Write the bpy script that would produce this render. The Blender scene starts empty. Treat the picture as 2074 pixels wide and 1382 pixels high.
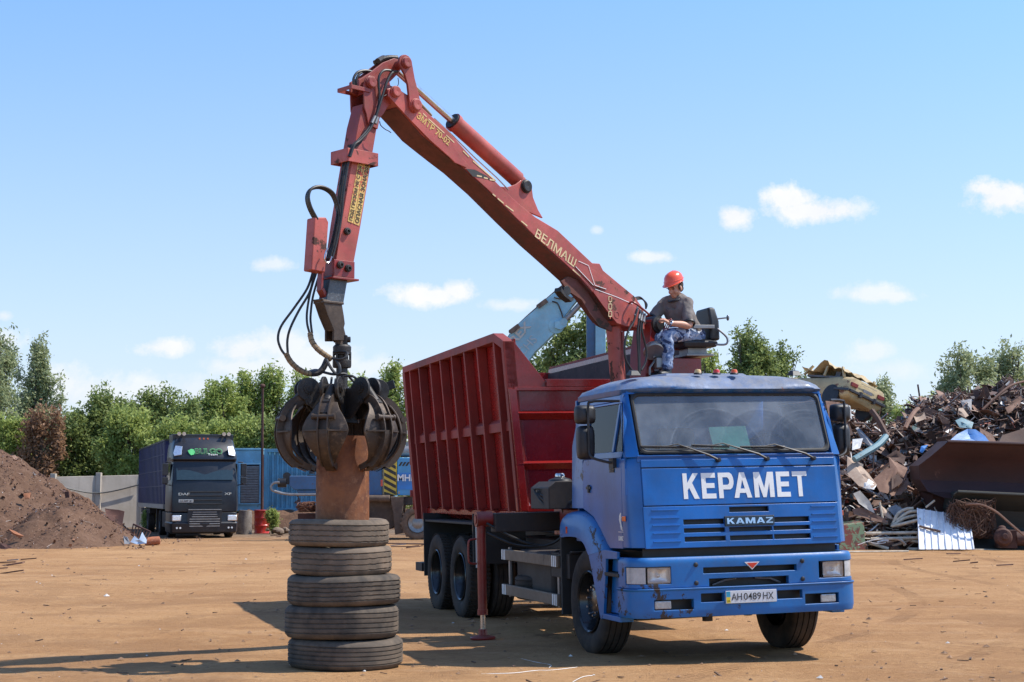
import bpy, bmesh, math, random
import numpy as np
from mathutils import Vector, Matrix, noise
R_ = math.radians
PI = math.pi
rnd = random.Random(7)

# ------------------------------------------------------------------ camera
S = bpy.context.scene
COL = S.collection
FOC, PITCH, ROLL, EYE = 3158.6, .0974, -.0028, 1.596
_F = np.array([0, math.cos(PITCH), math.sin(PITCH)])
_R0 = np.array([1, 0, 0.]); _U0 = np.array([0, -math.sin(PITCH), math.cos(PITCH)])
_R = _R0*math.cos(ROLL)+_U0*math.sin(ROLL)
_U = -_R0*math.sin(ROLL)+_U0*math.cos(ROLL)
cam = bpy.data.cameras.new('camera'); co = bpy.data.objects.new('camera', cam); COL.objects.link(co)
cam.sensor_width = 36; cam.sensor_fit = 'HORIZONTAL'; cam.lens = FOC/2074*36
cam.clip_start = .1; cam.clip_end = 3000
m = Matrix.Identity(4)
for i in range(3):
    m[i][0] = _R[i]; m[i][1] = _U[i]; m[i][2] = -_F[i]
m[2][3] = EYE
co.matrix_world = m
S.camera = co
S.render.resolution_x = 1024; S.render.resolution_y = 682
S.render.engine = 'CYCLES'
S.view_settings.view_transform = 'Standard'; S.view_settings.look = 'None'
S.view_settings.exposure = 0.27; S.view_settings.gamma = 1
S.cycles.max_bounces = 6; S.cycles.transparent_max_bounces = 16
S.cycles.glossy_bounces = 3; S.cycles.diffuse_bounces = 3

# ------------------------------------------------------------------ sun and sky
SUN_AZ, SUN_EL = R_(84), R_(54.5)
sd = Vector((math.sin(SUN_AZ)*math.cos(SUN_EL), math.cos(SUN_AZ)*math.cos(SUN_EL), math.sin(SUN_EL)))
sl = bpy.data.lights.new('sun', 'SUN'); sl.energy = 5.0; sl.angle = R_(.53); sl.color = (1, .955, .88)
so = bpy.data.objects.new('sun', sl); COL.objects.link(so)
so.rotation_euler = sd.to_track_quat('Z', 'Y').to_euler(); so.location = (30, 0, 40)
W = bpy.data.worlds.new('World'); S.world = W; W.use_nodes = True
nt = W.node_tree; N = nt.nodes; Lk = nt.links; N.clear()
def wn(t, **k):
    n = N.new(t)
    for a, b in k.items(): setattr(n, a, b)
    return n
sky = wn('ShaderNodeTexSky', sky_type='NISHITA', sun_disc=False)
sky.sun_elevation = SUN_EL; sky.sun_rotation = SUN_AZ
sky.air_density = 1.0; sky.dust_density = .6; sky.ozone_density = 1.2; sky.altitude = 100
tc = wn('ShaderNodeTexCoord')
sep = wn('ShaderNodeSeparateXYZ'); Lk.new(tc.outputs['Generated'], sep.inputs[0])
def wm(op, a, b=None, c=None, clamp=False):
    n = wn('ShaderNodeMath', operation=op); n.use_clamp = clamp
    for i, v in enumerate((a, b, c)):
        if v is None: continue
        if isinstance(v, (int, float)): n.inputs[i].default_value = v
        else: Lk.new(v, n.inputs[i])
    return n.outputs[0]
yy = wm('MAXIMUM', sep.outputs[1], .05)
ax = wm('DIVIDE', sep.outputs[0], yy); ez = wm('DIVIDE', sep.outputs[2], yy)
cv = wn('ShaderNodeCombineXYZ'); Lk.new(ax, cv.inputs[0]); Lk.new(ez, cv.inputs[1])
def wnoise(scale, det=6, rough=.6, vec=None, dist=0):
    n = wn('ShaderNodeTexNoise'); n.inputs['Scale'].default_value = scale; n.inputs['Detail'].default_value = det
    n.inputs['Roughness'].default_value = rough; n.inputs['Distortion'].default_value = dist
    Lk.new(vec or cv.outputs[0], n.inputs['Vector']); return n.outputs['Fac']
n1 = wnoise(20, 10, .66, dist=.2); n2 = wnoise(70, 9, .7)
rough_edge = wm('ADD', wm('MULTIPLY', wm('SUBTRACT', n1, .5), 3.2), wm('MULTIPLY', wm('SUBTRACT', n2, .5), 2.2))
# cumulus clouds, each a direction in the sky: (tan azimuth, tan elevation, half width, half height, density)
CL = []
def cloud(px, py, w, h, a=1.0):
    d = _F+_R*(px-1037)/FOC-_U*(py-691)/FOC
    CL.append((d[0]/d[1], d[2]/d[1], w/FOC, h/FOC, a))
for c_ in ((1640, 428, 95, 26, 1.1), (1600, 405, 60, 26, 1.1), (1490, 440, 46, 28, 1.0), (1700, 425, 55, 22, .95),
           (2030, 400, 80, 34, 1.1), (1998, 385, 45, 24, 1.1), (1328, 521, 40, 12, .75), (1209, 466, 12, 9, .5),
           (865, 598, 85, 22, 1.0), (925, 590, 40, 20, 1.0), (1035, 618, 60, 14, .6), (548, 536, 44, 15, .65),
           (332, 704, 52, 19, .95), (1765, 596, 85, 20, .75), (1805, 600, 45, 14, .8), (1760, 712, 45, 26, .6), (1800, 750, 70, 22, .45),
           (490, 708, 55, 34, .85), (570, 700, 60, 36, .8), (620, 735, 130, 40, .75), (480, 745, 80, 26, .7), (130, 780, 60, 40, .75), (200, 800, 120, 40, .7), (290, 790, 80, 30, .7),
           (10, 640, 22, 12, .6), (-5, 690, 50, 30, .9), (420, 790, 120, 40, .5), (760, 745, 70, 22, .6), (850, 760, 90, 30, .4),
           (-200, 560, 120, 40, .9), (2300, 520, 130, 40, .9), (2250, 640, 90, 30, .6), (-500, 420, 160, 60, 1), (2700, 380, 200, 60, 1)):
    cloud(*c_)
cm = None
for (cx, cy, w, h, a) in CL:
    vs = wn('ShaderNodeVectorMath', operation='SUBTRACT'); Lk.new(cv.outputs[0], vs.inputs[0]); vs.inputs[1].default_value = (cx, cy, 0)
    vm = wn('ShaderNodeVectorMath', operation='DIVIDE'); Lk.new(vs.outputs[0], vm.inputs[0]); vm.inputs[1].default_value = (w*1.25, h*1.25, 1)
    vl = wn('ShaderNodeVectorMath', operation='LENGTH'); Lk.new(vm.outputs[0], vl.inputs[0])
    k = wm('ADD', wm('SUBTRACT', 1.0, vl.outputs['Value']), wm('MULTIPLY', rough_edge, .62))
    k = wm('MULTIPLY', wm('MULTIPLY', k, 1.55, clamp=True), a)
    cm = k if cm is None else wm('MAXIMUM', cm, k)
cm = wm('MINIMUM', wm('SMOOTH_MAX', cm, 0, .1), 1.0)
# high thin veil towards the horizon
shade = wn('ShaderNodeMix', data_type='RGBA')
shade.inputs['A'].default_value = (7.2, 7.5, 8.0, 1); shade.inputs['B'].default_value = (8.7, 8.75, 8.9, 1)
Lk.new(wm('ADD', wm('MULTIPLY', n1, 1.6), -.25, clamp=True), shade.inputs['Factor'])
veil = wn('ShaderNodeMix', data_type='RGBA'); veil.inputs['B'].default_value = (6.9, 7.5, 8.5, 1)
vf = wm('MULTIPLY', wm('POWER', wm('SUBTRACT', 1.0, wm('MULTIPLY', ez, 2.6), clamp=True), 1.6, clamp=True), .62)
Lk.new(vf, veil.inputs['Factor'])
gain = wn('ShaderNodeMix', data_type='RGBA', blend_type='MULTIPLY'); gain.inputs['Factor'].default_value = 1
gg = wn('ShaderNodeMix', data_type='RGBA'); gg.inputs['A'].default_value = (1.12, 1.17, 1.42, 1); gg.inputs['B'].default_value = (1.24, 1.62, 2.05, 1)
Lk.new(wm('MULTIPLY', ez, 3.1, clamp=True), gg.inputs['Factor']); Lk.new(gg.outputs['Result'], gain.inputs['B'])
Lk.new(sky.outputs[0], gain.inputs['A']); Lk.new(gain.outputs['Result'], veil.inputs['A'])
mx = wn('ShaderNodeMix', data_type='RGBA'); Lk.new(cm, mx.inputs['Factor'])
Lk.new(veil.outputs['Result'], mx.inputs['A']); Lk.new(shade.outputs['Result'], mx.inputs['B'])
bg = wn('ShaderNodeBackground'); bg.inputs['Strength'].default_value = .1
Lk.new(mx.outputs['Result'], bg.inputs['Color'])
wo = wn('ShaderNodeOutputWorld'); Lk.new(bg.outputs[0], wo.inputs[0])

# ------------------------------------------------------------------ frames and measuring helpers
TX, TY, YAW, PHI = 1.87, 16.18, .2859, .018
ROOT_M = Matrix(((math.sin(YAW), math.cos(YAW), 0, TX), (-math.cos(YAW), math.sin(YAW), 0, TY), (0, 0, 1, 0), (0, 0, 0, 1)))
TILT = Matrix.Translation((0, 0, .5)) @ Matrix.Rotation(PHI, 4, 'X') @ Matrix.Translation((0, 0, -.5))
LW = ROOT_M @ TILT                       # lorry body frame (x forward, y to its left, z up) -> world
LWI = LW.inverted(); ROOT_I = ROOT_M.inverted()
def ray(px, py):
    return Vector(_F+_R*(px-1037)/FOC-_U*(py-691)/FOC)
EYEV = Vector((0, 0, EYE))
def at(px, py, y):                       # world point seen at a photo pixel, at distance y
    d = ray(px, py); return EYEV+d*(y/d.y)
def gnd(px, py, z=0):
    d = ray(px, py); return EYEV+d*((z-EYE)/d.z)
def lt(px, py, X=None, Y=None, Z=None):  # the same on a plane of the lorry frame
    o = LWI @ EYEV; d = LWI.to_3x3() @ ray(px, py)
    for i, v in enumerate((X, Y, Z)):
        if v is not None: return o+d*((v-o[i])/d[i])

# ------------------------------------------------------------------ mesh builder
class MB:
    def __init__(s): s.v = []; s.f = []; s.mi = []; s.cur = 0
    def add(s, vs, fs):
        b = len(s.v); s.v += [Vector(p) for p in vs]
        for f in fs: s.f.append([b+i for i in f]); s.mi.append(s.cur)
        return s
    def hexa(s, p): return s.add(p, [(0,3,2,1),(4,5,6,7),(0,1,5,4),(1,2,6,5),(2,3,7,6),(3,0,4,7)])
    def box(s, x0, x1, y0, y1, z0, z1):
        return s.hexa([(x0,y0,z0),(x1,y0,z0),(x1,y1,z0),(x0,y1,z0),(x0,y0,z1),(x1,y0,z1),(x1,y1,z1),(x0,y1,z1)])
    def obox(s, c, a, b, d):             # centre and three half vectors
        c, a, b, d = map(Vector, (c, a, b, d))
        return s.hexa([c-a-b-d, c+a-b-d, c+a+b-d, c-a+b-d, c-a-b+d, c+a-b+d, c+a+b+d, c-a+b+d])
    def beam(s, p, q, w, h, up=(0,0,1)): # a rectangular bar from p to q
        p, q = Vector(p), Vector(q); d = (q-p); u = Vector(up); sd_ = d.cross(u)
        if sd_.length < 1e-6: sd_ = d.cross(Vector((1,0,0)))
        sd_.normalize(); uu = sd_.cross(d).normalized()
        return s.obox((p+q)/2, d/2, sd_*w/2, uu*h/2)
    def ext(s, pts, vec):                # a prism: outline and extrusion vector
        pts = [Vector(p) for p in pts]; v = Vector(vec); n = len(pts)
        fs = [tuple(range(n))[::-1], tuple(range(n, 2*n))]+[(i, (i+1) % n, n+(i+1) % n, n+i) for i in range(n)]
        return s.add(pts+[p+v for p in pts], fs)
    def loft(s, rings, cap=True, close=True):
        n = len(rings[0]); vs = [p for r in rings for p in r]; fs = []
        for k in range(len(rings)-1):
            for i in range(n if close else n-1):
                a = k*n+i; b = k*n+(i+1) % n; fs.append((a, b, b+n, a+n))
        if cap: fs.append(tuple(range(n))[::-1]); fs.append(tuple(range((len(rings)-1)*n, len(rings)*n)))
        return s.add(vs, fs)
    def tube(s, path, r, n=8, cap=True):
        P = [Vector(p) for p in path]; rs = r if isinstance(r, (list, tuple)) else [r]*len(P)
        rings = []; u = None
        for i, p in enumerate(P):
            t = (P[min(i+1, len(P)-1)]-P[max(i-1, 0)])
            t = t.normalized() if t.length > 1e-9 else Vector((0,0,1))
            if u is None:
                u = t.cross(Vector((0,0,1)) if abs(t.z) < .9 else Vector((1,0,0)))
            u = (u-t*u.dot(t)).normalized(); w = t.cross(u)
            rings.append([p+(u*math.cos(2*PI*k/n)+w*math.sin(2*PI*k/n))*rs[i] for k in range(n)])
        return s.loft(rings, cap)
    def cyl(s, p, q, r, r2=None, n=20): return s.tube([p, q], [r, r if r2 is None else r2], n)
    def lathe(s, o, axis, prof, n=32, cap=False, a0=0, a1=2*PI):  # prof: (radius, height along axis)
        o = Vector(o); a = Vector(axis).normalized(); u = a.cross(Vector((0,0,1)) if abs(a.z) < .9 else Vector((1,0,0))).normalized(); w = a.cross(u)
        full = abs(a1-a0-2*PI) < 1e-6; cnt = n if full else n+1
        rings = [[o+a*h+(u*math.cos(a0+(a1-a0)*k/n)+w*math.sin(a0+(a1-a0)*k/n))*r for k in range(cnt)] for r, h in prof]
        return s.loft(rings, cap, full)
    def ball(s, c, rx, ry=None, rz=None, n=16, m_=10):
        ry = rx if ry is None else ry; rz = rx if rz is None else rz; c = Vector(c)
        rings = [[c+Vector((rx*math.sin(t)*math.cos(2*PI*k/n), ry*math.sin(t)*math.sin(2*PI*k/n), rz*math.cos(t))) for k in range(n)]
                 for t in [max(.02, min(PI-.02, PI*j/m_)) for j in range(m_+1)]]
        return s.loft(rings)
    def grid(s, us, vs, P, holes=(), thick=.02, solid=True):   # a panel over a grid, with rectangular openings; P(u, v, depth)
        def keep(i, j):
            if not (0 <= i < len(us)-1 and 0 <= j < len(vs)-1): return False
            cu = (us[i]+us[i+1])/2; cv_ = (vs[j]+vs[j+1])/2
            return not any(h[0] < cu < h[1] and h[2] < cv_ < h[3] for h in holes)
        idx = {}; V = []
        def vid(i, j, d):
            k = (i, j, d)
            if k not in idx: idx[k] = len(V); V.append(Vector(P(us[i], vs[j], thick*d)))
            return idx[k]
        F = []
        for i in range(len(us)-1):
            for j in range(len(vs)-1):
                if not keep(i, j): continue
                F.append((vid(i,j,0), vid(i+1,j,0), vid(i+1,j+1,0), vid(i,j+1,0)))
                if not solid: continue
                F.append((vid(i,j,1), vid(i,j+1,1), vid(i+1,j+1,1), vid(i+1,j,1)))
                if not keep(i-1, j): F.append((vid(i,j,0), vid(i,j+1,0), vid(i,j+1,1), vid(i,j,1)))
                if not keep(i+1, j): F.append((vid(i+1,j,0), vid(i+1,j,1), vid(i+1,j+1,1), vid(i+1,j+1,0)))
                if not keep(i, j-1): F.append((vid(i,j,0), vid(i,j,1), vid(i+1,j,1), vid(i+1,j,0)))
                if not keep(i, j+1): F.append((vid(i,j+1,0), vid(i+1,j+1,0), vid(i+1,j+1,1), vid(i,j+1,1)))
        return s.add(V, F)
    def build(s, name, mat, parent=None, frame=None, bevel=0, smooth=35, seg=2, recalc=True, label=None):
        me = bpy.data.meshes.new(name)
        vs = s.v if frame is None else [frame @ p for p in s.v]
        me.from_pydata([tuple(p) for p in vs], [], s.f)
        mats = mat if isinstance(mat, (list, tuple)) else [mat]
        for mm in mats: me.materials.append(mm)
        if len(mats) > 1: me.polygons.foreach_set('material_index', s.mi)
        if recalc:
            bm = bmesh.new(); bm.from_mesh(me); bmesh.ops.recalc_face_normals(bm, faces=bm.faces); bm.to_mesh(me); bm.free()
        if smooth:
            me.polygons.foreach_set('use_smooth', [True]*len(me.polygons)); me.set_sharp_from_angle(angle=R_(smooth))
        me.update()
        o = bpy.data.objects.new(name, me); COL.objects.link(o)
        if parent: o.parent = parent
        if bevel:
            b = o.modifiers.new('bevel', 'BEVEL'); b.width = bevel; b.segments = seg; b.limit_method = 'ANGLE'; b.angle_limit = R_(40); b.harden_normals = True
        if label: o['label'] = label
        return o
def empty(name, label, cat, loc=(0,0,0), group=None, M=None, kind=None):
    o = bpy.data.objects.new(name, None); COL.objects.link(o); o.empty_display_size = .3
    if M is not None: o.matrix_world = M
    else: o.location = loc
    o['label'] = label; o['category'] = cat
    if group: o['group'] = group
    if kind: o['kind'] = kind
    return o
def tag(o, label, cat, group=None, kind=None):
    o['label'] = label; o['category'] = cat
    if group: o['group'] = group
    if kind: o['kind'] = kind
    return o
def struct(o, label=None, cat=None):
    o['kind'] = 'structure'
    if label: o['label'] = label
    if cat: o['category'] = cat
    return o
def bez(pts, n=8):                       # smooth curve through points (Catmull-Rom)
    P = [Vector(p) for p in pts]; out = []
    for i in range(len(P)-1):
        p0 = P[max(i-1, 0)]; p1 = P[i]; p2 = P[i+1]; p3 = P[min(i+2, len(P)-1)]
        for k in range(n):
            t = k/n
            out.append(.5*((2*p1)+(p2-p0)*t+(2*p0-5*p1+4*p2-p3)*t*t+(3*p1-p0-3*p2+p3)*t**3))
    return out+[P[-1]]
def text_mb(txt, height, width=None, bold=.0, shear=0, depth=.003, sx=None, font=None):
    """letters as a mesh in the xy plane, left baseline at 0,0; returns (verts, faces, w, h)"""
    cu = bpy.data.curves.new('t', 'FONT'); cu.body = txt; cu.size = 1; cu.offset = bold; cu.extrude = depth/2/height if height else .001
    cu.resolution_u = 3; cu.shear = shear
    o = bpy.data.objects.new('t', cu); COL.objects.link(o)
    dg = bpy.context.evaluated_depsgraph_get(); me = bpy.data.meshes.new_from_object(o.evaluated_get(dg))
    V = [v.co.copy() for v in me.vertices]; F = [tuple(p.vertices) for p in me.polygons]
    bpy.data.objects.remove(o); bpy.data.meshes.remove(me); bpy.data.curves.remove(cu)
    x0 = min(v.x for v in V); x1 = max(v.x for v in V); y0 = min(v.y for v in V); y1 = max(v.y for v in V)
    ky = height/(y1-y0); kx = (width/(x1-x0)) if width else ky*(sx or 1)
    return [Vector(((v.x-x0)*kx, (v.y-y0)*ky, v.z*height)) for v in V], F, (x1-x0)*kx, height
# ------------------------------------------------------------------ materials
class NB:
    def __init__(s, name):
        s.m = bpy.data.materials.new(name); s.m.use_nodes = True; s.t = s.m.node_tree; s.t.nodes.clear()
        s.out = s.n('ShaderNodeOutputMaterial'); s.tc = s.n('ShaderNodeTexCoord'); s.geo = None
        s.vec = s.tc.outputs['Object']
    def n(s, t, **k):
        x = s.t.nodes.new(t)
        for a, b in k.items(): setattr(x, a, b)
        return x
    def l(s, a, b): s.t.links.new(a, b)
    def setv(s, sock, v):
        if isinstance(v, bpy.types.NodeSocket): s.l(v, sock)
        elif isinstance(v, (tuple, list)): sock.default_value = tuple(v)+((1,) if len(v) == 3 and len(sock.default_value) == 4 else ())
        else: sock.default_value = v
    def math(s, op, a, b=None, c=None, clamp=False):
        x = s.n('ShaderNodeMath', operation=op); x.use_clamp = clamp
        for i, v in enumerate((a, b, c)):
            if v is not None: s.setv(x.inputs[i], v)
        return x.outputs[0]
    def noise(s, scale, det=5, rough=.6, vec=None, dist=0, col=False):
        x = s.n('ShaderNodeTexNoise'); s.l(vec or s.vec, x.inputs['Vector'])
        x.inputs['Scale'].default_value = scale; x.inputs['Detail'].default_value = det; x.inputs['Roughness'].default_value = rough; x.inputs['Distortion'].default_value = dist
        return x.outputs['Color' if col else 'Fac']
    def vor(s, scale, feat='F1', vec=None, out='Distance'):
        x = s.n('ShaderNodeTexVoronoi', feature=feat); s.l(vec or s.vec, x.inputs['Vector']); x.inputs['Scale'].default_value = scale
        return x.outputs[out]
    def map(s, scale=(1,1,1), rot=(0,0,0), loc=(0,0,0), vec=None):
        x = s.n('ShaderNodeMapping'); s.l(vec or s.vec, x.inputs[0]); x.inputs['Scale'].default_value = scale; x.inputs['Rotation'].default_value = rot; x.inputs['Location'].default_value = loc
        return x.outputs[0]
    def step(s, v, a, b): # smooth 0..1 between a and b
        x = s.n('ShaderNodeMapRange', interpolation_type='SMOOTHSTEP'); s.setv(x.inputs[0], v)
        x.inputs[1].default_value = a; x.inputs[2].default_value = b
        return x.outputs[0]
    def mix(s, f, a, b, bt='MIX'):
        x = s.n('ShaderNodeMix', data_type='RGBA', blend_type=bt)
        s.setv(x.inputs['Factor'], f); s.setv(x.inputs['A'], a); s.setv(x.inputs['B'], b); return x.outputs['Result']
    def sepxyz(s, vec=None):
        x = s.n('ShaderNodeSeparateXYZ'); s.l(vec or s.vec, x.inputs[0]); return x.outputs
    def bump(s, h, st=.3, dist=.01):
        x = s.n('ShaderNodeBump'); s.l(h, x.inputs['Height']); x.inputs['Strength'].default_value = st; x.inputs['Distance'].default_value = dist
        return x.outputs[0]
    def bsdf(s, col, rough=.5, metal=0, normal=None, spec=.5, coat=0, **k):
        x = s.n('ShaderNodeBsdfPrincipled'); s.setv(x.inputs['Base Color'], col); s.setv(x.inputs['Roughness'], rough); s.setv(x.inputs['Metallic'], metal)
        x.inputs['Specular IOR Level'].default_value = spec; x.inputs['Coat Weight'].default_value = coat; x.inputs['Coat Roughness'].default_value = .12
        if normal is not None: s.l(normal, x.inputs['Normal'])
        for a, b in k.items(): s.setv(x.inputs[a.replace('_', ' ')], b)
        s.l(x.outputs[0], s.out.inputs[0]); return x
def paint(name, col, rough=.35, coat=.3, dust=(.25,.17,.1), dust_amt=.25, chip=(.07,.04,.03), chip_amt=.0, chip_scale=9, var=.15, bump=.0, streak=0, metal=0, fade=None):
    b = NB(name)
    n1 = b.noise(1.3, 6, .6); n2 = b.noise(9, 5, .65)
    dark = tuple(c*(1-var*1.6) for c in col); lite = tuple(min(1, c*(1+var)) for c in (fade or col))
    c = b.mix(b.step(n1, .3, .7), dark, lite)
    up = b.n('ShaderNodeNewGeometry').outputs['Normal']; uz = b.sepxyz(up)[2]
    dm = b.math('MULTIPLY', b.math('ADD', b.step(n2, .35, .75), b.step(uz, .3, 1.0)), dust_amt, clamp=True)
    if streak:
        sn = b.noise(7, 4, .6, vec=b.map((1, 1, .06)))
        dm = b.math('ADD', dm, b.math('MULTIPLY', b.step(sn, .5, .75), streak), clamp=True)
    c = b.mix(dm, c, dust)
    r = b.math('ADD', rough, b.math('MULTIPLY', dm, .5), clamp=True)
    if chip_amt:
        n3 = b.noise(chip_scale, 9, .72, dist=.4); n4 = b.noise(1.1, 3, .5)
        k = b.math('ADD', n3, b.math('MULTIPLY', b.math('SUBTRACT', n4, .5), .7))
        cmk = b.step(k, .74-chip_amt, .77-chip_amt)
        c = b.mix(cmk, c, b.mix(b.noise(22, 3), chip, tuple(min(1, x*2.2) for x in chip)))
        r = b.math('ADD', r, b.math('MULTIPLY', cmk, .4), clamp=True)
    nm = b.bump(b.noise(30, 6, .6), .25, .004) if not bump else b.bump(b.noise(6, 6, .55), bump, .02)
    b.bsdf(c, r, metal, nm, coat=coat); return b.m
def plain(name, col, rough=.5, metal=0, coat=0, bump=.15, scale=25, var=.15, spec=.5):
    b = NB(name); n1 = b.noise(scale*.3, 5)
    c = b.mix(b.step(n1, .3, .7), tuple(x*(1-var) for x in col), tuple(min(1, x*(1+var)) for x in col))
    b.bsdf(c, rough, metal, b.bump(b.noise(scale, 4), bump, .004), coat=coat, spec=spec); return b.m
def rusty(name, c1, c2, c3, scale=2.5, rough=.8, bump=.4, metal=0):
    b = NB(name); n1 = b.noise(scale, 8, .65, dist=.3); n2 = b.noise(scale*6, 6, .7); n3 = b.noise(scale*.5, 3)
    c = b.mix(b.step(n1, .35, .65), c1, c2); c = b.mix(b.math('MULTIPLY', b.step(n2, .5, .7), b.step(n3, .35, .65)), c, c3)
    b.bsdf(c, b.math('ADD', rough-.15, b.math('MULTIPLY', n1, .3)), metal, b.bump(n2, bump, .01)); return b.m
def glass(name, tint=(.75,.82,.85), dusty=.12, dust=(.35,.38,.4), gloss=.03, rough=.02, ior=1.5, arcs=None):
    b = NB(name)
    tr = b.n('ShaderNodeBsdfTransparent'); tr.inputs[0].default_value = (*tint, 1)
    gl = b.n('ShaderNodeBsdfGlossy'); gl.inputs['Roughness'].default_value = rough; gl.inputs[0].default_value = (1, 1, 1, 1)
    fr = b.n('ShaderNodeFresnel'); fr.inputs[0].default_value = ior
    mx = b.n('ShaderNodeMixShader'); b.l(b.math('ADD', fr.outputs[0], gloss, clamp=True), mx.inputs[0]); b.l(tr.outputs[0], mx.inputs[1]); b.l(gl.outputs[0], mx.inputs[2])
    df = b.n('ShaderNodeBsdfDiffuse'); df.inputs[0].default_value = (*dust, 1)
    m2 = b.n('ShaderNodeMixShader'); fac = b.math('MULTIPLY', b.math('ADD', b.step(b.noise(2.2, 7, .6), .25, .8), .35), dusty, clamp=True)
    if arcs:
        p_ = b.sepxyz()
        for (ay, az, r1) in arcs:
            d = b.math('SQRT', b.math('ADD', b.math('POWER', b.math('SUBTRACT', p_[1], ay), 2), b.math('POWER', b.math('SUBTRACT', p_[2], az), 2)))
            for rr_, w_, k_ in ((r1, .012, .10), (r1*.84, .02, .05), (r1*.93, .006, .08), (r1*.62, .03, .06)):
                fac = b.math('ADD', fac, b.math('MULTIPLY', b.math('MULTIPLY', b.step(b.math('ABSOLUTE', b.math('SUBTRACT', d, rr_)), w_, 0), b.step(b.noise(5, 4), .35, .65)), k_), clamp=True)
            fac = b.math('MULTIPLY', fac, b.math('SUBTRACT', 1.0, b.math('MULTIPLY', b.step(d, r1+.01, r1-.03), .22)), clamp=True)
    b.l(fac, m2.inputs[0])
    b.l(mx.outputs[0], m2.inputs[1]); b.l(df.outputs[0], m2.inputs[2]); b.l(m2.outputs[0], b.out.inputs[0]); return b.m
M = {}
M['blue'] = paint('lorry_blue_paint', (.0005, .105, .38), .3, .2, dust=(.14,.13,.13), dust_amt=.06, chip=(.045,.03,.025), chip_amt=.035, var=.2, streak=.10)
M['blue_roof'] = paint('roof_blue_faded', (.018, .10, .27), .42, .2, dust=(.25,.23,.21), dust_amt=.42, chip=(.16,.06,.03), chip_amt=.015, bump=.55, var=.3)
M['blue_bump'] = paint('bumper_blue_scuffed', (.002, .125, .38), .4, .1, dust=(.12,.09,.07), dust_amt=.12, chip=(.03,.022,.018), chip_amt=.085, chip_scale=6)
M['red_body'] = paint('cargo_red_paint', (.27, .010, .008), .26, .2, dust=(.15,.04,.03), dust_amt=.05, var=.2, bump=.25, streak=.05)
M['red_rib'] = paint('rib_red_dull', (.25, .020, .013), .6, 0, dust=(.18,.07,.045), dust_amt=.12, var=.2, streak=.05)
M['red_crane'] = paint('crane_red_faded', (.34, .038, .028), .45, .05, dust=(.20,.08,.05), dust_amt=.42, chip=(.045,.018,.012), chip_amt=.085, chip_scale=5, var=.2, fade=(.43,.085,.062))
M['red_leg'] = paint('leg_red_paint', (.23, .013, .010), .4, .1, dust_amt=.18, chip_amt=.05)
M['under_crane'] = paint('boom_underside_brown', (.14, .035, .025), .7, 0, dust=(.085,.05,.032), dust_amt=.65, chip=(.03,.018,.012), chip_amt=.1, chip_scale=4)  # darker brown than the boom sides, for its underside strip and root bracket
M['black'] = plain('black_plastic', (.018,.018,.02), .5, var=.3)
M['black_gloss'] = plain('black_paint', (.012,.012,.013), .25, coat=.3)
M['rubber'] = plain('rubber_trim', (.02,.02,.02), .7)
M['chassis'] = paint('chassis_grimy_black', (.022,.019,.018), .6, 0, dust=(.10,.065,.045), dust_amt=.25)
M['steel'] = plain('bright_steel', (.55,.55,.56), .25, 1.0, bump=.05)
M['dull_steel'] = plain('dull_steel', (.28,.27,.26), .5, .8)
M['white'] = paint('white_lettering', (.80,.80,.77), .5, 0, dust=(.5,.46,.4), dust_amt=.08, var=.05)
M['yellow'] = paint('yellow_decal', (.62,.42,.12), .55, 0, dust=(.25,.12,.07), dust_amt=.3, chip=(.35,.07,.05), chip_amt=.14, chip_scale=26)
M['cream'] = paint('cream_decal', (.68,.52,.28), .55, 0, dust=(.3,.14,.08), dust_amt=.25, chip=(.38,.07,.05), chip_amt=.05, chip_scale=24)
M['blackdecal'] = plain('black_decal', (.03,.028,.025), .6)
M['orange'] = plain('orange_lens', (.75,.13,.02), .2, coat=.4)
M['amber'] = plain('amber_lens', (.75,.50,.2), .25, coat=.4)
M['redlens'] = plain('red_lens', (.6,.04,.02), .2, coat=.4)
M['hose'] = plain('hydraulic_hose', (.022,.021,.02), .45, var=.4)
M['wrap'] = rusty('hose_wrap', (.30,.21,.11), (.20,.13,.07), (.10,.06,.03), 8)
M['grease'] = rusty('greasy_steel', (.02,.018,.017), (.045,.038,.033), (.10,.075,.055), 5, .5, .4, .3)
M['grapple'] = rusty('grapple_steel', (.085,.058,.040), (.045,.031,.023), (.17,.115,.075), 2.2, .55, .35, .35)
M['rust_pipe'] = rusty('rusty_pipe', (.24,.080,.022), (.095,.032,.015), (.38,.18,.08), 2.6, .7, .5)
M['rust_dark'] = rusty('dark_rust', (.055,.022,.016), (.09,.036,.024), (.16,.07,.045), 1.2, .8, .3)
M['interior'] = plain('cab_interior', (.14,.14,.145), .8)
M['seatcloth'] = plain('seat_cloth', (.16,.15,.15), .9)
M['green'] = plain('green_folder', (.45,.90,.50), .7)
M['glass_ws'] = glass('windscreen_glass', (.84,.89,.91), .30, (.42,.46,.50), .03, arcs=((-.224,1.91,.50),(.285,1.914,.50),(.788,1.912,.50)))
b_ = M['glass_ws'].node_tree
M['glass_side'] = glass('side_glass', (.30,.34,.34), .05, gloss=.0, ior=1.22)
M['lens'] = glass('lamp_glass', (.95,.97,.98), .02, gloss=.05)
M['reflector'] = plain('lamp_reflector', (.9,.9,.92), .28, .7, bump=.8, scale=60)
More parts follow.
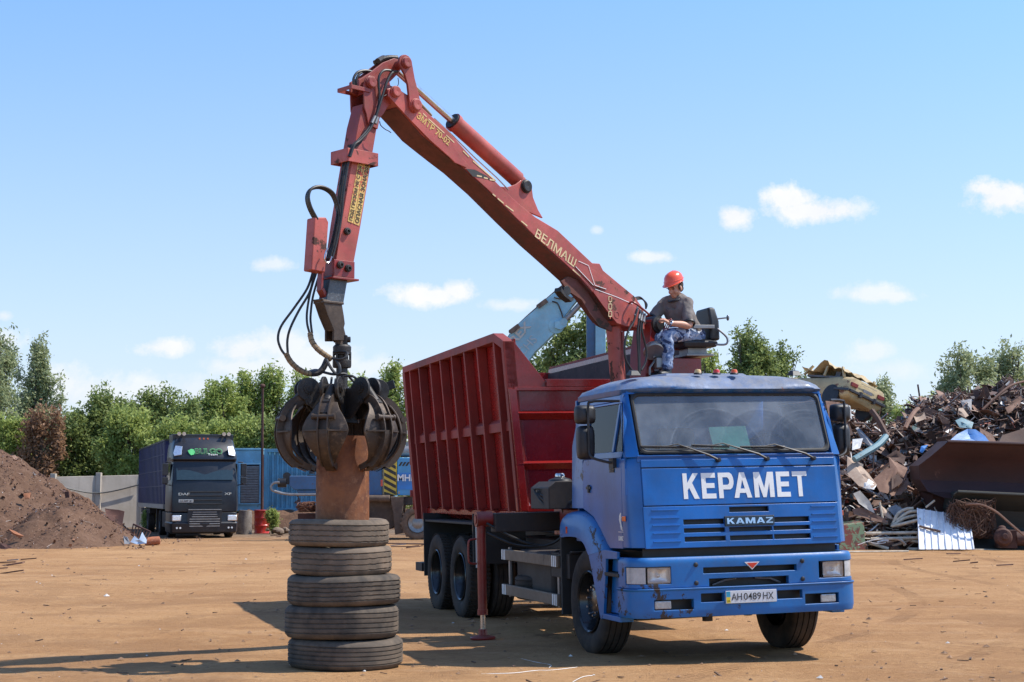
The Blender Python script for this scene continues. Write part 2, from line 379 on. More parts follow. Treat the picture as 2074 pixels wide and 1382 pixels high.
def tyre_mat(name, c1, c2, dusty):
    b = NB(name); n1 = b.noise(6, 6, .65); n2 = b.noise(1.8, 4)
    c = b.mix(b.math('MULTIPLY', b.step(n1, .3, .75), dusty, clamp=True), c1, c2)
    c = b.mix(b.math('MULTIPLY', b.step(n2, .45, .7), dusty*.5, clamp=True), c, c2)
    b.bsdf(c, .85, 0, b.bump(b.noise(60, 5), .3, .004), spec=.3); return b.m
M['tyre'] = tyre_mat('tyre_rubber', (.022,.021,.02), (.10,.07,.05), .5)
M['old_tyre'] = tyre_mat('worn_tyre_rubber', (.085,.068,.052), (.21,.155,.11), 1.0)
M['old_tyre2'] = tyre_mat('darker_worn_tyre', (.050,.043,.037), (.165,.125,.09), .85)
# ground
b = NB('packed_dirt'); g1 = b.noise(.13, 6, .6); g2 = b.noise(1.1, 9, .68); g3 = b.noise(11, 8, .72); g4 = b.noise(70, 5, .7)
tr = b.noise(1.3, 6, .65, vec=b.map((.35, 1, 1), (0, 0, .35))); tr2 = b.noise(1.6, 6, .6, vec=b.map((.3, 1, 1), (0, 0, -.6)))
c = b.mix(b.step(g1, .35, .65), (.34,.180,.080), (.435,.247,.115))
c = b.mix(b.step(g2, .45, .70), c, (.455,.262,.122)); c = b.mix(b.math('MULTIPLY', b.step(g3, .50, .68), .55), c, (.20,.10,.045)); c = b.mix(b.math('MULTIPLY', b.step(g3, .46, .34), .35), c, (.54,.32,.150))
c = b.mix(b.math('MULTIPLY', b.step(tr, .52, .70), .4), c, (.24,.125,.06)); c = b.mix(b.math('MULTIPLY', b.step(tr2, .54, .68), .3), c, (.47,.30,.17))
c = b.mix(b.math('MULTIPLY', b.step(b.noise(.45, 8, .72, dist=.6), .60, .68), .6), c, (.11,.062,.036))
c = b.mix(b.math('MULTIPLY', b.step(b.noise(.25, 6, .6, dist=1.5), .5, .60), .45), c, (.25,.132,.062))
c = b.mix(b.math('MULTIPLY', b.step(g4, .58, .70), .5), c, (.15,.08,.04)); c = b.mix(b.math('MULTIPLY', b.step(g4, .40, .32), .4), c, (.55,.40,.25))
xy = b.sepxyz()
def track(cx, k, w, off):
    # parallel wheel tracks along a gentle curve: x + k*y + wobble
    d = b.math('ADD', xy[0], b.math('MULTIPLY', xy[1], k)); d = b.math('ADD', d, b.math('MULTIPLY', b.math('SINE', b.math('MULTIPLY', xy[1], .21)), off)); d = b.math('ABSOLUTE', b.math('SUBTRACT', b.math('ABSOLUTE', b.math('SUBTRACT', d, cx)), .95))
    return b.math('MULTIPLY', b.step(d, w, w*.5), b.step(b.noise(.5, 4), .35, .6))
tk = track(-5.5, .35, .2, .9); tk = b.math('MAXIMUM', tk, track(-1.0, -.28, .18, 1.4)); tk = b.math('MAXIMUM', tk, track(9.0, -.1, .2, .5)); tk = b.math('MAXIMUM', tk, track(-9.5, .12, .2, 1.2)); tk = b.math('MAXIMUM', tk, track(3.2, .75, .2, .8))
lug = b.n('ShaderNodeTexWave', wave_type='BANDS'); lug.bands_direction = 'DIAGONAL'; lug.inputs['Scale'].default_value = 5; lug.inputs['Distortion'].default_value = 1.5; b.l(b.vec, lug.inputs['Vector'])
c = b.mix(b.math('MULTIPLY', tk, b.math('ADD', .25, b.math('MULTIPLY', lug.outputs['Fac'], .3))), c, (.23,.12,.058))
far = b.step(b.math('ADD', xy[1], b.math('MULTIPLY', g1, 16)), 56, 74)
c = b.mix(far, c, b.mix(b.step(g2, .4, .6), (.13,.085,.055), (.22,.16,.11)))
vs = b.vor(26); c = b.mix(b.math('MULTIPLY', b.step(vs, .16, .1), b.step(g2, .45, .6)), c, (.42,.33,.25))
hb = b.math('ADD', b.math('MULTIPLY', tk, b.math('SUBTRACT', b.math('MULTIPLY', lug.outputs['Fac'], .7), .8)), b.math('MULTIPLY', g3, .8)); hb = b.math('ADD', hb, b.math('ADD', b.math('MULTIPLY', g4, .5), b.math('ADD', b.math('MULTIPLY', tr, .5), b.math('MULTIPLY', g2, 1.4))))
b.bsdf(c, .95, 0, b.bump(hb, .9, .035), spec=.1); M['dirt'] = b.m
# ------------------------------------------------------------------ ground: one sheet to the horizon
def gh(x, y):
    """height of the yard surface: nearly flat, small ruts and bumps"""
    if y < 3 or y > 140 or abs(x) > 90: return 0.0
    f = min(1, (y-3)/6)
    h = .018*(noise.noise(Vector((x*.55, y*.8, 0))))+.012*noise.noise(Vector((x*2.3+5, y*2.3, 3)))
    h += .006*noise.noise(Vector((x*8, y*8, 9)))
    return h*f
xs = sorted(set([-1500,-700,-300,-160,-110]+list(np.arange(-90, -14, 3.))+list(np.arange(-14, 14, .16))+list(np.arange(14, 91, 3.))+[110,160,300,700,1500]))
ys = sorted(set([-300,-60,-10,0]+list(np.arange(3, 9, 1.))+list(np.arange(9, 30, .16))+list(np.arange(30, 75, 1.))+list(np.arange(75, 141, 6.))+[170,240,400,900,2500]))
nx, ny = len(xs), len(ys)
V = [(x, y, gh(x, y)) for y in ys for x in xs]
F = [(j*nx+i, j*nx+i+1, (j+1)*nx+i+1, (j+1)*nx+i) for j in range(ny-1) for i in range(nx-1)]
me = bpy.data.meshes.new('ground'); me.from_pydata(V, [], F); me.materials.append(M['dirt']); me.polygons.foreach_set('use_smooth', [True]*len(F)); me.update()
ground = bpy.data.objects.new('ground', me); COL.objects.link(ground); struct(ground, 'packed brown dirt of the scrap yard', 'ground')
# small stones and clods lying on it
mb = MB(); mb2 = MB(); r2 = random.Random(3)
for k in range(1700):
    y = 12.5+(r2.random()**1.7)*50; x = (r2.random()*2-1)*(y*.36)
    s_ = r2.choice([.3,.5,.6,1,1,1.6,2.3])*r2.uniform(.004, .011)*(1+y/35); c = Vector((x, y, gh(x, y)+s_*.25))
    T_ = mb if r2.random() < .95 else mb2
    a = r2.random()*PI; q = [Vector((math.cos(a+t)*s_*r2.uniform(.7,1.5), math.sin(a+t)*s_*r2.uniform(.6,1.2), 0)) for t in (0, 1.3, 2.5, 3.7, 5)]
    top = c+Vector((0, 0, s_*r2.uniform(.4,.9))); T_.add([c+v for v in q]+[top], [(0,1,5),(1,2,5),(2,3,5),(3,4,5),(4,0,5)])
stone_m = plain('stone_chips', (.24,.14,.08), .9, var=.5); pale_m = plain('pale_litter', (.55,.52,.48), .8, var=.2)
tag(mb.build('gravel', stone_m), 'small brown stones and clods scattered over the packed dirt', 'gravel', kind='stuff')
tag(mb2.build('litter', pale_m), 'small pale chips scattered over the dirt', 'litter', kind='stuff')

mb = MB(); r2 = random.Random(12)
for k in range(230):   # twigs, scraps and clods pressed into the dirt
    y = 12.3+(r2.random()**1.5)*42; x = (r2.random()*2-1)*(y*.35); a = r2.uniform(0, PI); L = r2.uniform(.02, .10)*(1+y/50); d = Vector((math.cos(a), math.sin(a), r2.uniform(-.1, .25))); c = Vector((x, y, gh(x, y)+.008))
    mb.beam(c-d*L*.5, c+d*L*.5, r2.uniform(.006, .022), r2.uniform(.004, .012))
tag(mb.build('ground_scraps', plain('dark_scraps', (.13,.075,.045), .9, var=.6)), 'tiny dark twigs and metal scraps pressed into the dirt', 'scraps', kind='stuff')
# ------------------------------------------------------------------ the scrap lorry
TRK = empty('crane_truck', 'blue lorry with dark red scrap body and long red loader crane', 'truck', M=ROOT_M)
def tb(mb, name, mat, parent=TRK, **k): return mb.build(name, mat, parent, TILT, **k)
def tyre_prof(R, w, grooves=4, lug=.0):
    h = w/2; p = [(R*.56, -h*.62), (R*.60, -h*.80), (R*.72, -h*.98), (R*.86, -h*1.0), (R*.95, -h*.93), (R*.99, -h*.80)]
    q = []
    gw = .006*R/.5; gd = .014*R/.5
    for i in range(grooves):
        c = -h*.62+i*(h*1.24)/(grooves-1)
        q += [(R, c-gw), (R-gd, c-gw*.7), (R-gd, c+gw*.7), (R, c+gw)]
    return p+q+[(r, -z) for r, z in p[::-1]]
def wheel(X, Y, side, R=.525, w=.3, steer=0, front=True, zc=None, dual=False):
    """side=-1: outer face towards -Y.  tyre + rim + hub"""
    zc = R-.012 if zc is None else zc
    c = Vector((X, Y, zc)); ax = Vector((math.sin(steer)*-side, side*math.cos(steer), 0)) if steer else Vector((0, side, 0))
    rim = MB(); o = c
    if front:
        rim.lathe(o, ax, [(.285, .13), (.30, .145), (.31, .135), (.295, .11), (.27, .02), (.25, -.02), (.21, .0), (.18, .06), (.175, .075), (.165, .082), (.0, .084)], 40)
        rim.lathe(o, ax, [(.29, -.13), (.27, 0), (.24, -.02)], 40)
    else:
        rim.lathe(o, ax, [(.285, .13), (.30, .145), (.31, .135), (.295, .11), (.28, -.02), (.265, -.10), (.2, -.12), (.14, -.10), (.13, .02), (.115, .04), (.0, .045)], 40)
    rm = rim.build('wheel', M['black_gloss'], TRK, smooth=40)
    t = MB(); t.lathe(o, ax, tyre_prof(R, w), 72)
    if not front:   # tread lugs
        for k in range(60):
            a = 2*PI*k/60; u = Vector((1,0,0)); v_ = Vector((0,0,1))
            d = u*math.cos(a)+v_*math.sin(a); tt = ax.cross(d)
            for sgn in (-1, 1):
                t.obox(o+d*(R+.002)+ax*sgn*w*.26, d*.006, tt*.013, ax*w*.19)
    t.build('tyre', M['tyre'], rm, smooth=50)
    if dual:
        o2 = o-ax*.34; t = MB(); t.lathe(o2, ax, tyre_prof(R, w), 56); t.build('inner_tyre', M['tyre'], rm, smooth=50)
    if front:
        bt = MB(); u = ax.cross(Vector((0,0,1))).normalized(); v_ = Vector((0,0,1))
        for k in range(10):
            a = 2*PI*k/10+.2; p = o+(u*math.cos(a)+v_*math.sin(a))*.142
            bt.cyl(p+ax*.08, p+ax*.105, .011, n=8)
        bt.build('wheel_nut', M['steel'], rm)
    return rm
WB, TD = 5.0116, 1.317
wheel(0, -1.02, -1, steer=.03); wheel(0, 1.02, 1, steer=-.03)
for X in (-WB, -WB-TD):
    wheel(X, -1.06, -1, front=False, dual=True); wheel(X, 1.06, 1, front=False, dual=True)
# ---- chassis
c = MB()
for s_ in (-1, 1):
    c.box(-8.0, 1.05, s_*.43-.04, s_*.43+.04, .78, 1.04)
for X in (-7.9, -6.3, -5.66, -5.0, -3.4, -2.2, -.8, .9): c.box(X-.05, X+.05, -.39, .39, .82, 1.0)
c.box(.95, 1.12, -1.0, 1.0, .5, .7)
tb(c, 'chassis', M['chassis'], bevel=.008)
c = MB()
for X in (0, -WB, -WB-TD):
    c.cyl((X, -.95, .5), (X, .95, .5), .075, n=16)
for X in (-WB, -WB-TD): c.ball((X, 0, .52), .25, .22, .24)
c.box(-.5, .5, -.48, -.38, .58, .66); c.box(-.5, .5, .38, .48, .58, .66)
c.cyl((-WB, 0, .6), (-1.0, 0, .8), .06, n=12)
c.build('axle', M['chassis'], TRK)
c = MB(); c.box(-.55, .75, -.42, .42, .72, 1.35); c.box(.75, 1.0, -.5, .5, .75, 1.4); c.box(-1.0, -.5, -.25, .25, .75, 1.2)
c.cyl((.1, -.55, .62), (.7, -.55, .62), .09); tb(c, 'engine', M['chassis'], bevel=.02)
c = MB(); c.cyl((1.0, -.3, .46), (1.0, -.3, .38), .05); c.cyl((1.05, .1, .5), (1.05, .1, .42), .04); c.beam((.9, -1.0, .44), (.9, .9, .46), .09, .07)
tb(c, 'towing_eye', M['chassis'])
# fuel tank, spare wheel under the body, air tanks
c = MB(); c.box(-3.0, -1.6, -1.02, -.5, .42, .95); tb(c, 'fuel_tank', M['chassis'], bevel=.07, seg=4)
c = MB(); c.lathe((-2.65, -.62, .52), (0, 0, 1), tyre_prof(.5, .28), 48); tb(c, 'spare_tyre', M['tyre'])
c = MB(); c.box(-1.28, -.66, -1.13, -.6, .72, .98)
for k in range(4):
    x = -1.2+k*.17; c.box(x, x+.06, -1.12, -.62, .985, 1.0)
tb(c, 'battery_box', M['chassis'], bevel=.02)
c = MB()
for k in range(4): c.box(-1.21+k*.17, -1.15+k*.17, -1.10, -.64, 1.0, 1.006)
tb(c, 'tread_strip', M['dull_steel'])
c = MB(); c.cyl((-3.9, .95, .75), (-2.2, .95, .75), .2, n=24); c.box(-3.9, -2.2, .6, 1.1, .5, .6); tb(c, 'air_tank', M['chassis'])
# side guard: two striped rails and two drilled posts
g = MB(); g.box(-3.11, -.96, -1.17, -1.13, .83, .955); g.box(-3.11, -.96, -1.17, -1.13, .42, .545)
sg = tb(g, 'side_guard', paint('side_guard_alloy', (.16,.12,.09), .5, 0, dust=(.2,.14,.08), dust_amt=.5, chip=(.08,.06,.05), chip_amt=.05), bevel=.01)
g = MB()
for X in (-2.93, -1.06):
    g.box(X-.03, X+.03, -1.125, -1.10, .40, .98)
tb(g, 'guard_post', M['dull_steel'], sg)
for z in (.83, .42):
    for X in (-3.09, -1.14):
        g = MB()
        for k in range(3): g.box(X+k*.06, X+k*.06+.032, -1.174, -1.171, z+.004, z+.121)
        tb(g, 'white_stripe', M['white'], sg)
# mud flaps
g = MB(); g.box(-4.32, -4.29, -1.2, -.5, .72, 1.36); g.box(-6.98, -6.95, -1.22, -.5, .45, 1.34); g.box(-4.32, -4.29, .5, 1.2, .6, 1.36); g.box(-6.98, -6.95, .5, 1.2, .45, 1.34)
g.box(-6.95, -4.3, -1.2, -.45, 1.22, 1.25); g.box(-7.6, -7.2, -1.2, 1.2, .5, .62)
tb(g, 'mud_flap', M['rubber'], bevel=.004)
g = MB(); g.box(-4.288, -4.28, -1.17, -1.135, .68, 1.33); tb(g, 'reflective_strip', M['white'])

# ---- cab
def fx(y, z, off=0):                      # front surface of the cab below the windscreen
    return 1.25-.12*(z-1.1)-.028*(abs(y)**2.2)+.02+off
def wsx(y, z, off=0):                     # windscreen surface
    return 1.141-.4*(z-1.978)-.03*abs(y)**2.2+.03+off
def sy_(z):                               # half width of the cab at height z
    return 1.13 if z < 1.96 else 1.13-.075*(z-1.96)/.62
CAB = MB()
# core walls: rear wall, floor, lower sides (hidden inside the panels)
CAB.box(-.52, -.48, -1.07, 1.07, 1.12, 2.58)
CAB.box(-.52, 1.02, -1.09, 1.09, 1.12, 1.17)
CAB.box(.98, 1.08, -.98, .98, 1.17, 1.93)
for s_ in (-1, 1):                        # quarter panels, sill and header
    def side(pts, s_=s_, t=.03, o=0): CAB.ext([(x, s_*(sy_(z)+o), z) for x, z in pts], (0, -s_*t, 0))
    side([(-.53, 1.46), (-.155, 1.46), (-.155, 2.0), (-.07, 2.56), (-.40, 2.56), (-.53, 2.1)])
    side([(-.155, 2.50), (.86, 2.505), (.905, 2.565), (-.155, 2.565)], o=-.004)
    # corner panel in front of the door, turning into the front
    rings = []
    for z in (1.1, 1.35, 1.6, 1.85, 1.93, 1.955):
        k = 0 if z < 1.95 else .02
        rings.append([(.98, s_*1.06, z), (.985, s_*(1.135-k), z), (1.08, s_*(1.132-k), z), (1.155-.12*(z-1.1), s_*(1.115-k), z), (fx(1.0, z)-.03, s_*(1.06-k), z), (fx(1.0, z)+.0, s_*(1.0), z), (fx(1.0, z)-.05, s_*.985, z)])
    CAB.loft(rings)
    # windscreen pillar
    rings = []
    for t in np.linspace(0, 1, 7):
        z = 1.95+t*.63; e = sy_(z)
        yi = 1.012; x = wsx(1.0, z)
        rings.append([(x-.12, s_*(e-.05), z), (x-.125, s_*e, z), (x-.06, s_*(e-.003), z), (x-.012, s_*(yi+.03), z), (x+.004, s_*yi, z), (x-.05, s_*(yi-.01), z)])
    CAB.loft(rings)
# ledge under the windscreen
rings = []
for y in np.linspace(-1.03, 1.03, 13):
    rings.append([(fx(y, 1.93)-.1, y, 1.90), (fx(y, 1.9), y, 1.90), (fx(y, 1.93)+.0, y, 1.935), (wsx(y, 1.965)+.012, y, 1.963), (wsx(y, 1.98)-.03, y, 1.978)])
CAB.loft(rings)
# header over the windscreen
rings = []
for y in np.linspace(-1.03, 1.03, 13):
    rings.append([(wsx(y, 2.56)+.004, y, 2.562), (wsx(y, 2.6)+.006, y, 2.605), (wsx(y, 2.6)-.06, y, 2.605), (wsx(y, 2.56)-.04, y, 2.562)])
CAB.loft(rings)
cab = tb(CAB, 'cab', M['blue'], bevel=.006)
# roof: dented front edge
R0 = MB(); rings = []
NR = 60
def roof_ring(z, w, xf, xr, cr, dent=0):
    out = []
    corners = [((xf-cr, w-cr), 0), ((xr+cr, w-cr), PI/2), ((xr+cr, -w+cr), PI), ((xf-cr, -w+cr), 3*PI/2)]
    for (cx, cy), a0 in corners:
        for k in range(8):
            a = a0+PI/2*k/7
            out.append(Vector((cx+cr*math.cos(a), cy+cr*math.sin(a), z)))
        nx_ = {0: ((xf-cr, w), (xr+cr, w)), PI/2: ((xr, w-cr), (xr, -w+cr)), PI: ((xr+cr, -w), (xf-cr, -w)), 3*PI/2: ((xf, -w+cr), (xf, w-cr))}[a0]
        n_ = 28 if a0 == 3*PI/2 else 8
        for k in range(1, n_):
            t = k/n_; out.append(Vector((nx_[0][0]*(1-t)+nx_[1][0]*t, nx_[0][1]*(1-t)+nx_[1][1]*t, z)))
    for p in out:
        front = max(0, (p.x-(xf-.25))/.25)
        p.x -= front*.03*abs(p.y)**2.2
        if dent:
            d_ = front*math.exp(-((p.y-.12)/.42)**2)
            p.x -= d_*(.035+.03*noise.noise(Vector((p.y*9, z*30, 2))))*dent
            p.z -= d_*dent*(.012+.02*noise.noise(Vector((p.y*7, 5, z*12))))
        p.z -= .02*(abs(p.y)/1.0)**2.5*(1 if z > 2.63 else 0)+(.035*max(0, (-p.x)/.4) if z > 2.7 else 0)
    return out
for z, w, xf, xr, cr, dn in ((2.563, 1.064, .915, -.53, .10, 0), (2.585, 1.074, .95, -.53, .13, 0), (2.61, 1.078, .985, -.525, .15, 0), (2.64, 1.07, .985, -.52, .17, .9), (2.675, 1.05, .96, -.50, .19, 1.7), (2.705, 1.015, .92, -.46, .22, 1.9), (2.733, .95, .86, -.40, .27, 1.1), (2.755, .86, .77, -.31, .3, .3), (2.769, .68, .62, -.2, .3, 0), (2.777, .35, .35, .02, .1, 0)):
    rings.append(roof_ring(z, w, xf, xr, cr, dn))
R0.loft(rings)
tb(R0, 'roof', M['blue_roof'], cab, smooth=60)
g = MB()
for y, in ((-.9,), (.83,)): g.loft([[(.70, y-.055, 2.762), (.84, y-.055, 2.748), (.84, y+.055, 2.748), (.70, y+.055, 2.762)], [(.73, y-.03, 2.81), (.80, y-.035, 2.80), (.80, y+.035, 2.80), (.73, y+.03, 2.81)]])
tb(g, 'roof_bracket', M['black'], cab, bevel=.006)
for y, mm in ((-.235, 'amber'), (-.035, 'redlens'), (.155, 'orange')):
    g = MB(); g.lathe((.80, y, 2.762), (.05, 0, 1), [(.04, 0), (.042, .01), (.036, .018)], 16, cap=True); rl = tb(g, 'marker_lamp', M['black'], cab)
    g = MB(); g.lathe((.80, y, 2.778), (.05, 0, 1), [(.034, 0), (.032, .02), (.024, .034), (.0, .038)], 16); tb(g, 'lens', M[mm], rl)
g = MB(); g.loft([[(-.1, -.45, 2.77), (.5, -.45, 2.77), (.5, .45, 2.77), (-.1, .45, 2.77)], [(-.06, -.4, 2.815), (.44, -.42, 2.80), (.44, .42, 2.80), (-.06, .4, 2.815)]]); tb(g, 'roof_hatch', M['blue_roof'], cab, bevel=.01)
# doors with windows
for s_ in (-1, 1):
    d = MB()
    def side(pts, t=.03, o=.004, mb=d): mb.ext([(x, s_*(sy_(z)+o), z) for x, z in pts], (0, -s_*t, 0))
    side([(-.145, 1.455), (-.03, 1.43), (.16, 1.38), (.36, 1.26), (.53, 1.13), (.62, 1.085), (.975, 1.09), (.98, 1.95), (-.10, 1.95), (-.145, 1.9)])
    side([(-.145, 1.952), (.985, 1.952), (1.03, 2.01), (-.145, 2.01)])              # waist
    side([(-.145, 2.012), (-.06, 2.012), (-.03, 2.475), (-.135, 2.475)])            # rear frame
    side([(.715, 2.012), (.765, 2.012), (.855, 2.475), (.81, 2.475)], o=.006)       # divider
    side([(-.135, 2.477), (.90, 2.477), (.87, 2.498), (-.13, 2.498)])
    side([(1.01, 2.012), (1.035, 2.012), (.90, 2.475), (.89, 2.475), (.99, 2.3), (1.015, 2.1)])
    dr = tb(d, 'door', M['blue'], cab, bevel=.008)
    w_ = MB(); w_.ext([(x, s_*(sy_(z)-.012), z) for x, z in ((-.06, 2.0), (1.0, 2.0), (1.0, 2.15), (.88, 2.48), (-.03, 2.48))], (0, -s_*.005, 0))
    tb(w_, 'side_window', M['glass_side'], dr, smooth=0)
    h_ = MB(); h_.box(-.02, .11, s_*1.137-.012, s_*1.137+.012, 1.655, 1.685); h_.box(.03, .07, s_*1.137-.016, s_*1.137+.016, 1.62, 1.70); tb(h_, 'handle', M['black'], dr, bevel=.006)
    # mirrors: upper and lower head on a bent tube arm
    mr = MB(); yo = s_*1.36
    if s_ < 0:
        arm = [(.955, -1.12, 2.495), (.80, -1.26, 2.505), (.74, -1.33, 2.50), (.72, -1.36, 2.46), (.72, -1.36, 2.1), (.72, -1.36, 2.02), (.76, -1.33, 1.955), (.80, -1.14, 1.90)]
    else:
        arm = [(.955, 1.12, 2.495), (.80, 1.26, 2.505), (.74, 1.36, 2.50), (.72, 1.40, 2.46), (.72, 1.40, 2.1), (.72, 1.40, 2.02), (.76, 1.34, 1.955), (.80, 1.14, 1.90)]
    mr.tube(bez(arm, 5), .013, 8); yb = s_*(1.36 if s_ < 0 else 1.40)
    mr.box(.74, .86, s_*1.14-.03, s_*1.14+.03, 1.86, 1.95)
    ma = tb(mr, 'mirror_arm', M['black'], cab)
    for z0, z1, wd in ((2.29, 2.475, .20), (1.945, 2.275, .17)):
        hb = MB(); c0 = Vector((.63, yb, (z0+z1)/2)); a_ = Vector((math.cos(.35)*.045, -s_*math.sin(.35)*.045*0, 0)); 
        hz = (z1-z0)/2; hw = wd/2
        rings = []
        for dx, sc in ((-.05, .94), (-.045, 1), (.02, 1), (.055, .86), (.075, .6)):
            ring = []
            for k in range(24):
                a = 2*PI*k/24; cx_ = abs(math.cos(a))**.45*(1 if math.cos(a) > 0 else -1); sz_ = abs(math.sin(a))**.45*(1 if math.sin(a) > 0 else -1)
                ring.append(c0+Vector((dx, cx_*hw*sc, sz_*hz*sc)))
            rings.append(ring)
        hb.loft(rings); hd = tb(hb, 'mirror_head', M['black'], ma, smooth=50)
        gl = MB(); gl.box(c0.x-.054, c0.x-.052, c0.y-hw*.86, c0.y+hw*.86, c0.z-hz*.88, c0.z+hz*.88); tb(gl, 'mirror_glass', M['steel'], hd)
# indicator, horse emblem and small letters on the right door side
g = MB(); g.box(1.0, 1.08, -1.15, -1.134, 1.35, 1.40); tb(g, 'side_indicator', M['orange'], cab, bevel=.006)
g = MB(); g.box(1.0, 1.08, 1.134, 1.15, 1.35, 1.40); tb(g, 'side_indicator', M['orange'], cab, bevel=.006)
def side_text(mb, txt, x, z, h, y, w=None, up=(0,0,1), sx=1, bold=0):
    V, F, ww, hh = text_mb(txt, h, w, bold, sx=sx); mb.add([Vector((x+v.x, y-v.z, z+v.y)) for v in V], F); return ww
g = MB(); side_text(g, 'KAMAZ', .875, 1.165, .045, -1.137, .125, bold=.02)
g.box(.87, 1.005, -1.138, -1.135, 1.245, 1.25)
for pts in ([(.905,1.40),(.935,1.43),(.955,1.425),(.945,1.395),(.965,1.385),(.945,1.37),(.95,1.33),(.985,1.28),(.965,1.285),(.925,1.32),(.90,1.36)], [(.935,1.315),(.96,1.27),(.95,1.262),(.925,1.305)], [(.95,1.30),(.995,1.262),(.985,1.255),(.955,1.285)]):
    g.ext([(x, -1.1375, z) for x, z in pts], (0, .003, 0))
tb(g, 'door_emblem', M['white'], cab, smooth=0)
g = MB(); g.box(.66, .80, -1.139, -1.135, 1.815, 1.86); pl = tb(g, 'model_badge', M['black'], cab)
g = MB(); side_text(g, '65117', .672, 1.824, .026, -1.141, .115, bold=.01); tb(g, 'badge_lettering', M['dull_steel'], pl, smooth=0)
# front panels
def front_grid(ys_, zs_, holes, off, th, mb): mb.grid(ys_, zs_, lambda y, z, d: Vector((fx(y, z, off)-d, y, z)), holes, th)
ysn = sorted(set(list(np.round(np.linspace(-.968, 1.0, 25), 3))))
def fr_(v): return v
h1 = MB(); front_grid(list(np.linspace(-1.0, 1.03, 22)), [1.492, 1.50, 1.6, 1.7, 1.8, 1.836, 1.842], [], .016, .05, h1)
hood = tb(h1, 'hood_panel', M['blue'], cab, bevel=.006)
h1 = MB(); front_grid(list(np.linspace(-1.0, 1.03, 22)), [1.852, 1.86, 1.90, 1.925], [], .014, .05, h1); tb(h1, 'cowl', M['blue'], cab, bevel=.006)
GL = {'K': (.86, [[(0,0),(.27,0),(.27,1),(0,1)], [(.27,.36),(.70,1),(1,1),(.27,.02+.0)][:0] or [(.27,.34),(.27,.62),(.66,1),(1,1)], [(.36,.46),(.56,.66),(1,0),(.68,0)]]),
 'E': (.78, [[(0,0),(.32,0),(.32,1),(0,1)], [(.32,0),(1,0),(1,.19),(.32,.19)], [(.32,.81),(1,.81),(1,1),(.32,1)], [(.32,.41),(.92,.41),(.92,.60),(.32,.60)]]),
 'P': (.86, [[(0,0),(.29,0),(.29,1),(0,1)], [(.29,.82),(.60,.82),(.70,.74),(.72,.66),(1,.66),(.98,.80),(.90,.93),(.76,1),(.29,1)], [(.29,.34),(.76,.34),(.90,.41),(.98,.54),(1,.66),(.72,.66),(.70,.58),(.60,.52),(.29,.52)]]),
 'A': (1.0, [[(0,0),(.26,0),(.50,.72),(.50,1),(.36,1)], [(1,0),(.74,0),(.50,.72),(.50,1),(.64,1)], [(.30,.19),(.70,.19),(.64,.36),(.36,.36)]]),
 'M': (1.14, [[(0,0),(.23,0),(.23,1),(0,1)], [(1,0),(.77,0),(.77,1),(1,1)], [(.23,1),(.23,.58),(.42,0),(.50,0),(.50,.36),(.30,1)], [(.77,1),(.77,.58),(.58,0),(.50,0),(.50,.36),(.70,1)]]),
 'T': (.86, [[(.36,0),(.64,0),(.64,.81),(.36,.81)], [(0,.81),(1,.81),(1,1),(0,1)]]), 'Z': (.8, [[(0,0),(1,0),(1,.2),(0,.2)], [(0,.8),(1,.8),(1,1),(0,1)], [(0,.2),(.34,.2),(1,.8),(.66,.8)]])}
def glyphs(mb, word, y0, z0, W_, H_, P, gap=.16):
    """block capitals laid on a surface; P(y, z, off) -> point"""
    tot = sum(GL[c][0] for c in word)+gap*(len(word)-1)-(.17 if 'PA' in word else 0); k = W_/tot; y = y0
    for ch in word:
        w = GL[ch][0]*k
        for st in GL[ch][1]:
            a = [P(y+px*w, z0+pz*H_, 0) for px, pz in st]; b_ = [P(y+px*w, z0+pz*H_, -.003) for px, pz in st]; n = len(st)
            mb.add(a+b_, [tuple(range(n)), tuple(range(n, 2*n))[::-1]]+[(i, i+n, (i+1) % n+n, (i+1) % n) for i in range(n)])
        nx = word[word.index(ch)+1:word.index(ch)+2] if word.count(ch) == 1 else ''
        y += w+(gap-(.17 if ch == 'P' and nx == 'A' else 0))*k
g = MB(); glyphs(g, 'KEPAMET', -.598, 1.549, 1.30, .242, lambda y, z, o: Vector((fx(y, z, .0195)+o, y, z)))
tb(g, 'hood_lettering', M['white'], hood, smooth=0)
sl_y = [(-.62,-.205),(-.16,.285),(.30,.69)]
ygr = sorted(set([-1.01,-.9,-.8,-.7,-.62,-.5,-.4,-.3,-.205,-.16,-.145,0,.1,.265,.285,.30,.4,.5,.6,.69,.8,.9,1.02]))
zgr = [1.092,1.10,1.148,1.192,1.232,1.272,1.308,1.355,1.415,1.462,1.478,1.484]
holes = [(a, b, z0, z1) for a, b in sl_y for z0, z1 in ((1.148,1.192),(1.232,1.272),(1.308,1.355))]+[(-.145, .265, 1.415, 1.462)]
h1 = MB(); front_grid(ygr, zgr, holes, .016, .03, h1); gr = tb(h1, 'grille', M['blue'], cab, bevel=.008, seg=3)
for z in (1.449, 1.375, 1.305, 1.232, 1.155):
    for a, b in ((-.93, -.66), (.72, .985)):
        h1 = MB()
        for y0 in np.linspace(a, b, 6)[:-1]:
            y1 = y0+(b-a)/5+.001
            h1.hexa([(fx(y0,z,.005), y0, z-.008), (fx(y1,z,.005), y1, z-.008), (fx(y1,z,.005), y1, z+.008), (fx(y0,z,.005), y0, z+.008), (fx(y0,z,.026), y0, z-.004), (fx(y1,z,.026), y1, z-.004), (fx(y1,z,.026), y1, z+.004), (fx(y0,z,.026), y0, z+.004)])
        tb(h1, 'grille_rib', M['blue'], gr, smooth=20)
h1 = MB(); h1.grid(list(np.linspace(-.7,.75,9)), [1.11, 1.3, 1.47], lambda y, z, d: Vector((fx(y, z, -.045)-d, y, z)), [], .01)
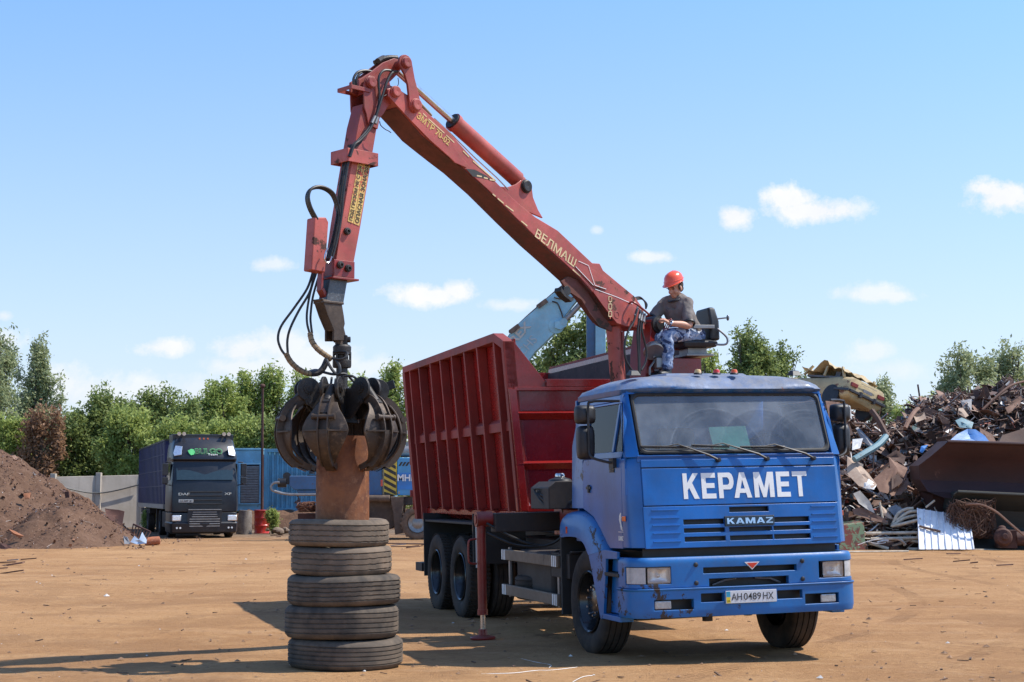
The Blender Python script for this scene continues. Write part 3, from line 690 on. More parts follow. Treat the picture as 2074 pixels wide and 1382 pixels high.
h1.grid(list(np.linspace(-1.0,1.0,9)), [1.0, 1.09], lambda y, z, d: Vector((1.16-d, y, z)), [], .03); tb(h1, 'radiator', M['black'], cab)
h1 = MB(); h1.grid(list(np.linspace(-.205,.31,7)), [1.286, 1.378], lambda y, z, d: Vector((fx(y, z, .032)-d, y, z)), [], .02); bd = tb(h1, 'grille_badge', M['black_gloss'], gr, bevel=.005)
g = MB(); glyphs(g, 'KAMAZ', -.185, 1.305, .475, .055, lambda y, z, o: Vector((fx(y, z, .036)+o, y, z)), .14); tb(g, 'badge_lettering', M['steel'], bd, smooth=0)
# windscreen with rubber seal
def rrect(y0, y1, z0, z1, r, n=6):
    o = []
    for cy, cz, a0 in ((y1-r, z1-r, 0), (y0+r, z1-r, PI/2), (y0+r, z0+r, PI), (y1-r, z0+r, 3*PI/2)):
        for k in range(n+1):
            a = a0+PI/2*k/n; o.append((cy+r*math.cos(a), cz+r*math.sin(a)))
    return o
def dens(pts, m_=.12):
    out = []
    for i, p in enumerate(pts):
        q = pts[(i+1) % len(pts)]; L = math.hypot(q[0]-p[0], q[1]-p[1]); k = max(1, int(L/m_))
        out += [(p[0]+(q[0]-p[0])*j/k, p[1]+(q[1]-p[1])*j/k) for j in range(k)]
    return out
outl = dens(rrect(-1.0, 1.0, 1.985, 2.575, .07)); sc = lambda p, k: (p[0]*(1-k/1.0), 2.28+(p[1]-2.28)*(1-k/.295))
sl_ = MB(); rings = []
for p in outl:
    q = sc(p, .032); r_ = [(*p, -.02), (*p, .012), (*sc(p, .016), .018), (*q, .004), (*q, -.02)]
    rings.append([Vector((wsx(y, z, o_), y, z)) for y, z, o_ in r_])
rings.append(rings[0]); sl_.loft(rings, cap=False); tb(sl_, 'windscreen_seal', M['rubber'], cab)
g = MB(); ws_y = list(np.linspace(-.985, .985, 15)); g.grid(ws_y, list(np.linspace(1.995, 2.565, 7)), lambda y, z, d: Vector((wsx(y, z, -.004)-d, y, z)), [], .005, solid=False)
tb(g, 'windscreen', M['glass_ws'], cab)
# wipers
for a, b, e, w0, w1 in (((-.985, 2.057), (-.50, 2.045), (-.224, 1.91), -.985, -.50), ((-.473, 2.062), (-.085, 2.045), (.285, 1.914), -.473, -.0), ((.025, 2.040), (.50, 2.035), (.788, 1.912), .0, .5)):
    g = MB(); P = lambda y, z, o: Vector((wsx(y, z, o), y, z)) if z > 1.96 else Vector((fx(y, z, o), y, z))
    mid = ((a[0]+b[0])/2, (a[1]+b[1])/2)
    g.tube([P(*e, .05), P(e[0]-.10, e[1]+.05, .055), P(mid[0]+.12, mid[1]+.02, .035), P(*mid, .03)], [.014, .012, .006, .005], 6)
    g.tube([P(*a, .02), P(*mid, .03), P(*b, .02)], .007, 6); g.tube([P(a[0], a[1]-.012, .012), P(mid[0], mid[1]-.012, .016), P(b[0], b[1]-.012, .012)], .005, 5)
    g.lathe(Vector((fx(e[0], e[1], .01), e[0], e[1])), (1, 0, .1), [(.022, 0), (.022, .045), (.015, .055), (0, .056)], 12)
    tb(g, 'wiper', M['black'], cab)
# cab interior
g = MB(); g.box(.55, 1.02, -1.0, 1.0, 1.80, 1.97); g.loft([[(.55, -1.0, 1.97), (1.05, -1.0, 1.97), (1.05, 1.0, 1.97), (.55, 1.0, 1.97)], [(.62, -.95, 2.0), (1.03, -.95, 1.985), (1.03, .95, 1.985), (.62, .95, 2.0)]])
tb(g, 'dashboard', M['interior'], cab, bevel=.01)
for y in (-.62, .0, .6):
    g = MB(); g.box(-.35, .2, y-.23, y+.23, 1.55, 1.72); g.loft([[(-.38, y-.23, 1.7), (-.25, y-.23, 1.7), (-.25, y+.23, 1.7), (-.38, y+.23, 1.7)], [(-.46, y-.2, 2.28), (-.36, y-.2, 2.28), (-.36, y+.2, 2.28), (-.46, y+.2, 2.28)]])
    tb(g, 'seat', M['seatcloth'], cab, bevel=.04, seg=3)
g = MB(); c0 = Vector((.62, .52, 2.05)); axw = Vector((-.5, 0, .87)).normalized(); u = Vector((0, 1, 0)); v_ = axw.cross(u)
ring = [c0+(u*math.cos(2*PI*k/32)+v_*math.sin(2*PI*k/32))*.225 for k in range(33)]; g.tube(ring, .013, 8)
for k in (0, 1, 2): g.beam(c0-axw*.03, c0+(u*math.cos(2*PI*k/3+PI/2)+v_*math.sin(2*PI*k/3+PI/2))*.22, .03, .012)
g.cyl(c0, c0-axw*.4, .03); tb(g, 'steering_wheel', M['black'], cab)
g = MB(); g.ext([(.975, -.215, 2.235), (.975, .175, 2.245), (1.105, .175, 1.992), (1.105, -.215, 1.992)], (-.012, 0, 0)); tb(g, 'green_folder', M['green'], cab, label='pale green folder propped behind the windscreen')
# mudguard over the front wheel and lower step panel
for s_ in (-1, 1):
    g = MB(); outer = [(-.82, 1.155), (-.825, 1.28), (-.75, 1.37), (-.60, 1.42), (-.33, 1.435), (-.05, 1.42), (.18, 1.36), (.38, 1.24), (.52, 1.14), (.62, 1.075)]
    inner = [(-.79, 1.15), (-.62, 1.165), (-.40, 1.17), (-.22, 1.16), (-.04, 1.11), (.05, 1.04), (.10, 1.0)]
    def arcp(P, n=28):
        P = [Vector((x, 0, z)) for x, z in P]; Q = bez(P, 6); L = [0]
        for i in range(1, len(Q)): L.append(L[-1]+(Q[i]-Q[i-1]).length)
        out = []
        for k in range(n+1):
            t = L[-1]*k/n; i = max(0, min(len(L)-2, next((j for j in range(len(L)-1) if L[j+1] >= t), len(L)-2)))
            f_ = (t-L[i])/max(1e-9, L[i+1]-L[i]); out.append(Q[i].lerp(Q[i+1], max(0, min(1, f_))))
        return out
    O_ = arcp(outer); I_ = arcp(inner); rings = []
    for p, q in zip(O_, I_):
        rings.append([Vector((p.x, s_*.80, p.z)), Vector((p.x, s_*1.10, p.z)), Vector((p.x*.97+q.x*.03, s_*1.15, p.z-.015)), Vector((p.x*.85+q.x*.15, s_*1.175, p.z*.85+q.z*.15)), Vector((q.x, s_*1.18, q.z)), Vector((q.x, s_*1.15, q.z-.0)), Vector((p.x*.6+q.x*.4, s_*1.14, p.z*.6+q.z*.4)), Vector((p.x, s_*.80, p.z-.03))])
    g.loft(rings)
    mg = tb(g, 'mudguard', M['blue_bump'], cab, smooth=50)
    g = MB(); g.ext([(x, s_*1.175, z) for x, z in ((.08, 1.055), (.62, 1.07), (.92, 1.06), (.92, .99), (.60, .98), (.585, .86), (.50, .44), (.44, .385), (.395, .40), (.30, .60), (.19, .83), (.10, .98))], (0, -s_*.03, 0))
    g.ext([(x, s_*1.10, z) for x, z in ((.57, .86), (.95, .86), (.95, .98), (.6, .99))], (0, -s_*.03, 0)); g.ext([(x, s_*1.10, z) for x, z in ((.5, .46), (.95, .46), (.95, .82), (.57, .82))], (0, -s_*.03, 0))
    g.box(.44, .97, s_*1.11-.07, s_*1.11+.07, .40, .45)
    tb(g, 'step_panel', M['blue_bump'], cab, bevel=.006)
    g = MB(); g.box(.56, .95, s_*1.12-.06, s_*1.12+.05, .82, .855); tb(g, 'step', M['chassis'], cab, bevel=.006)
    g = MB(); g.box(-.60, -.55, s_*1.178-.004, s_*1.178+.004, 1.20, 1.27); tb(g, 'marker_lens', M['redlens'], mg)
    g = MB(); g.box(-.80, -.76, s_*.98-.2, s_*.98+.18, .35, 1.16); tb(g, 'mud_flap', M['rubber'], mg)
# bumper
def bmp(s, z, d):                         # s: position along the bumper, from the right corner round to the left
    prof = .0
    if z > .96: prof = -(z-.96)**2*9
    if .70 < z < .725: prof = .012
    if z < .5: prof = -(.5-z)*.25
    a = abs(s)
    if a < .98: x = 1.33-.035*(a/.98)**2; y = s; nx_, ny_ = 1, 0
    else:
        t = min(1, (a-.98)/.34); ang = t*PI/2
        x = 1.295-.19*(1-math.cos(ang)) if t < 1 else 1.105-(a-1.32); y = (.98+.19*math.sin(ang))*(1 if s > 0 else -1)
        if t >= 1: y = 1.17*(1 if s > 0 else -1)
        nx_, ny_ = math.cos(ang), math.sin(ang)*(1 if s > 0 else -1)
    return Vector((x+(prof-d)*nx_, y+(prof-d)*ny_, z))
ss = sorted(set([round(v, 3) for v in list(np.linspace(-1.5, -.98, 12))+list(np.linspace(.98, 1.5, 12))+[-.96,-.82,-.785,-.6,-.575,-.535,-.50,-.465,-.41,-.37,-.32,-.27,-.13,0,.13,.28,.36,.41,.47,.50,.545,.575,.62,.74,.78,.90,.94]]))
up_z = [.726,.765,.80,.83,.85,.905,.925,.955,.975,.99,1.003,1.01]
lo_z = [.45,.46,.5,.525,.585,.6,.62,.665,.69,.70,.712,.724]
g = MB()
g.grid(ss, up_z, bmp, [(-1.30, -.785, .765, .925), (.74, 1.30, .765, .925), (-.465, .50, .85, .905), (-.41, .41, .726, .80)], .06)
g.grid(ss, lo_z, lambda s, z, d: bmp(s, z, d-.012), [(-.96, -.575, .525, .62), (.575, .94, .525, .62), (-.50, -.27, .585, .665), (.28, .545, .585, .665)], .06)
bump = tb(g, 'bumper', M['blue_bump'], bevel=.007)
g = MB(); g.box(1.16, 1.2, -1.0, 1.0, .5, .98)
for s_ in (-1, 1): g.box(1.0, 1.16, s_*1.08-.02, s_*1.08+.02, .5, .98)
tb(g, 'bumper_back', M['black'], bump)
for P_ in ([(1.24, -.34, .735), (1.26, -.22, .78), (1.24, -.1, .79)], [(1.24, .36, .735), (1.26, .25, .78), (1.24, .1, .79)]):
    g = MB(); g.tube(P_, .01); tb(g, 'tow_hook', M['dull_steel'], bump)
for s_ in (-1, 1):
    def L_(s, z, d): return bmp(s*s_, z, d)
    hsg = MB(); hsg.grid([.785,.9,1.03,1.1,1.2,1.30], [.765,.925], lambda s, z, d: L_(s, z, .05+d), [], .02); hl = tb(hsg, 'headlight', M['black'], bump)
    rf = MB(); cc = (.785+1.02)/2
    rings = []
    for k_, dd in ((1.0, .012), (.85, .035), (.5, .048), (.12, .049)):
        rings.append([L_(cc+yy_*.115*k_*1.0, .845+zz_*.072*k_, dd) for yy_, zz_ in [(max(-1, min(1, 1.35*math.cos(2*PI*i/24))), max(-1, min(1, 1.35*math.sin(2*PI*i/24)))) for i in range(24)]])
    rf.loft(rings, cap=False); rf.ball(L_(cc, .845, .03), .022, .022, .022); tb(rf, 'reflector', M['reflector'], hl)
    ln = MB(); ln.grid([.79,.9,1.02], [.77,.92], lambda s, z, d: L_(s, z, .004+d), [], .004); tb(ln, 'headlight_lens', M['lens'], hl)
    ln = MB(); ln.grid(list(np.linspace(1.04, 1.29, 7)), [.77,.92], lambda s, z, d: L_(s, z, .006+d), [], .008); tb(ln, 'indicator_lens', plain('ribbed_clear_lens', (.42,.42,.42), .2, coat=.5, bump=1, scale=50), hl)
    fg = MB(); a0, a1 = (.79, .955) if s_ < 0 else (.75, .915)
    fg.grid([a0, (a0+a1)/2, a1], [.533,.612], lambda s, z, d: L_(s, z, -.006+d), [], .03); fl = tb(fg, 'fog_light', plain('fog_lens', (.40,.40,.40), .12, .4, coat=.8, bump=.8, scale=90), bump, bevel=.012)
g = MB()
for y, z in ((-.54, .935), (-.54, .765), (.56, .935), (.56, .765)): g.lathe(bmp(y, z, -.0), (1, 0, 0), [(.022, 0), (.022, .008), (.012, .014), (0, .015)], 14)
tb(g, 'bumper_bolt', M['black'], bump)
g = MB(); g.ext([(1.345, -.055, .945), (1.345, .10, .945), (1.345, .023, .872)], (.006, 0, 0)); em = tb(g, 'front_emblem', M['white'], bump)
g = MB(); g.ext([(1.353, -.035, .937), (1.353, .08, .937), (1.353, .023, .885)], (.003, 0, 0)); tb(g, 'emblem_center', M['redlens'], em)
# number plate
g = MB(); g.box(1.352, 1.36, -.262, .262, .565, .682); npl = tb(g, 'number_plate', plain('plate_white', (.62,.63,.64), .35, var=.04), bump, bevel=.003)
g = MB(); V_, F_, tw, hh = text_mb('AH0489HX', .066, .43, -.004, depth=.002)
x0 = -.205
for txt, wd, gap in (('AH', .108, .018), ('0489', .178, .022), ('HX', .108, 0)):
    V_, F_, tw, hh = text_mb(txt, .066, wd, .004, depth=.002); g.add([Vector((1.3618+v.z*.3, x0+v.x, .592+v.y)) for v in V_], F_); x0 += wd+gap
tb(g, 'plate_characters', M['blackdecal'], npl, smooth=0)
g = MB(); g.box(1.3605, 1.3615, -.256, -.215, .625, .677); tb(g, 'plate_blue_band', plain('plate_blue', (.03,.33,.50), .4), npl)
g = MB(); g.box(1.3605, 1.3615, -.256, -.215, .571, .6245); yb_ = tb(g, 'plate_yellow_band', plain('plate_yellow', (.75,.55,.03), .4), npl)
V_, F_, tw, hh = text_mb('UA', .02, .03, .01, depth=.001); g = MB(); g.add([Vector((1.3622, -.25+v.x, .578+v.y)) for v in V_], F_); tb(g, 'plate_country_code', M['blackdecal'], npl, smooth=0)

# ---- scrap body
XR, XF = -8.15, -2.6
def yw(z): return 1.08+.15*(z-1.42)/1.98            # outer face of the ribs
BODY = MB(); ti = .12
for s_ in (-1, 1):
    n_ = 14; us = list(np.linspace(XR, XF, 30)); vs_ = list(np.linspace(1.42, 3.44, 9))
    BODY.grid(us, vs_, lambda x, z, d: Vector((x, s_*(yw(z)-ti+.006*noise.noise(Vector((x*1.6, z*1.3, s_*3)))-d), z+(.06 if z > 3.43 and x < -3.06 else 0))), [], .02)
# floor, belly, rear gate, front wall with the cut-out rim
BODY.box(XR, XF, -1.0, 1.0, 1.33, 1.40)
for s_ in (-1, 1): BODY.ext([(XR+.45, s_*1.0, 1.42), (XR+.45, s_*.80, 1.26), (XR+.45, s_*.6, 1.26), (XR+.45, s_*.6, 1.42)], (XF-.5-XR-.45, 0, 0))
BODY.box(XR-.03, XR, -1.1, 1.1, 1.38, 3.45)
fw = [(-1.10, 1.40), (1.10, 1.40), (1.2, 2.9), (.7, 2.88), (-.7, 2.88), (-1.2, 2.9)]
BODY.ext([(XF-.02, y, z) for y, z in fw], (-.03, 0, 0))
body = tb(BODY, 'cargo_body', M['red_body'], bevel=.004)
g = MB()
for s_ in (-1, 1): g.grid(list(np.linspace(XR+.01, XF-.06, 20)), list(np.linspace(1.41, 3.43, 8)), lambda x, z, d: Vector((x, s_*(yw(z)-ti-.028+.008*noise.noise(Vector((x*2, z*2, s_*7)))-d), z)), [], .004)
g.box(XR+.01, XF-.06, -.95, .95, 1.402, 1.42)
tb(g, 'inner_lining', rusty('worn_inner_lining', (.07,.035,.028), (.045,.026,.022), (.13,.06,.045), 3), body)
# side gussets of the front wall
for s_ in (-1, 1):
    g = MB(); g.ext([(XF+.012, s_*y, z) for y, z in ((1.23, 3.40), (1.115, 3.405), (.69, 2.873), (.69, 2.865), (1.20, 2.855))], (-.04, 0, 0))
    tb(g, 'front_gusset', M['red_body'], body, bevel=.004)
g = MB()
g.box(XF-.03, XF+.05, -.73, .73, 2.865, 2.955); g.box(XF, XF+.05, -1.13, 1.13, 2.82, 2.862)
for z in (2.555, 1.965): g.hexa([(XF-.02, -1.09, z-.075), (XF+.02, -1.09, z-.075), (XF+.02, 1.09, z-.075), (XF-.02, 1.09, z-.075), (XF-.02, -1.09, z+.03), (XF+.065, -1.09, z+.0), (XF+.065, 1.09, z+.0), (XF-.02, 1.09, z+.03)])
for s_ in (-1, 1): g.hexa([(XF-.02, s_*yw(1.41)-.0, 1.41), (XF+.06, s_*yw(1.41), 1.41), (XF+.06, s_*(yw(1.41)-.09), 1.41), (XF-.02, s_*(yw(1.41)-.09), 1.41), (XF-.02, s_*1.20, 2.84), (XF+.06, s_*1.20, 2.84), (XF+.06, s_*1.11, 2.84), (XF-.02, s_*1.11, 2.84)])
g.box(XF-.02, XF+.05, -1.08, 1.08, 1.40, 1.47)
tb(g, 'front_rib', M['red_body'], body, bevel=.004)
V_, F_, tw, hh = text_mb('АЛЬ', .12, .36, -.02); g = MB(); g.add([Vector((XF+.002+v.z, -1.045+v.x, 1.44+v.y)) for v in V_], F_); tb(g, 'chalk_lettering', M['white'], body, smooth=0)
ribx = [-7.69, -7.09, -6.38, -5.79, -5.15, -4.49, -3.85, -3.07]
for s_ in (-1, 1):
    for i, X in enumerate(ribx):
        wz = .028; g = MB(); zt = 3.44; zb = 1.24 if i == 0 else 1.40
        g.loft([[(X-wz, s_*(yw(zb)-ti), zb), (X+wz, s_*(yw(zb)-ti), zb), (X+wz, s_*(yw(zb)+.0), zb), (X-wz, s_*(yw(zb)+.0), zb)], [(X-wz, s_*(yw(zt)-ti), zt), (X+wz, s_*(yw(zt)-ti), zt), (X+wz, s_*(yw(zt)+.0), zt), (X-wz, s_*(yw(zt)+.0), zt)]])
        if 0 < i < 7: g.ext([(X-wz, s_*(yw(1.42)), 1.42), (X-wz, s_*(yw(1.42)-.26), 1.25), (X-wz, s_*(yw(1.42)-.30), 1.30), (X-wz, s_*(yw(1.42)-.09), 1.44)], (2*wz, 0, 0))
        tb(g, 'rib', M['red_rib'], body, bevel=.005)
g = MB()
for s_ in (-1, 1):
    # top rail with the sloped front end, middle rail, rear and front posts
    rail = [(XR, 3.44), (-3.06, 3.44), (XF+.0, 3.30), (XF, 3.405), (-3.05, 3.545), (XR, 3.535)]
    g.ext([(x, s_*(1.238), z) for x, z in rail], (0, -s_*.13, 0))
    for i in range(len(ribx)+1):
        x0 = ([XR+.13]+[x+.03 for x in ribx])[i]; x1 = ([x-.03 for x in ribx]+[XF-.02])[i]
        g.hexa([(x0, s_*(yw(2.36)-ti), 2.36), (x1, s_*(yw(2.36)-ti), 2.36), (x1, s_*(yw(2.36)-.05), 2.36), (x0, s_*(yw(2.36)-.05), 2.36), (x0, s_*(yw(2.5)-ti), 2.52), (x1, s_*(yw(2.5)-ti), 2.52), (x1, s_*(yw(2.45)-.055), 2.47), (x0, s_*(yw(2.45)-.055), 2.47)])
    for x0, x1, zb, zt, pr in ((XR-.02, XR+.13, 1.235, 3.438, .004), (XF-.14, XF-.0, 1.41, 3.34, .004), (XF-.07, XF+.012, 1.41, 3.41, .02)):
        g.loft([[(x0, s_*(yw(zb)-ti), zb), (x1, s_*(yw(zb)-ti), zb), (x1, s_*(yw(zb)+pr), zb), (x0, s_*(yw(zb)+pr), zb)], [(x0, s_*(yw(zt)-ti), zt), (x1, s_*(yw(zt)-ti), zt), (x1, s_*(yw(zt)+pr), zt), (x0, s_*(yw(zt)+pr), zt)]])
    g.box(XR+.02, XR+.5, s_*1.0-.012, s_*1.0+.012, 1.24, 1.42)
    for z in (1.62, 2.1, 2.7): g.cyl((XR-.07, s_*1.1, z-.05), (XR-.07, s_*1.1, z+.05), .03)
tb(g, 'body_frame', M['red_rib'], body, bevel=.005)
# ------------------------------------------------------------------ the loader crane on the lorry
P0 = LW @ lt(1313, 660, X=-1.7)
GC = Vector((-1.62, 14.8, 0))                     # where the grapple hangs
_u = Vector((GC.x-P0.x, GC.y-P0.y, 0)); BL = _u.length; _u.normalize()
_n = Vector((-_u.y, _u.x, 0)); _n = _n if _n.y < 0 else -_n
BF = Matrix(((_u.x, _n.x, 0, P0.x), (_u.y, _n.y, 0, P0.y), (0, 0, 1, 0), (0, 0, 0, 1)))   # boom frame: along, sideways, up
BFR = ROOT_I @ BF
def pp(px, py, off=0):
    o = Vector((P0.x, P0.y, 0))+_n*off; d = ray(px, py); t = (o-EYEV).dot(_n)/d.dot(_n); q = EYEV+d*t
    return Vector(((q-P0).dot(_u), off, q.z))
def bb(mb, name, mat, parent=TRK, **k): return mb.build(name, mat, parent, BFR, **k)
def plate(mb, pts, off, th):                      # outline given by points seen on the near side of the boom
    mb.ext([pp(x, y, off) for x, y in pts], (0, -th, 0))
def pin(mb, s, z, off, r=.05, n=20, h=.03):
    mb.lathe((s, off, z), (0, 1, 0), [(r*1.35, 0), (r*1.35, .012), (r*1.2, .014), (r*1.2, h), (r, h+.008), (r*.3, h+.008), (0, h+.004)], n)
HW = .16
top = [(800,176),(833,197),(870,232),(905,262),(955,318),(1010,374),(1050,412),(1085,440),(1130,467),(1165,500),(1200,533),(1215,534),(1222,548),(1252,573),(1285,600),(1303,625)]
bot = [(1306,668),(1285,664),(1267,661),(1250,656),(1242.6,648.6),(1224,624),(1202,594),(1174,561.5),(1140,530),(1093,488),(1046.7,443),(989,385),(940,341),(911.5,319),(885,298),(856,274.5),(830,245),(804.5,217),(785,196),(784,180)]
B_ = MB(); B_.ext([pp(x, y, HW) for x, y in top+bot], (0, -2*HW, 0))
boom = bb(B_, 'boom', M['red_crane'], bevel=.008)
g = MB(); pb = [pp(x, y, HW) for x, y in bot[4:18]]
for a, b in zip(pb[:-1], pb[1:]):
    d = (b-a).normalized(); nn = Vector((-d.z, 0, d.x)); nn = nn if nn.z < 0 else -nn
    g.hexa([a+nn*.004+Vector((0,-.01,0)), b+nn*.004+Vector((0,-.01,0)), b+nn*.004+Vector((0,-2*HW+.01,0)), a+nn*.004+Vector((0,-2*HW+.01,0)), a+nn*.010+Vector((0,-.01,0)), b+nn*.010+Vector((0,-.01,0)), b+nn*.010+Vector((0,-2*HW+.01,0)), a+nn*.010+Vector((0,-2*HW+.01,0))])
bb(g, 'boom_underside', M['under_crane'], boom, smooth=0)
# doubler plates at the root and the tip
g = MB()
for o_, t_ in ((HW+.012, .011), (-HW-.001, .011)):
    plate(g, [(1164,538),(1172,529),(1190,537),(1229,566),(1234,580),(1228,587),(1203,580)], o_, t_)
    plate(g, [(1202,592),(1206,587),(1250,603),(1284,618),(1296,655),(1290,663),(1268,661),(1250,655),(1243,647),(1222,620)], o_+.001, t_)
bb(g, 'boom_doubler', M['red_crane'], boom, bevel=.003)
g = MB()
for o_, t_ in ((HW+.016, .015), (-HW-.001, .015)):
    plate(g, [(945,340),(922,330),(911,319),(870,283),(831,243),(804,214),(786,194),(787,182),(796,176),(820,190),(860,230),(900,268),(922,293),(923,303),(948,334)], o_, t_)
bb(g, 'boom_tip_plate', M['red_crane'], boom, bevel=.004)
# lug that carries the jib cylinder
g = MB()
for o_ in (.10, -.07): plate(g, [(1014,378),(1030,379),(1046,373),(1056,365),(1068,366),(1077,376),(1080,400),(1090,425),(1100,442),(1060,425)], o_, .03)
lug = bb(g, 'cylinder_lug', M['red_crane'], boom, bevel=.005)
g = MB(); q = pp(1065, 378, .10); pin(g, q.x, q.z, .10, .055); bb(g, 'lug_pin', M['grease'], lug)
# jib cylinder
A_ = Vector((2.04, 0, 4.905)); E_ = Vector((3.817, 0, 5.833)); dd = (E_-A_)
J0 = MB(); J0.cyl(A_+dd*.03, A_+dd*.545, .088, n=28); J0.cyl(A_+dd*.525, A_+dd*.548, .098, n=28); J0.cyl(A_+dd*.0, A_+dd*.04, .07, n=20)
jc = bb(J0, 'jib_cylinder', M['red_crane'])
g = MB(); g.cyl(A_+dd*.546, A_+dd*.556, .085, n=24); bb(g, 'cylinder_gland', M['grease'], jc)
g = MB(); g.cyl(A_+dd*.5, A_+dd*.97, .036, n=20); bb(g, 'piston_rod', M['steel'], jc)
# steel pipe clipped along the boom top
g = MB(); pts = [pp(838,205,.12), pp(880,240,.13), pp(915,273,.13), pp(960,318,.13), pp(1006,360,.13), pp(1030,385,.13)]
g.tube(pts[1:], .007, 6); bb(g, 'hydraulic_pipe', M['steel'], boom)
g = MB(); g.tube([pp(840,200,.12), pp(852,212,.12), pp(863,224,.13), pp(873,235,.13)], .018, 8); bb(g, 'wrapped_hose', M['wrap'], boom)
# worn lettering and line decals on the boom side
def boom_text(txt, px0, px1, off, height, mat, name, parent=boom, bold=.02, sx=None, width=None, shear=0):
    a = pp(*px0, off); b = pp(*px1, off); d = (b-a); L = d.length; d.normalize(); up = Vector((0, -1, 0)).cross(d); up = up if up.z > 0 else -up
    V, F, w, h = text_mb(txt, height, L, bold, shear, .002); mb = MB()
    mb.add([a+d*v.x+up*v.y+Vector((0, v.z, 0)) for v in V], F); return bb(mb, name, mat, parent, smooth=0)
def stripe(mb, a, b, w, off):
    a = pp(*a, off); b = pp(*b, off); d = (b-a).normalized(); up = Vector((0, 1, 0)).cross(d)
    mb.ext([a-up*w/2, b-up*w/2, b+up*w/2, a+up*w/2], (0, -.002, 0))
boom_text('ЗМТР 70-02', (843,238), (908,296), HW+.019, .072, M['yellow'], 'model_lettering', bold=.015)
boom_text('ВЕЛМАШ', (1083,479), (1163,542), HW+.004, .100, M['cream'], 'maker_lettering', bold=.012)
g = MB()
for a, b in (((857,230),(864,237)),((868,241),(900,270)),((904,274),(920,289))): stripe(g, a, b, .011, HW+.019)
for a, b in (((938,306),(950,318)),((958,326),(1004,366)),((966,356),(976,358)),((980,360),(988,362)),((992,364),(1004,366)),((998,393),(1004,398)),((1008,402),(1020,412)),((1024,416),(1040,428)),((1056,448),(1068,458)),((1160,546),(1176,560))): stripe(g, a, b, .014, HW+.004)
bb(g, 'line_decal', M['cream'], boom, smooth=0)
g = MB(); g.ext([pp(x, y, HW+.003) for x, y in ((944,342),(962,344),(985,356),(1000,368),(985,362),(958,358))], (0, -.002, 0)); bb(g, 'dark_decal', M['blackdecal'], boom, smooth=0)
g = MB()
for a, b in (((1172,529),(1192,538)),((1192,538),(1205,578)),((1205,578),(1228,586)),((1206,586),(1250,602)),((1250,602),(1282,616)),((1166,540),(1202,578))): stripe(g, a, b, .006, HW+.0175)
bb(g, 'white_edge_line', M['white'], boom, smooth=0)
g = MB()   # chain marking
for y0 in (601, 616, 631):
    for a, b in (((1233,y0),(1239,y0)),((1233,y0),(1233,y0+10)),((1239,y0),(1239,y0+10)),((1233,y0+10),(1239,y0+10)),((1236,y0+10),(1236,y0+15))):
        stripe(g, a, b, .011, HW+.018)
bb(g, 'chain_decal', M['cream'], boom, smooth=0)
g = MB(); q = pp(1249, 638, HW+.012); g.lathe((q.x, HW+.008, q.z), (0, 1, 0), [(.042, 0), (.042, .008), (.034, .010), (.030, .002), (.008, .002), (0, .004)], 20); bb(g, 'inspection_cap', M['red_crane'], boom)
# root bracket with the lift cylinder head, belly
g = MB()
for o_ in (.11, -.08): plate(g, [(1137,570),(1150,560),(1168,566),(1190,590),(1222,640),(1240,662),(1240,672),(1215,662),(1195,636),(1178,608),(1160,596),(1148,588)], o_, .03)
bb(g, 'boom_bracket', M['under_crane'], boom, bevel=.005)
g = MB(); a = pp(1140, 585, .1); g.lathe((a.x-.05, .03, a.z-.02), (0, 1, 0), [(0, 0), (.055, 0), (.055, .09), (0, .09)], 20); plate(g, [(1137,582),(1150,598),(1163,606),(1158,612),(1143,600),(1135,590)], .12, .1); bb(g, 'dark_bracket', M['grease'], boom, bevel=.005)
# lift cylinder
g = MB(); a = pp(1243, 664, .0); b = pp(1251, 762, 0); d = (b-a); g.tube([a-d*.02, a+d*1.0, a+d*1.9], [.088, .088, .088], 24); lc = bb(g, 'lift_cylinder', M['red_crane'])
g = MB(); g.tube([pp(1262,690,.1), pp(1262,745,.12)], .010, 8); g.tube([pp(1262,672,.1), pp(1262,690,.1)], .017, 8); bb(g, 'cylinder_pipe', M['red_leg'], lc)
# column head: pivot block, column
g = MB(); g.lathe((0, -.15, P0.z), (0, 1, 0), [(0, 0), (.10, 0), (.10, .31), (.07, .315), (.06, .335), (0, .335)], 28); bb(g, 'pivot_pin', M['grease'])
K = MB()
K.loft([[(-.13, -.12, 1.5), (.22, -.12, 1.5), (.22, .12, 1.5), (-.13, .12, 1.5)], [(-.10, -.12, 2.9), (.20, -.12, 2.9), (.20, .12, 2.9), (-.10, .12, 2.9)], [(-.12, -.14, 3.2), (.16, -.14, 3.2), (.16, .14, 3.2), (-.12, .14, 3.2)], [(-.11, -.135, P0.z+.06), (.09, -.135, P0.z+.06), (.09, .135, P0.z+.06), (-.11, .135, P0.z+.06)]])
col_ = bb(K, 'crane_column', M['red_leg'], bevel=.01)
g = MB(); g.cyl((0, 0, 1.18), (0, 0, 1.5), .30, n=32); g.cyl((0, 0, 1.05), (0, 0, 1.18), .36, n=32); g.box(-.25, .55, -.2, .2, 1.5, 1.75); bb(g, 'slewing_base', M['grease'], bevel=.01)
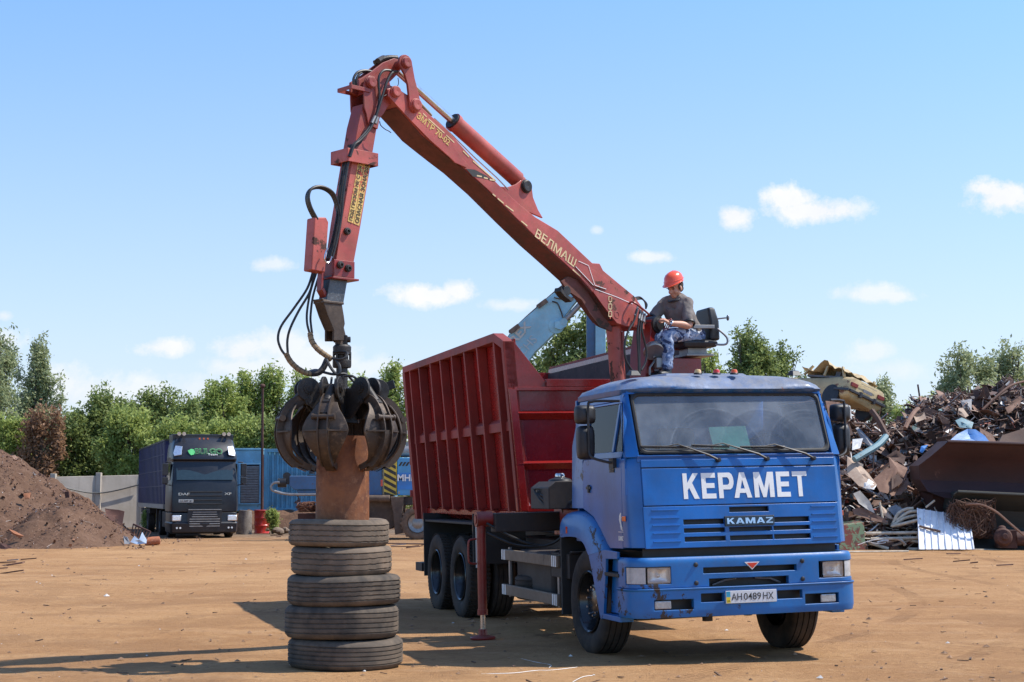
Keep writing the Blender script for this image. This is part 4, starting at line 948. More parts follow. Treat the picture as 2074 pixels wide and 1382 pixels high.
# hose fan at the boom root
def hose(name, pts, r=.012, mat='hose', parent=boom, n=8, k=6, frame=BFR):
    g = MB(); g.tube(bez(pts, k), r, n); return g.build(name, M[mat], parent, frame)
for dx, pts in enumerate(([(1290,627),(1284,650),(1272,672),(1265,700),(1268,730),(1283,755)], [(1296,632),(1293,655),(1291,680),(1293,720),(1294,758)], [(1300,636),(1297,660),(1295,700),(1296,758)], [(1305,640),(1300,665),(1306,695),(1310,715),(1307,735),(1299,750)])):
    hose('hydraulic_hose', [pp(x, y, .26-.01*dx) for x, y in pts], .012)
for x0, y0, x1, y1 in ((1292,622,1286,640),(1297,628,1294,646),(1301,632,1298,650),(1306,636,1303,652)): 
    g = MB(); g.tube([pp(x0, y0, .24), pp(x1, y1, .255)], .016, 8); bb(g, 'hose_fitting', M['dull_steel'], boom)
g = MB(); g.tube(bez([pp(1275,614,.17), pp(1281,612,.24), pp(1290,617,.27), pp(1304,628,.27), pp(1314,638,.25), pp(1306,642,.18)], 5), .012, 8); bb(g, 'guard_rail', M['red_leg'], boom)
for k in range(3): hose('hydraulic_hose', [pp(1284+k*2,604+k*2,.1-k*.05), pp(1296+k*2,602+k*2,.1-k*.05), pp(1306+k*2,612+k*2,.1-k*.05), pp(1308,626,.1-k*.05)], .009)
# work lamp on the column
g = MB(); q = pp(1324, 712, .22); axl = Vector((.35, .5, -.55)).normalized(); g.lathe(q, axl, [(0, -.11), (.05, -.105), (.095, -.07), (.115, -.02), (.12, .01), (.11, .02), (0, .015)], 24); lp = bb(g, 'work_lamp', M['dull_steel'])
g = MB(); g.tube([q+Vector((0,0,-.06)), pp(1330,725,.2), pp(1316,745,.2), pp(1316,760,.2)], .012, 8); bb(g, 'lamp_arm', M['dull_steel'], lp)

# ---- elbow links
g = MB()
for o_, t_ in ((.205, .03), (-.175, .03)):
    c1 = Vector((3.817, 0, 5.833)); c2 = Vector((3.69, 0, 5.43)); r1, r2_ = .085, .075
    pts = []
    for k in range(9): a = R_(-12)+PI*k/8; pts.append((c1.x-r1*math.cos(a)*1.0, c1.z+r1*math.sin(a)))
    pts += [(3.80-.035+.0, 5.68), (3.715, 5.55)][:0]
    pts += [(3.905-.155, 5.77)][:0]
    # side towards the boom foot (smaller s), then round the lower pin, then the hollow side
    lower = []
    for k in range(9): a = R_(-10)+PI*k/8; lower.append((c2.x+r2_*math.cos(a), c2.z-r2_*math.sin(a)))
    inner_ = [(3.775, 5.50), (3.80, 5.62), (3.85, 5.74)]
    poly = [(2*c1.x-x, z) for x, z in []]
    P1 = [(c1.x+r1*math.cos(a), c1.z+r1*math.sin(a)) for a in [R_(-20)+R_(200)*k/9 for k in range(10)]]
    P2 = [(c2.x+r2_*math.cos(a), c2.z+r2_*math.sin(a)) for a in [R_(175)+R_(190)*k/9 for k in range(10)]]
    hollow = [(3.775, 5.52), (3.79, 5.62), (3.83, 5.72)]
    g.ext([(x, o_, z) for x, z in P1+[(3.70, 5.70), (3.65, 5.56)]+P2+hollow], (0, -t_, 0))
link = bb(g, 'elbow_link', M['red_crane'], bevel=.006)
for s__, z__, r__ in ((3.817, 5.833, .045), (3.69, 5.43, .05)):
    g = MB(); pin(g, s__, z__, .205, r__); g.cyl((s__, -.2, z__), (s__, .21, z__), .045); bb(g, 'link_pin', M['red_crane'], link)
g = MB(); pj = pp(750, 168, .11)
for o_ in (.075, -.055):
    g.ext([(x, o_, z) for x, z in ((3.78, 5.90), (3.86, 5.90), (4.0, 5.83), (4.16, 5.70), (4.30, 5.60), (4.30, 5.50), (4.2, 5.47), (4.05, 5.56), (3.9, 5.66), (3.80, 5.76), (3.75, 5.83))], (0, -.03, 0))
g.box(3.86, 4.1, -.055, .045, 5.72, 5.74)
rk = bb(g, 'rocker_link', M['red_crane'], bevel=.006)
g = MB(); g.tube(bez([(3.80, -.1, 5.93), (3.92, -.02, 5.91), (4.05, .05, 5.84)], 5), .028, 8); g.tube(bez([(3.80, .05, 5.92), (3.92, .03, 5.90), (4.05, .0, 5.83)], 5), .026, 8); bb(g, 'greasy_hose', M['grease'], rk)
# ---- jib
JW = .09
def jr(x0, x1, z, w, dz=0): return [(x0, w, z), (x0, -w, z), (x1, -w, z+dz), (x1, w, z+dz)]
JB = MB(); secs = []
for (rx, ry), (lx, ly), w in (((770,222),(736,205),.085), ((763,262),(725,255),.09), ((752,330),(714,318),.09), ((731,460),(692,448),.088), ((712,566),(677,553),.085)):
    r_ = pp(rx, ry, JW); l_ = pp(lx, ly, JW); z_ = (r_.z+l_.z)/2; secs.append(jr(r_.x, l_.x, z_, w))
JB.loft(secs)
def jx(z, side):                                  # s position of the right (0) or left (1) edge at height z
    for a_, b_ in zip(secs[:-1], secs[1:]):
        if b_[0][2] <= z <= a_[0][2]: t = (a_[0][2]-z)/(a_[0][2]-b_[0][2]); i_ = 3 if side else 0; return a_[i_][0]*(1-t)+b_[i_][0]*t
    return secs[-1][3 if side else 0][0]
jib = bb(JB, 'jib', M['red_crane'], bevel=.008)
g = MB()
for o_ in (.112, -.095):
    g.ext([Vector((pp(x, y, .11).x, o_, pp(x, y, .11).z)) for x, y in ((737,190),(736,172),(741,158),(750,153),(760,156),(766,166),(776,175),(788,172),(800,178),(805,190),(799,205),(786,216),(776,232),(769,240),(765,262),(746,252),(742,230),(738,218))], (0, -.018, 0))
ck = bb(g, 'jib_cheek', M['red_crane'], jib, bevel=.004)
for s__, z__, o__ in ((pj.x, pj.z, .118), (3.93, 5.525, .178)):
    g = MB(); pin(g, s__, z__, o__, .045); g.cyl((s__, -o__, z__), (s__, o__+.005, z__), .045); bb(g, 'elbow_pin', M['red_crane'], jib)
g = MB()   # hose guide hoop near the elbow and collar round the jib
def hoop(mb, s0, s1, o0, o1, z0, z1, t=.012, tilt=0):
    for a, b, c_, d_ in ((s0, s1, o1-t, o1), (s0, s1, o0, o0+t), (s0, s0+t, o0+t, o1-t), (s1-t, s1, o0+t, o1-t)):
        mb.hexa([(a, c_, z0), (b, c_, z0-tilt*(b-a)), (b, d_, z0-tilt*(b-a)), (a, d_, z0), (a, c_, z1), (b, c_, z1-tilt*(b-a)), (b, d_, z1-tilt*(b-a)), (a, d_, z1)])
zq = pp(735, 182, .1).z; hoop(g, 4.20, 4.43, -.10, .125, zq-.02, zq+.02)
bb(g, 'hose_guide', M['red_crane'], jib, bevel=.003)
g = MB(); zq = pp(740, 322, .09).z; hoop(g, jx(zq,0)-.045, jx(zq,1)+.10, -.13, .14, zq-.065, zq+.065, .012); bb(g, 'jib_collar', M['red_crane'], jib, bevel=.005)
g = MB(); zq = pp(695, 545, .09).z; ja, jb = jx(zq,0), jx(zq,1); hoop(g, ja-.015, jb+.02, -.1, .1, zq-.08, zq+.08, .014); g.loft([jr(ja-.05, jb+.05, zq-.105, .125), jr(ja-.05, jb+.05, zq-.085, .125)]); eb = bb(g, 'jib_end_block', M['red_leg'], jib, bevel=.004)
for px_, py_, o_ in ((702,469,.09), (688,537,.1), (704,544,.1)):
    q = pp(px_, py_, o_); s_, z_ = q.x, q.z
    g = MB(); g.lathe((s_, o_, z_), (0, 1, 0), [(.036, 0), (.036, .02), (.028, .022), (.028, .034), (.014, .036), (.012, .02), (0, .02)], 16); bb(g, 'slide_bolt', M['grease'], jib)
# inner extension and hook
g = MB(); e0, e1, e2, e3 = pp(705,562,.065), pp(670,560,.065), pp(696,614,.065), pp(661,606,.065); g.loft([jr(e0.x, e1.x, e0.z, .065), jr(e2.x, e3.x, e2.z, .065)])
ex = bb(g, 'inner_extension', rusty('worn_slide_steel', (.06,.062,.066), (.10,.10,.105), (.2,.2,.2), 7, .4, .3, .5), bevel=.006)
g = MB(); e2, e3 = pp(697,615,.08), pp(655,604,.08); g.loft([jr(e2.x, e3.x, e2.z-.012, .08), jr(e2.x, e3.x, e2.z+.012, .08)])
for o_ in (.07, -.05): g.ext([Vector((v.x, o_, v.z)) for v in [pp(x, y, .07) for x, y in ((652,604),(693,616),(697,640),(699,656),(696,668),(697,690),(676,690),(676,668),(664,640))]], (0, -.025, 0))
e2, e3, e4, e5 = pp(650,606,.06), pp(656,604,.06), pp(682,672,.06), pp(676,670,.06); g.ext([Vector((v.x, -.07, v.z)) for v in (e2, e3, e4, e5)], (0, .12, 0))
g.loft([[(4.44, -.04, 3.2), (4.52, -.04, 3.2), (4.52, .04, 3.2), (4.44, .04, 3.2)], [(4.37, -.04, 2.98), (4.47, -.04, 2.98), (4.47, .04, 2.98), (4.37, .04, 2.98)]][::1])
bb(g, 'extension_tip', M['grapple'], ex, bevel=.006)
# valve box with red arm
g = MB(); g.ext([Vector((pp(x, y, .05).x, .08, pp(x, y, .05).z)) for x, y in ((634,441),(657,441),(662,451),(655,553),(627,548))], (0, -.13, 0)); vb = bb(g, 'hose_box', M['red_crane'], bevel=.012)
g = MB(); g.beam(pp(650,550,.0), pp(648,590,0), .07, .03); g.beam(pp(648,585,.0), pp(662,612,0), .09, .035); bb(g, 'hose_box_arm', M['red_leg'], vb, bevel=.005)
# hoses
for k in range(3):
    o_ = .07-.05*k
    hose('hydraulic_hose', [pp(x-k*2.2+2*(x > 660), y+k*1.5, o_) for x, y in ((643,445),(630,420),(625,398),(632,382),(652,378),(672,390),(683,415),(686,445),(681,475),(670,505),(664,524))], .014, parent=jib)
for k in range(3):
    hose('hydraulic_hose', [pp(x+k*4.5, y+k*1.5, .03+.04*k) for x, y in ((731,262),(722,285),(706,300),(697,325),(691,360),(686,395),(682,440),(672,490),(664,520))], .011, parent=jib)
hose('hydraulic_hose', [pp(x, y, .14) for x, y in ((795,144),(778,143),(768,155),(767,175),(769,195),(765,220),(758,240),(745,262),(725,285),(714,296),(706,318))], .013, parent=jib)
hose('hydraulic_hose', [pp(x, y, .155) for x, y in ((806,145),(794,148),(784,165),(776,190),(768,215),(760,240),(748,264),(730,284),(718,294),(709,318))], .013, parent=jib)
for k in range(2): hose('hydraulic_hose', [pp(x+k*6, y+k*1.5, .06-.1*k) for x, y in ((717,175),(716,160),(724,147),(740,143),(756,147),(764,156))], .013, parent=jib)
g = MB(); g.tube([pp(760,236,.15), pp(753,250,.15)], .018, 8); g.tube([pp(765,238,.15), pp(760,251,.15)], .018, 8); bb(g, 'hose_fitting', M['dull_steel'], jib)
hose('loose_wire', [pp(x, y, .19) for x, y in ((769,246),(771,254),(780,262),(786,265),(792,269))], .005, parent=jib)
hose('loose_wire', [pp(x, y, .16) for x, y in ((806,158),(807,170),(800,182),(790,188),(778,195))], .004, parent=jib)
g = MB(); g.tube(bez([pp(664,503,.13), pp(659,512,.13), pp(657,524,.13), pp(661,532,.13), pp(668,530,.13), pp(672,520,.13)], 5), .008, 6); bb(g, 'bent_pipe', M['steel'], jib)
# two yellow warning strips up the jib
def jib_text(txt, px, L, h):
    o = pp(*px, JW+.006); d = Vector((-.2073, 0, 1)).normalized(); up = Vector((d.z, 0, -d.x))   # reads upwards, letter tops to the left
    V, F, w, hh = text_mb(txt, h, L, .012, depth=.0015); mb = MB()
    mb.add([o+d*v.x+up*v.y+Vector((0, v.z, 0)) for v in V], F)
    b2 = MB(); lo = -up*.010+Vector((0, -.003, 0)); hi = up*(h+.010)+Vector((0, -.003, 0))
    b2.ext([o-d*.02+lo, o+d*(L+.02)+lo, o+d*(L+.02)+hi, o-d*.02+hi], (0, -.003, 0))
    st = bb(b2, 'warning_strip', M['yellow'], jib, smooth=0); bb(mb, 'warning_lettering', M['blackdecal'], st, smooth=0)
jib_text('ПОД ГРУЗОМ НЕ СТОЯТЬ', (715, 448), .62, .048)
jib_text('ОПАСНАЯ ЗОНА 20М', (727, 453), .62, .048)

# ---- stabiliser on the near side
g = MB(); g.box(-1.83, -1.57, -.82, .82, 1.17, 1.44); g.box(-1.86, -1.54, -.9, -.78, 1.15, 1.46); tb(g, 'stabiliser_housing', M['red_leg'], bevel=.008)
g = MB(); g.box(-1.80, -1.60, -1.66, -.75, 1.20, 1.41); st = tb(g, 'stabiliser_beam', M['chassis'], bevel=.012)
g = MB(); g.cyl((-1.76, -1.78, .33), (-1.76, -1.78, 1.38), .050, n=20); g.cyl((-1.76, -1.78, .30), (-1.76, -1.78, .36), .058, n=20); g.cyl((-1.76, -1.84, 1.345), (-1.76, -1.66, 1.345), .085, n=24); g.cyl((-1.76, -1.85, 1.345), (-1.76, -1.83, 1.345), .05, n=8)
g.tube(bez([(-1.76, -1.84, 1.13), (-1.74, -1.92, 1.12), (-1.74, -1.935, 1.06), (-1.74, -1.935, .92), (-1.74, -1.92, .87), (-1.76, -1.84, .86)], 4), .012, 8)
lg = tb(g, 'stabiliser_leg', M['red_leg'])
g = MB(); g.cyl((-1.765, -1.78, .07), (-1.76, -1.78, .32), .028, n=20); tb(g, 'leg_rod', M['steel'], lg)
g = MB(); g.lathe((-1.768, -1.781, .035), (0, 0, 1), [(0, 0), (.135, 0), (.14, .018), (.13, .03), (.05, .045), (.045, .11), (0, .11)], 28); tb(g, 'leg_foot', M['red_leg'], lg)
for k in range(2):
    g = MB(); g.tube(bez([(-1.68, -1.74, 1.30-.10*k), (-1.6, -1.5, 1.16-.08*k), (-1.55, -1.3, 1.07-.03*k), (-1.5, -1.1, 1.05), (-1.4, -.96, 1.15), (-1.4, -.93, 1.35), (-1.35, -.98, 1.55+.04*k), (-1.3, -.9, 1.58+.05*k), (-1.2, -.75, 1.52)], 6), .015, 8); tb(g, 'hydraulic_hose', M['hose'], lg)
# oil tank with chrome cap behind the cab
g = MB(); g.loft([[(-1.5, -1.28, 1.45), (-.85, -1.28, 1.45), (-.85, -.6, 1.45), (-1.5, -.6, 1.45)], [(-1.5, -1.28, 1.68), (-.85, -1.28, 1.68), (-.85, -.6, 1.68), (-1.5, -.6, 1.68)], [(-1.45, -1.2, 1.745), (-.85, -1.2, 1.745), (-.85, -.6, 1.745), (-1.45, -.6, 1.745)]])
ot = tb(g, 'oil_tank', M['chassis'], bevel=.01)
g = MB(); g.lathe((-1.15, -1.05, 1.745), (0, 0, 1), [(.13, 0), (.12, .02), (.06, .04), (.05, .05)], 20, cap=True); tb(g, 'cap_flange', M['black'], ot)
g = MB(); g.lathe((-1.15, -1.05, 1.78), (0, 0, 1), [(.05, 0), (.055, .03), (.045, .05), (0, .055)], 12); g.cyl((-1.0, -.8, 1.75), (-1.0, -.8, 1.84), .09); tb(g, 'filler_cap', M['steel'], ot)
for k in range(4):
    g = MB(); g.tube(bez([(-1.3+.1*k, -1.22, 1.50+.05*k), (-1.2, -1.27-.02*k, 1.60+.02*k), (-1.0, -1.25, 1.62-.05*k), (-.9, -1.12, 1.5), (-.8, -.95, 1.56)], 5), .014, 7); tb(g, 'hydraulic_hose', M['hose'], ot)
g = MB(); g.box(-1.62, -.6, -.75, .75, 1.04, 1.17); g.box(-1.5, -.6, -.95, -.6, 1.17, 1.44); g.cyl((-1.3, -.7, 1.4), (-1.3, -.2, 1.4), .12); tb(g, 'crane_subframe', M['red_leg'], bevel=.01)
# operator platform, seat, levers
g = MB(); g.box(-1.92, -1.62, .48, .855, 2.80, 3.13); g.box(-1.9, -1.64, .12, .48, 2.7, 2.95); op = tb(g, 'seat_bracket', M['red_body'], bevel=.008)
g = MB(); g.box(-1.92, -1.54, .64, .98, 3.15, 3.18); g.box(-1.86, -1.60, .68, .92, 3.18, 3.25); sb = tb(g, 'seat_base', M['dull_steel'], bevel=.006)
g = MB(); g.loft([[(-1.98, .60, 3.25), (-1.50, .60, 3.25), (-1.50, 1.0, 3.25), (-1.98, 1.0, 3.25)], [(-2.0, .58, 3.31), (-1.48, .58, 3.31), (-1.48, 1.02, 3.31), (-2.0, 1.02, 3.31)], [(-1.94, .63, 3.36), (-1.54, .63, 3.36), (-1.54, 1.0, 3.34), (-1.94, 1.0, 3.34)]]); tb(g, 'seat_cushion', M['black'], sb, bevel=.025, seg=3)
g = MB(); g.loft([[(-1.96, .93, 3.33), (-1.52, .93, 3.33), (-1.52, 1.06, 3.33), (-1.96, 1.06, 3.33)], [(-1.98, .93, 3.55), (-1.50, .93, 3.55), (-1.50, 1.045, 3.55), (-1.98, 1.045, 3.55)], [(-1.92, .93, 3.72), (-1.56, .93, 3.72), (-1.56, 1.02, 3.72), (-1.92, 1.02, 3.72)]]); tb(g, 'seat_back', M['black'], sb, bevel=.03, seg=3)
g = MB(); g.box(-1.50, -1.45, .70, .96, 3.46, 3.50); g.tube(bez([(-1.47, 1.0, 3.46), (-1.46, 1.11, 3.36), (-1.46, 1.10, 3.28), (-1.5, .98, 3.28)], 4), .013, 8); g.tube([(-1.55, 1.02, 3.58), (-1.5, 1.13, 3.59)], .010, 7); g.ball((-1.5, 1.15, 3.59), .03, .015, .035, 10, 6); tb(g, 'armrest', M['dull_steel'], sb, bevel=.004)
g = MB(); q = lt(1333, 655, X=-1.35)
for dx in (0, .06, .12): 
    g.tube([(-1.6+dx, .30, 3.1), (-1.55+dx, .33, 3.35), (-1.45+dx, .37, 3.53)], .007, 6); g.ball((-1.45+dx, .37, 3.54), .016, n=10, m_=6)
tb(g, 'control_lever', M['red_leg'], op)
g = MB(); g.box(-1.62, -1.42, .22, .36, 3.0, 3.12); tb(g, 'control_valve', M['dull_steel'], op, bevel=.01)
# ------------------------------------------------------------------ grapple hanging from the crane tip
GR = empty('grapple', 'dark steel six-clawed scrap grapple gripping the rusty pipe', 'grapple', loc=(GC.x, GC.y, 1.9))
GI = Matrix.Translation((-GC.x, -GC.y, -1.9)); GF = Matrix.Translation((0, 0, -1.9))     # local: centre on axis, z real height
def gb(mb, name, mat, parent=GR, frame=GF, **k): return mb.build(name, mat, parent, frame, **k)
g = MB(); g.lathe((0, 0, 2.79), (0, 0, 1), [(0, 0), (.085, 0), (.09, .02), (.09, .07), (.06, .08), (.06, .12), (.085, .125), (.088, .20), (.07, .22), (0, .22)], 24)
for k in range(6): a = k*PI/3; g.cyl((.078*math.cos(a), .078*math.sin(a), 2.85), (.078*math.cos(a), .078*math.sin(a), 2.94), .012, n=8)
g.box(-.05, .05, -.04, .04, 2.99, 3.10); g.cyl((-.08, 0, 3.06), (.08, 0, 3.06), .028)
gb(g, 'rotator', M['grease'], bevel=.003)
g = MB(); g.cyl((0, 0, 2.24), (0, 0, 2.80), .055, n=20); g.cyl((0, 0, 2.26), (0, 0, 2.34), .17, n=24); g.cyl((0, 0, 2.50), (0, 0, 2.58), .16, n=24)
gb(g, 'grapple_hub', M['grease'], bevel=.004)
# centre line of one claw: (radius, height, shell width)
CLW = [(.28, 2.46, .10), (.37, 2.475, .12), (.45, 2.445, .18), (.51, 2.38, .25), (.555, 2.29, .37), (.578, 2.18, .44), (.565, 2.08, .38), (.53, 1.995, .29), (.475, 1.925, .20), (.40, 1.87, .12), (.30, 1.83, .04)]
def claw(ang):
    ca, sa = math.cos(ang), math.sin(ang); er = Vector((ca, sa, 0)); et = Vector((-sa, ca, 0))
    Q = lambda r, t, z: er*r+et*t+Vector((0, 0, z))
    pts = bez([Vector(p) for p in CLW], 3)
    sh = MB(); us = list(range(len(pts))); vs_ = [-1, -.7, -.4, -.1, .1, .4, .7, 1]
    def P(i, v, d):
        p = pts[int(i)]; a = pts[max(0, int(i)-1)]; b = pts[min(len(pts)-1, int(i)+1)]
        tr, tz = b.x-a.x, b.y-a.y; L = math.hypot(tr, tz); nr, nz = -tz/L, tr/L      # outward normal in the radial plane
        w = p.z*.5; drop = .9*(w*abs(v))**2
        return Q(p.x+nr*(-drop-d), w*v, p.y+nz*(-drop-d))
    sh.grid(us[6:], vs_, P, [], .016)
    c = gb(sh, 'claw', M['grapple'], smooth=30, bevel=.004)
    sp = MB()
    for t in (-.052, .04):       # two spine plates
        out_, in_ = [], []
        for i, p in enumerate(pts):
            a = pts[max(0, i-1)]; b = pts[min(len(pts)-1, i+1)]; tr, tz = b.x-a.x, b.y-a.y; L = math.hypot(tr, tz); nr, nz = -tz/L, tr/L
            h = .055 if i < len(pts)-4 else .02
            out_.append(Q(p.x+nr*h, t, p.y+nz*h)); in_.append(Q(p.x-nr*.035, t, p.y-nz*.035))
        for i in range(len(pts)-1):
            sp.add([out_[i], out_[i+1], in_[i+1], in_[i]]+[x+et*.012 for x in (out_[i], out_[i+1], in_[i+1], in_[i])], [(0,1,2,3),(7,6,5,4),(0,4,5,1),(1,5,6,2),(2,6,7,3),(3,7,4,0)])
    web = []
    for i, p in enumerate(pts[6:-1]):
        i += 6; a = pts[i-1]; b = pts[i+1]; tr, tz = b.x-a.x, b.y-a.y; L = math.hypot(tr, tz); nr, nz = -tz/L, tr/L
        if 11 < i < 15: continue
        web.append((i, Q(p.x+nr*.035, -.042, p.y+nz*.035), Q(p.x+nr*.035, .042, p.y+nz*.035)))
    for (i, a, b), (j, c_, d_) in zip(web[:-1], web[1:]):
        if j == i+1: sp.add([a, b, d_, c_]+[x-er*.01 for x in (a, b, d_, c_)], [(0,1,2,3),(7,6,5,4),(0,4,5,1),(2,6,7,3)])
    # ridge across the widest place, cross pin
    m_i = min(range(len(pts)), key=lambda i: abs(pts[i].y-2.18)); p = pts[m_i]
    for s_ in (-1, 1): sp.add([Q(p.x+.02, s_*.055, p.y+.0), Q(p.x+.055, s_*.055, p.y), Q(p.x-.02, s_*.205, p.y), Q(p.x-.05, s_*.205, p.y)]+[Q(p.x+.02, s_*.055, p.y-.014), Q(p.x+.055, s_*.055, p.y-.014), Q(p.x-.02, s_*.205, p.y-.014), Q(p.x-.05, s_*.205, p.y-.014)], [(0,1,2,3),(7,6,5,4),(0,4,5,1),(1,5,6,2),(2,6,7,3),(3,7,4,0)])
    gb(sp, 'claw_spine', M['grapple'], c, smooth=30)
    pn = MB(); pn.cyl(Q(.585, -.095, 2.30), Q(.585, .095, 2.30), .024, n=14); pn.cyl(Q(.585, -.11, 2.30), Q(.585, -.09, 2.30), .03, n=14); pn.cyl(Q(.585, .09, 2.30), Q(.585, .11, 2.30), .03, n=14); gb(pn, 'claw_pin', M['grapple'], c)
    # arm bracket: pair of rounded ear plates on the hub
    e = MB()
    for t in (-.085, .06):
        prof = []
        for k in range(15): a = R_(-75)+R_(215)*k/14; prof.append((.335+.11*math.cos(a), 2.575+.11*math.sin(a)))
        prof += [(.20, 2.58), (.05, 2.60), (.05, 2.30), (.22, 2.30), (.34, 2.44)]
        e.add([Q(r, t, z) for r, z in prof]+[Q(r, t+.025, z) for r, z in prof], [tuple(range(len(prof))), tuple(range(len(prof), 2*len(prof)))[::-1]]+[(k, (k+1) % len(prof), len(prof)+(k+1) % len(prof), len(prof)+k) for k in range(len(prof))])
    ea = gb(e, 'hub_ear', M['grease'], bevel=.004)
    pn = MB()
    for r, z, rr in ((.335, 2.58, .032), (.33, 2.46, .026)):
        pn.cyl(Q(r, -.11, z), Q(r, .11, z), rr, n=14); pn.cyl(Q(r, .085, z), Q(r, .10, z), rr*1.6, n=8); pn.cyl(Q(r, -.10, z), Q(r, -.085, z), rr*1.6, n=8)
    gb(pn, 'ear_pin', M['grease'], ea)
    cy = MB(); cy.cyl(Q(.335, 0, 2.58), Q(.46, 0, 2.44), .045, n=16); cy.cyl(Q(.46, 0, 2.44), Q(.56, 0, 2.31), .026, n=12); cy.loft([[Q(.20, -.04, 2.53), Q(.30, -.04, 2.62), Q(.30, .04, 2.62), Q(.20, .04, 2.53)], [Q(.45, -.035, 2.38), Q(.52, -.035, 2.44), Q(.52, .035, 2.44), Q(.45, .035, 2.38)]]); gb(cy, 'claw_cylinder', M['grease'], bevel=.004)
for k in range(6): claw(R_(-90-10+60*k))
def gw(px, py, y): q = at(px, py, y); return Vector((q.x-GC.x, q.y-GC.y, q.z))
def ghose(name, pts, r, mat, n=8, k=6):
    g = MB(); P = [gw(*p) for p in pts]; g.tube(bez(P, k), r, n); return gb(g, name, M[mat])
# supply hoses from the hose box down to the rotator
ghose('hydraulic_hose', [(634,550,14.75),(622,585,14.72),(595,625,14.7),(570,660,14.68),(563,685,14.66),(569,707,14.66),(580,722,14.66)], .012, 'hose')
ghose('hydraulic_hose', [(637,550,14.75),(628,590,14.72),(605,630,14.7),(588,665,14.66),(582,690,14.66),(583,718,14.66)], .012, 'hose')
ghose('hydraulic_hose', [(641,552,14.75),(629,590,14.72),(622,630,14.7),(622,655,14.66),(627,675,14.66)], .011, 'hose')
ghose('hydraulic_hose', [(648,552,14.75),(634,600,14.72),(629,640,14.7),(630,660,14.66),(632,675,14.66)], .011, 'hose')
def wrap(pts, r):
    P = bez([gw(*p) for p in pts], 8); g = MB(); g.tube(P, r, 12); w = gb(g, 'hose_sleeve', M['wrap']); g = MB(); 
    g2 = MB()
    for i in range(3, len(P)-3, 4): g2.tube([P[i], P[i+1]*.35+P[i]*.65], r*1.1, 12)
    gb(g2, 'sleeve_band', M['grapple'], w)
wrap([(579,716,14.66),(588,732,14.66),(602,746,14.66),(618,755,14.66),(630,757,14.68)], .026)
wrap([(628,675,14.66),(632,692,14.64),(644,708,14.62),(660,720,14.62),(672,728,14.64)], .026)
ghose('hydraulic_hose', [(630,757,14.68),(645,755,14.7),(655,745,14.72),(662,730,14.74),(668,722,14.76)], .03, 'grease')
ghose('hydraulic_hose', [(672,726,14.62),(690,728,14.60),(702,722,14.62),(702,714,14.66),(690,712,14.7),(675,714,14.74)], .012, 'hose')
ghose('hydraulic_hose', [(660,724,14.62),(668,742,14.58),(680,757,14.56),(688,755,14.56),(687,740,14.58),(676,724,14.64)], .014, 'hose')
ghose('hydraulic_hose', [(628,752,14.9),(640,750,14.8),(655,754,14.7),(672,758,14.66),(685,758,14.62),(700,758,14.66),(715,772,14.7),(725,785,14.7)], .013, 'hose')
ghose('hydraulic_hose', [(697,762,14.6),(712,762,14.6),(722,768,14.62),(728,782,14.66),(735,790,14.7)], .012, 'hose')
ghose('hydraulic_hose', [(672,765,14.6),(670,780,14.55),(667,798,14.5)], .012, 'hose')
ghose('hydraulic_hose', [(680,768,14.6),(678,782,14.55),(674,800,14.5)], .012, 'hose')
# rusty pipe held upright
pc = Vector((at(694, 980, 14.76).x, 14.76, 0)); pz1 = at(745, 884, 14.76).z
g = MB(); rp = .252
g.lathe((0, 0, 0), (0, 0, 1), [(rp-.02, 1.13-1.1), (rp, 1.13-1.1), (rp*.985, pz1-1.1), (rp*.985-.02, pz1-1.1), (rp-.02, 1.13-1.1)], 56)
pipe = g.build('rusty_pipe', M['rust_pipe'], None, smooth=40); pipe.location = (pc.x, pc.y, 1.1); tag(pipe, 'wide rusty steel pipe standing upright on top of the tyre stack', 'pipe')
# stack of five worn tyres
TS = [(701.5, .53, 0, .27, 'old_tyre2', 'bottom tyre of the stack, dusty and worn, resting on the dirt'), (693.5, .53, .27, .30, 'old_tyre2', 'second tyre from the ground in the stack of five'),
      (697.5, .525, .57, .275, 'old_tyre2', 'middle tyre of the stack, sticking out to the right'), (692, .472, .845, .262, 'old_tyre', 'second tyre from the top of the stack, dusty brown'),
      (686.5, .47, 1.107, .25, 'old_tyre', 'top tyre of the stack, under the rusty pipe')]
for i, (px, R, z0, w, mt, lab) in enumerate(TS):
    x = at(px, 1100, 14.76).x; g = MB(); h = w/2
    q = [(R*.57, -h*.66), (R*.60, -h*.84), (R*.72, -h*.98), (R*.86, -h), (R*.94, -h*.93), (R*.985, -h*.76)]; tr_ = []
    for j in range(4 if i > 2 else 5):
        nn_ = 4 if i > 2 else 5; c_ = -h*.58+j*h*1.16/(nn_-1); tr_ += [(R, c_-.007), (R-.012, c_-.004), (R-.012, c_+.004), (R, c_+.007)]
    prof = q+tr_+[(r, -z) for r, z in q[::-1]]
    g.lathe((0, 0, h), (0, 0, 1), prof, 96)
    # zigzag groove edges, slight sag
    rr = random.Random(i); sq = rr.uniform(-.01, .01)
    for k, v in enumerate(g.v):
        a = math.atan2(v.y, v.x); r = math.hypot(v.x, v.y)
        if R-.013 < r < R+.001 and abs(v.z-h) < h*.62 and i > 1: v.z += .0022*(1 if int(a*96/(2*PI)) % 2 else -1)
        v.z += .006*math.sin(a*2+i)*(r/R); v.x *= 1+sq
    o = g.build('tyre', M[mt], None, smooth=50); o.location = (x, 14.76, z0+.004*(i > 0)); o.rotation_euler = (0, 0, i*1.3); tag(o, lab, 'tyre', 'tyres in the stack under the grapple')
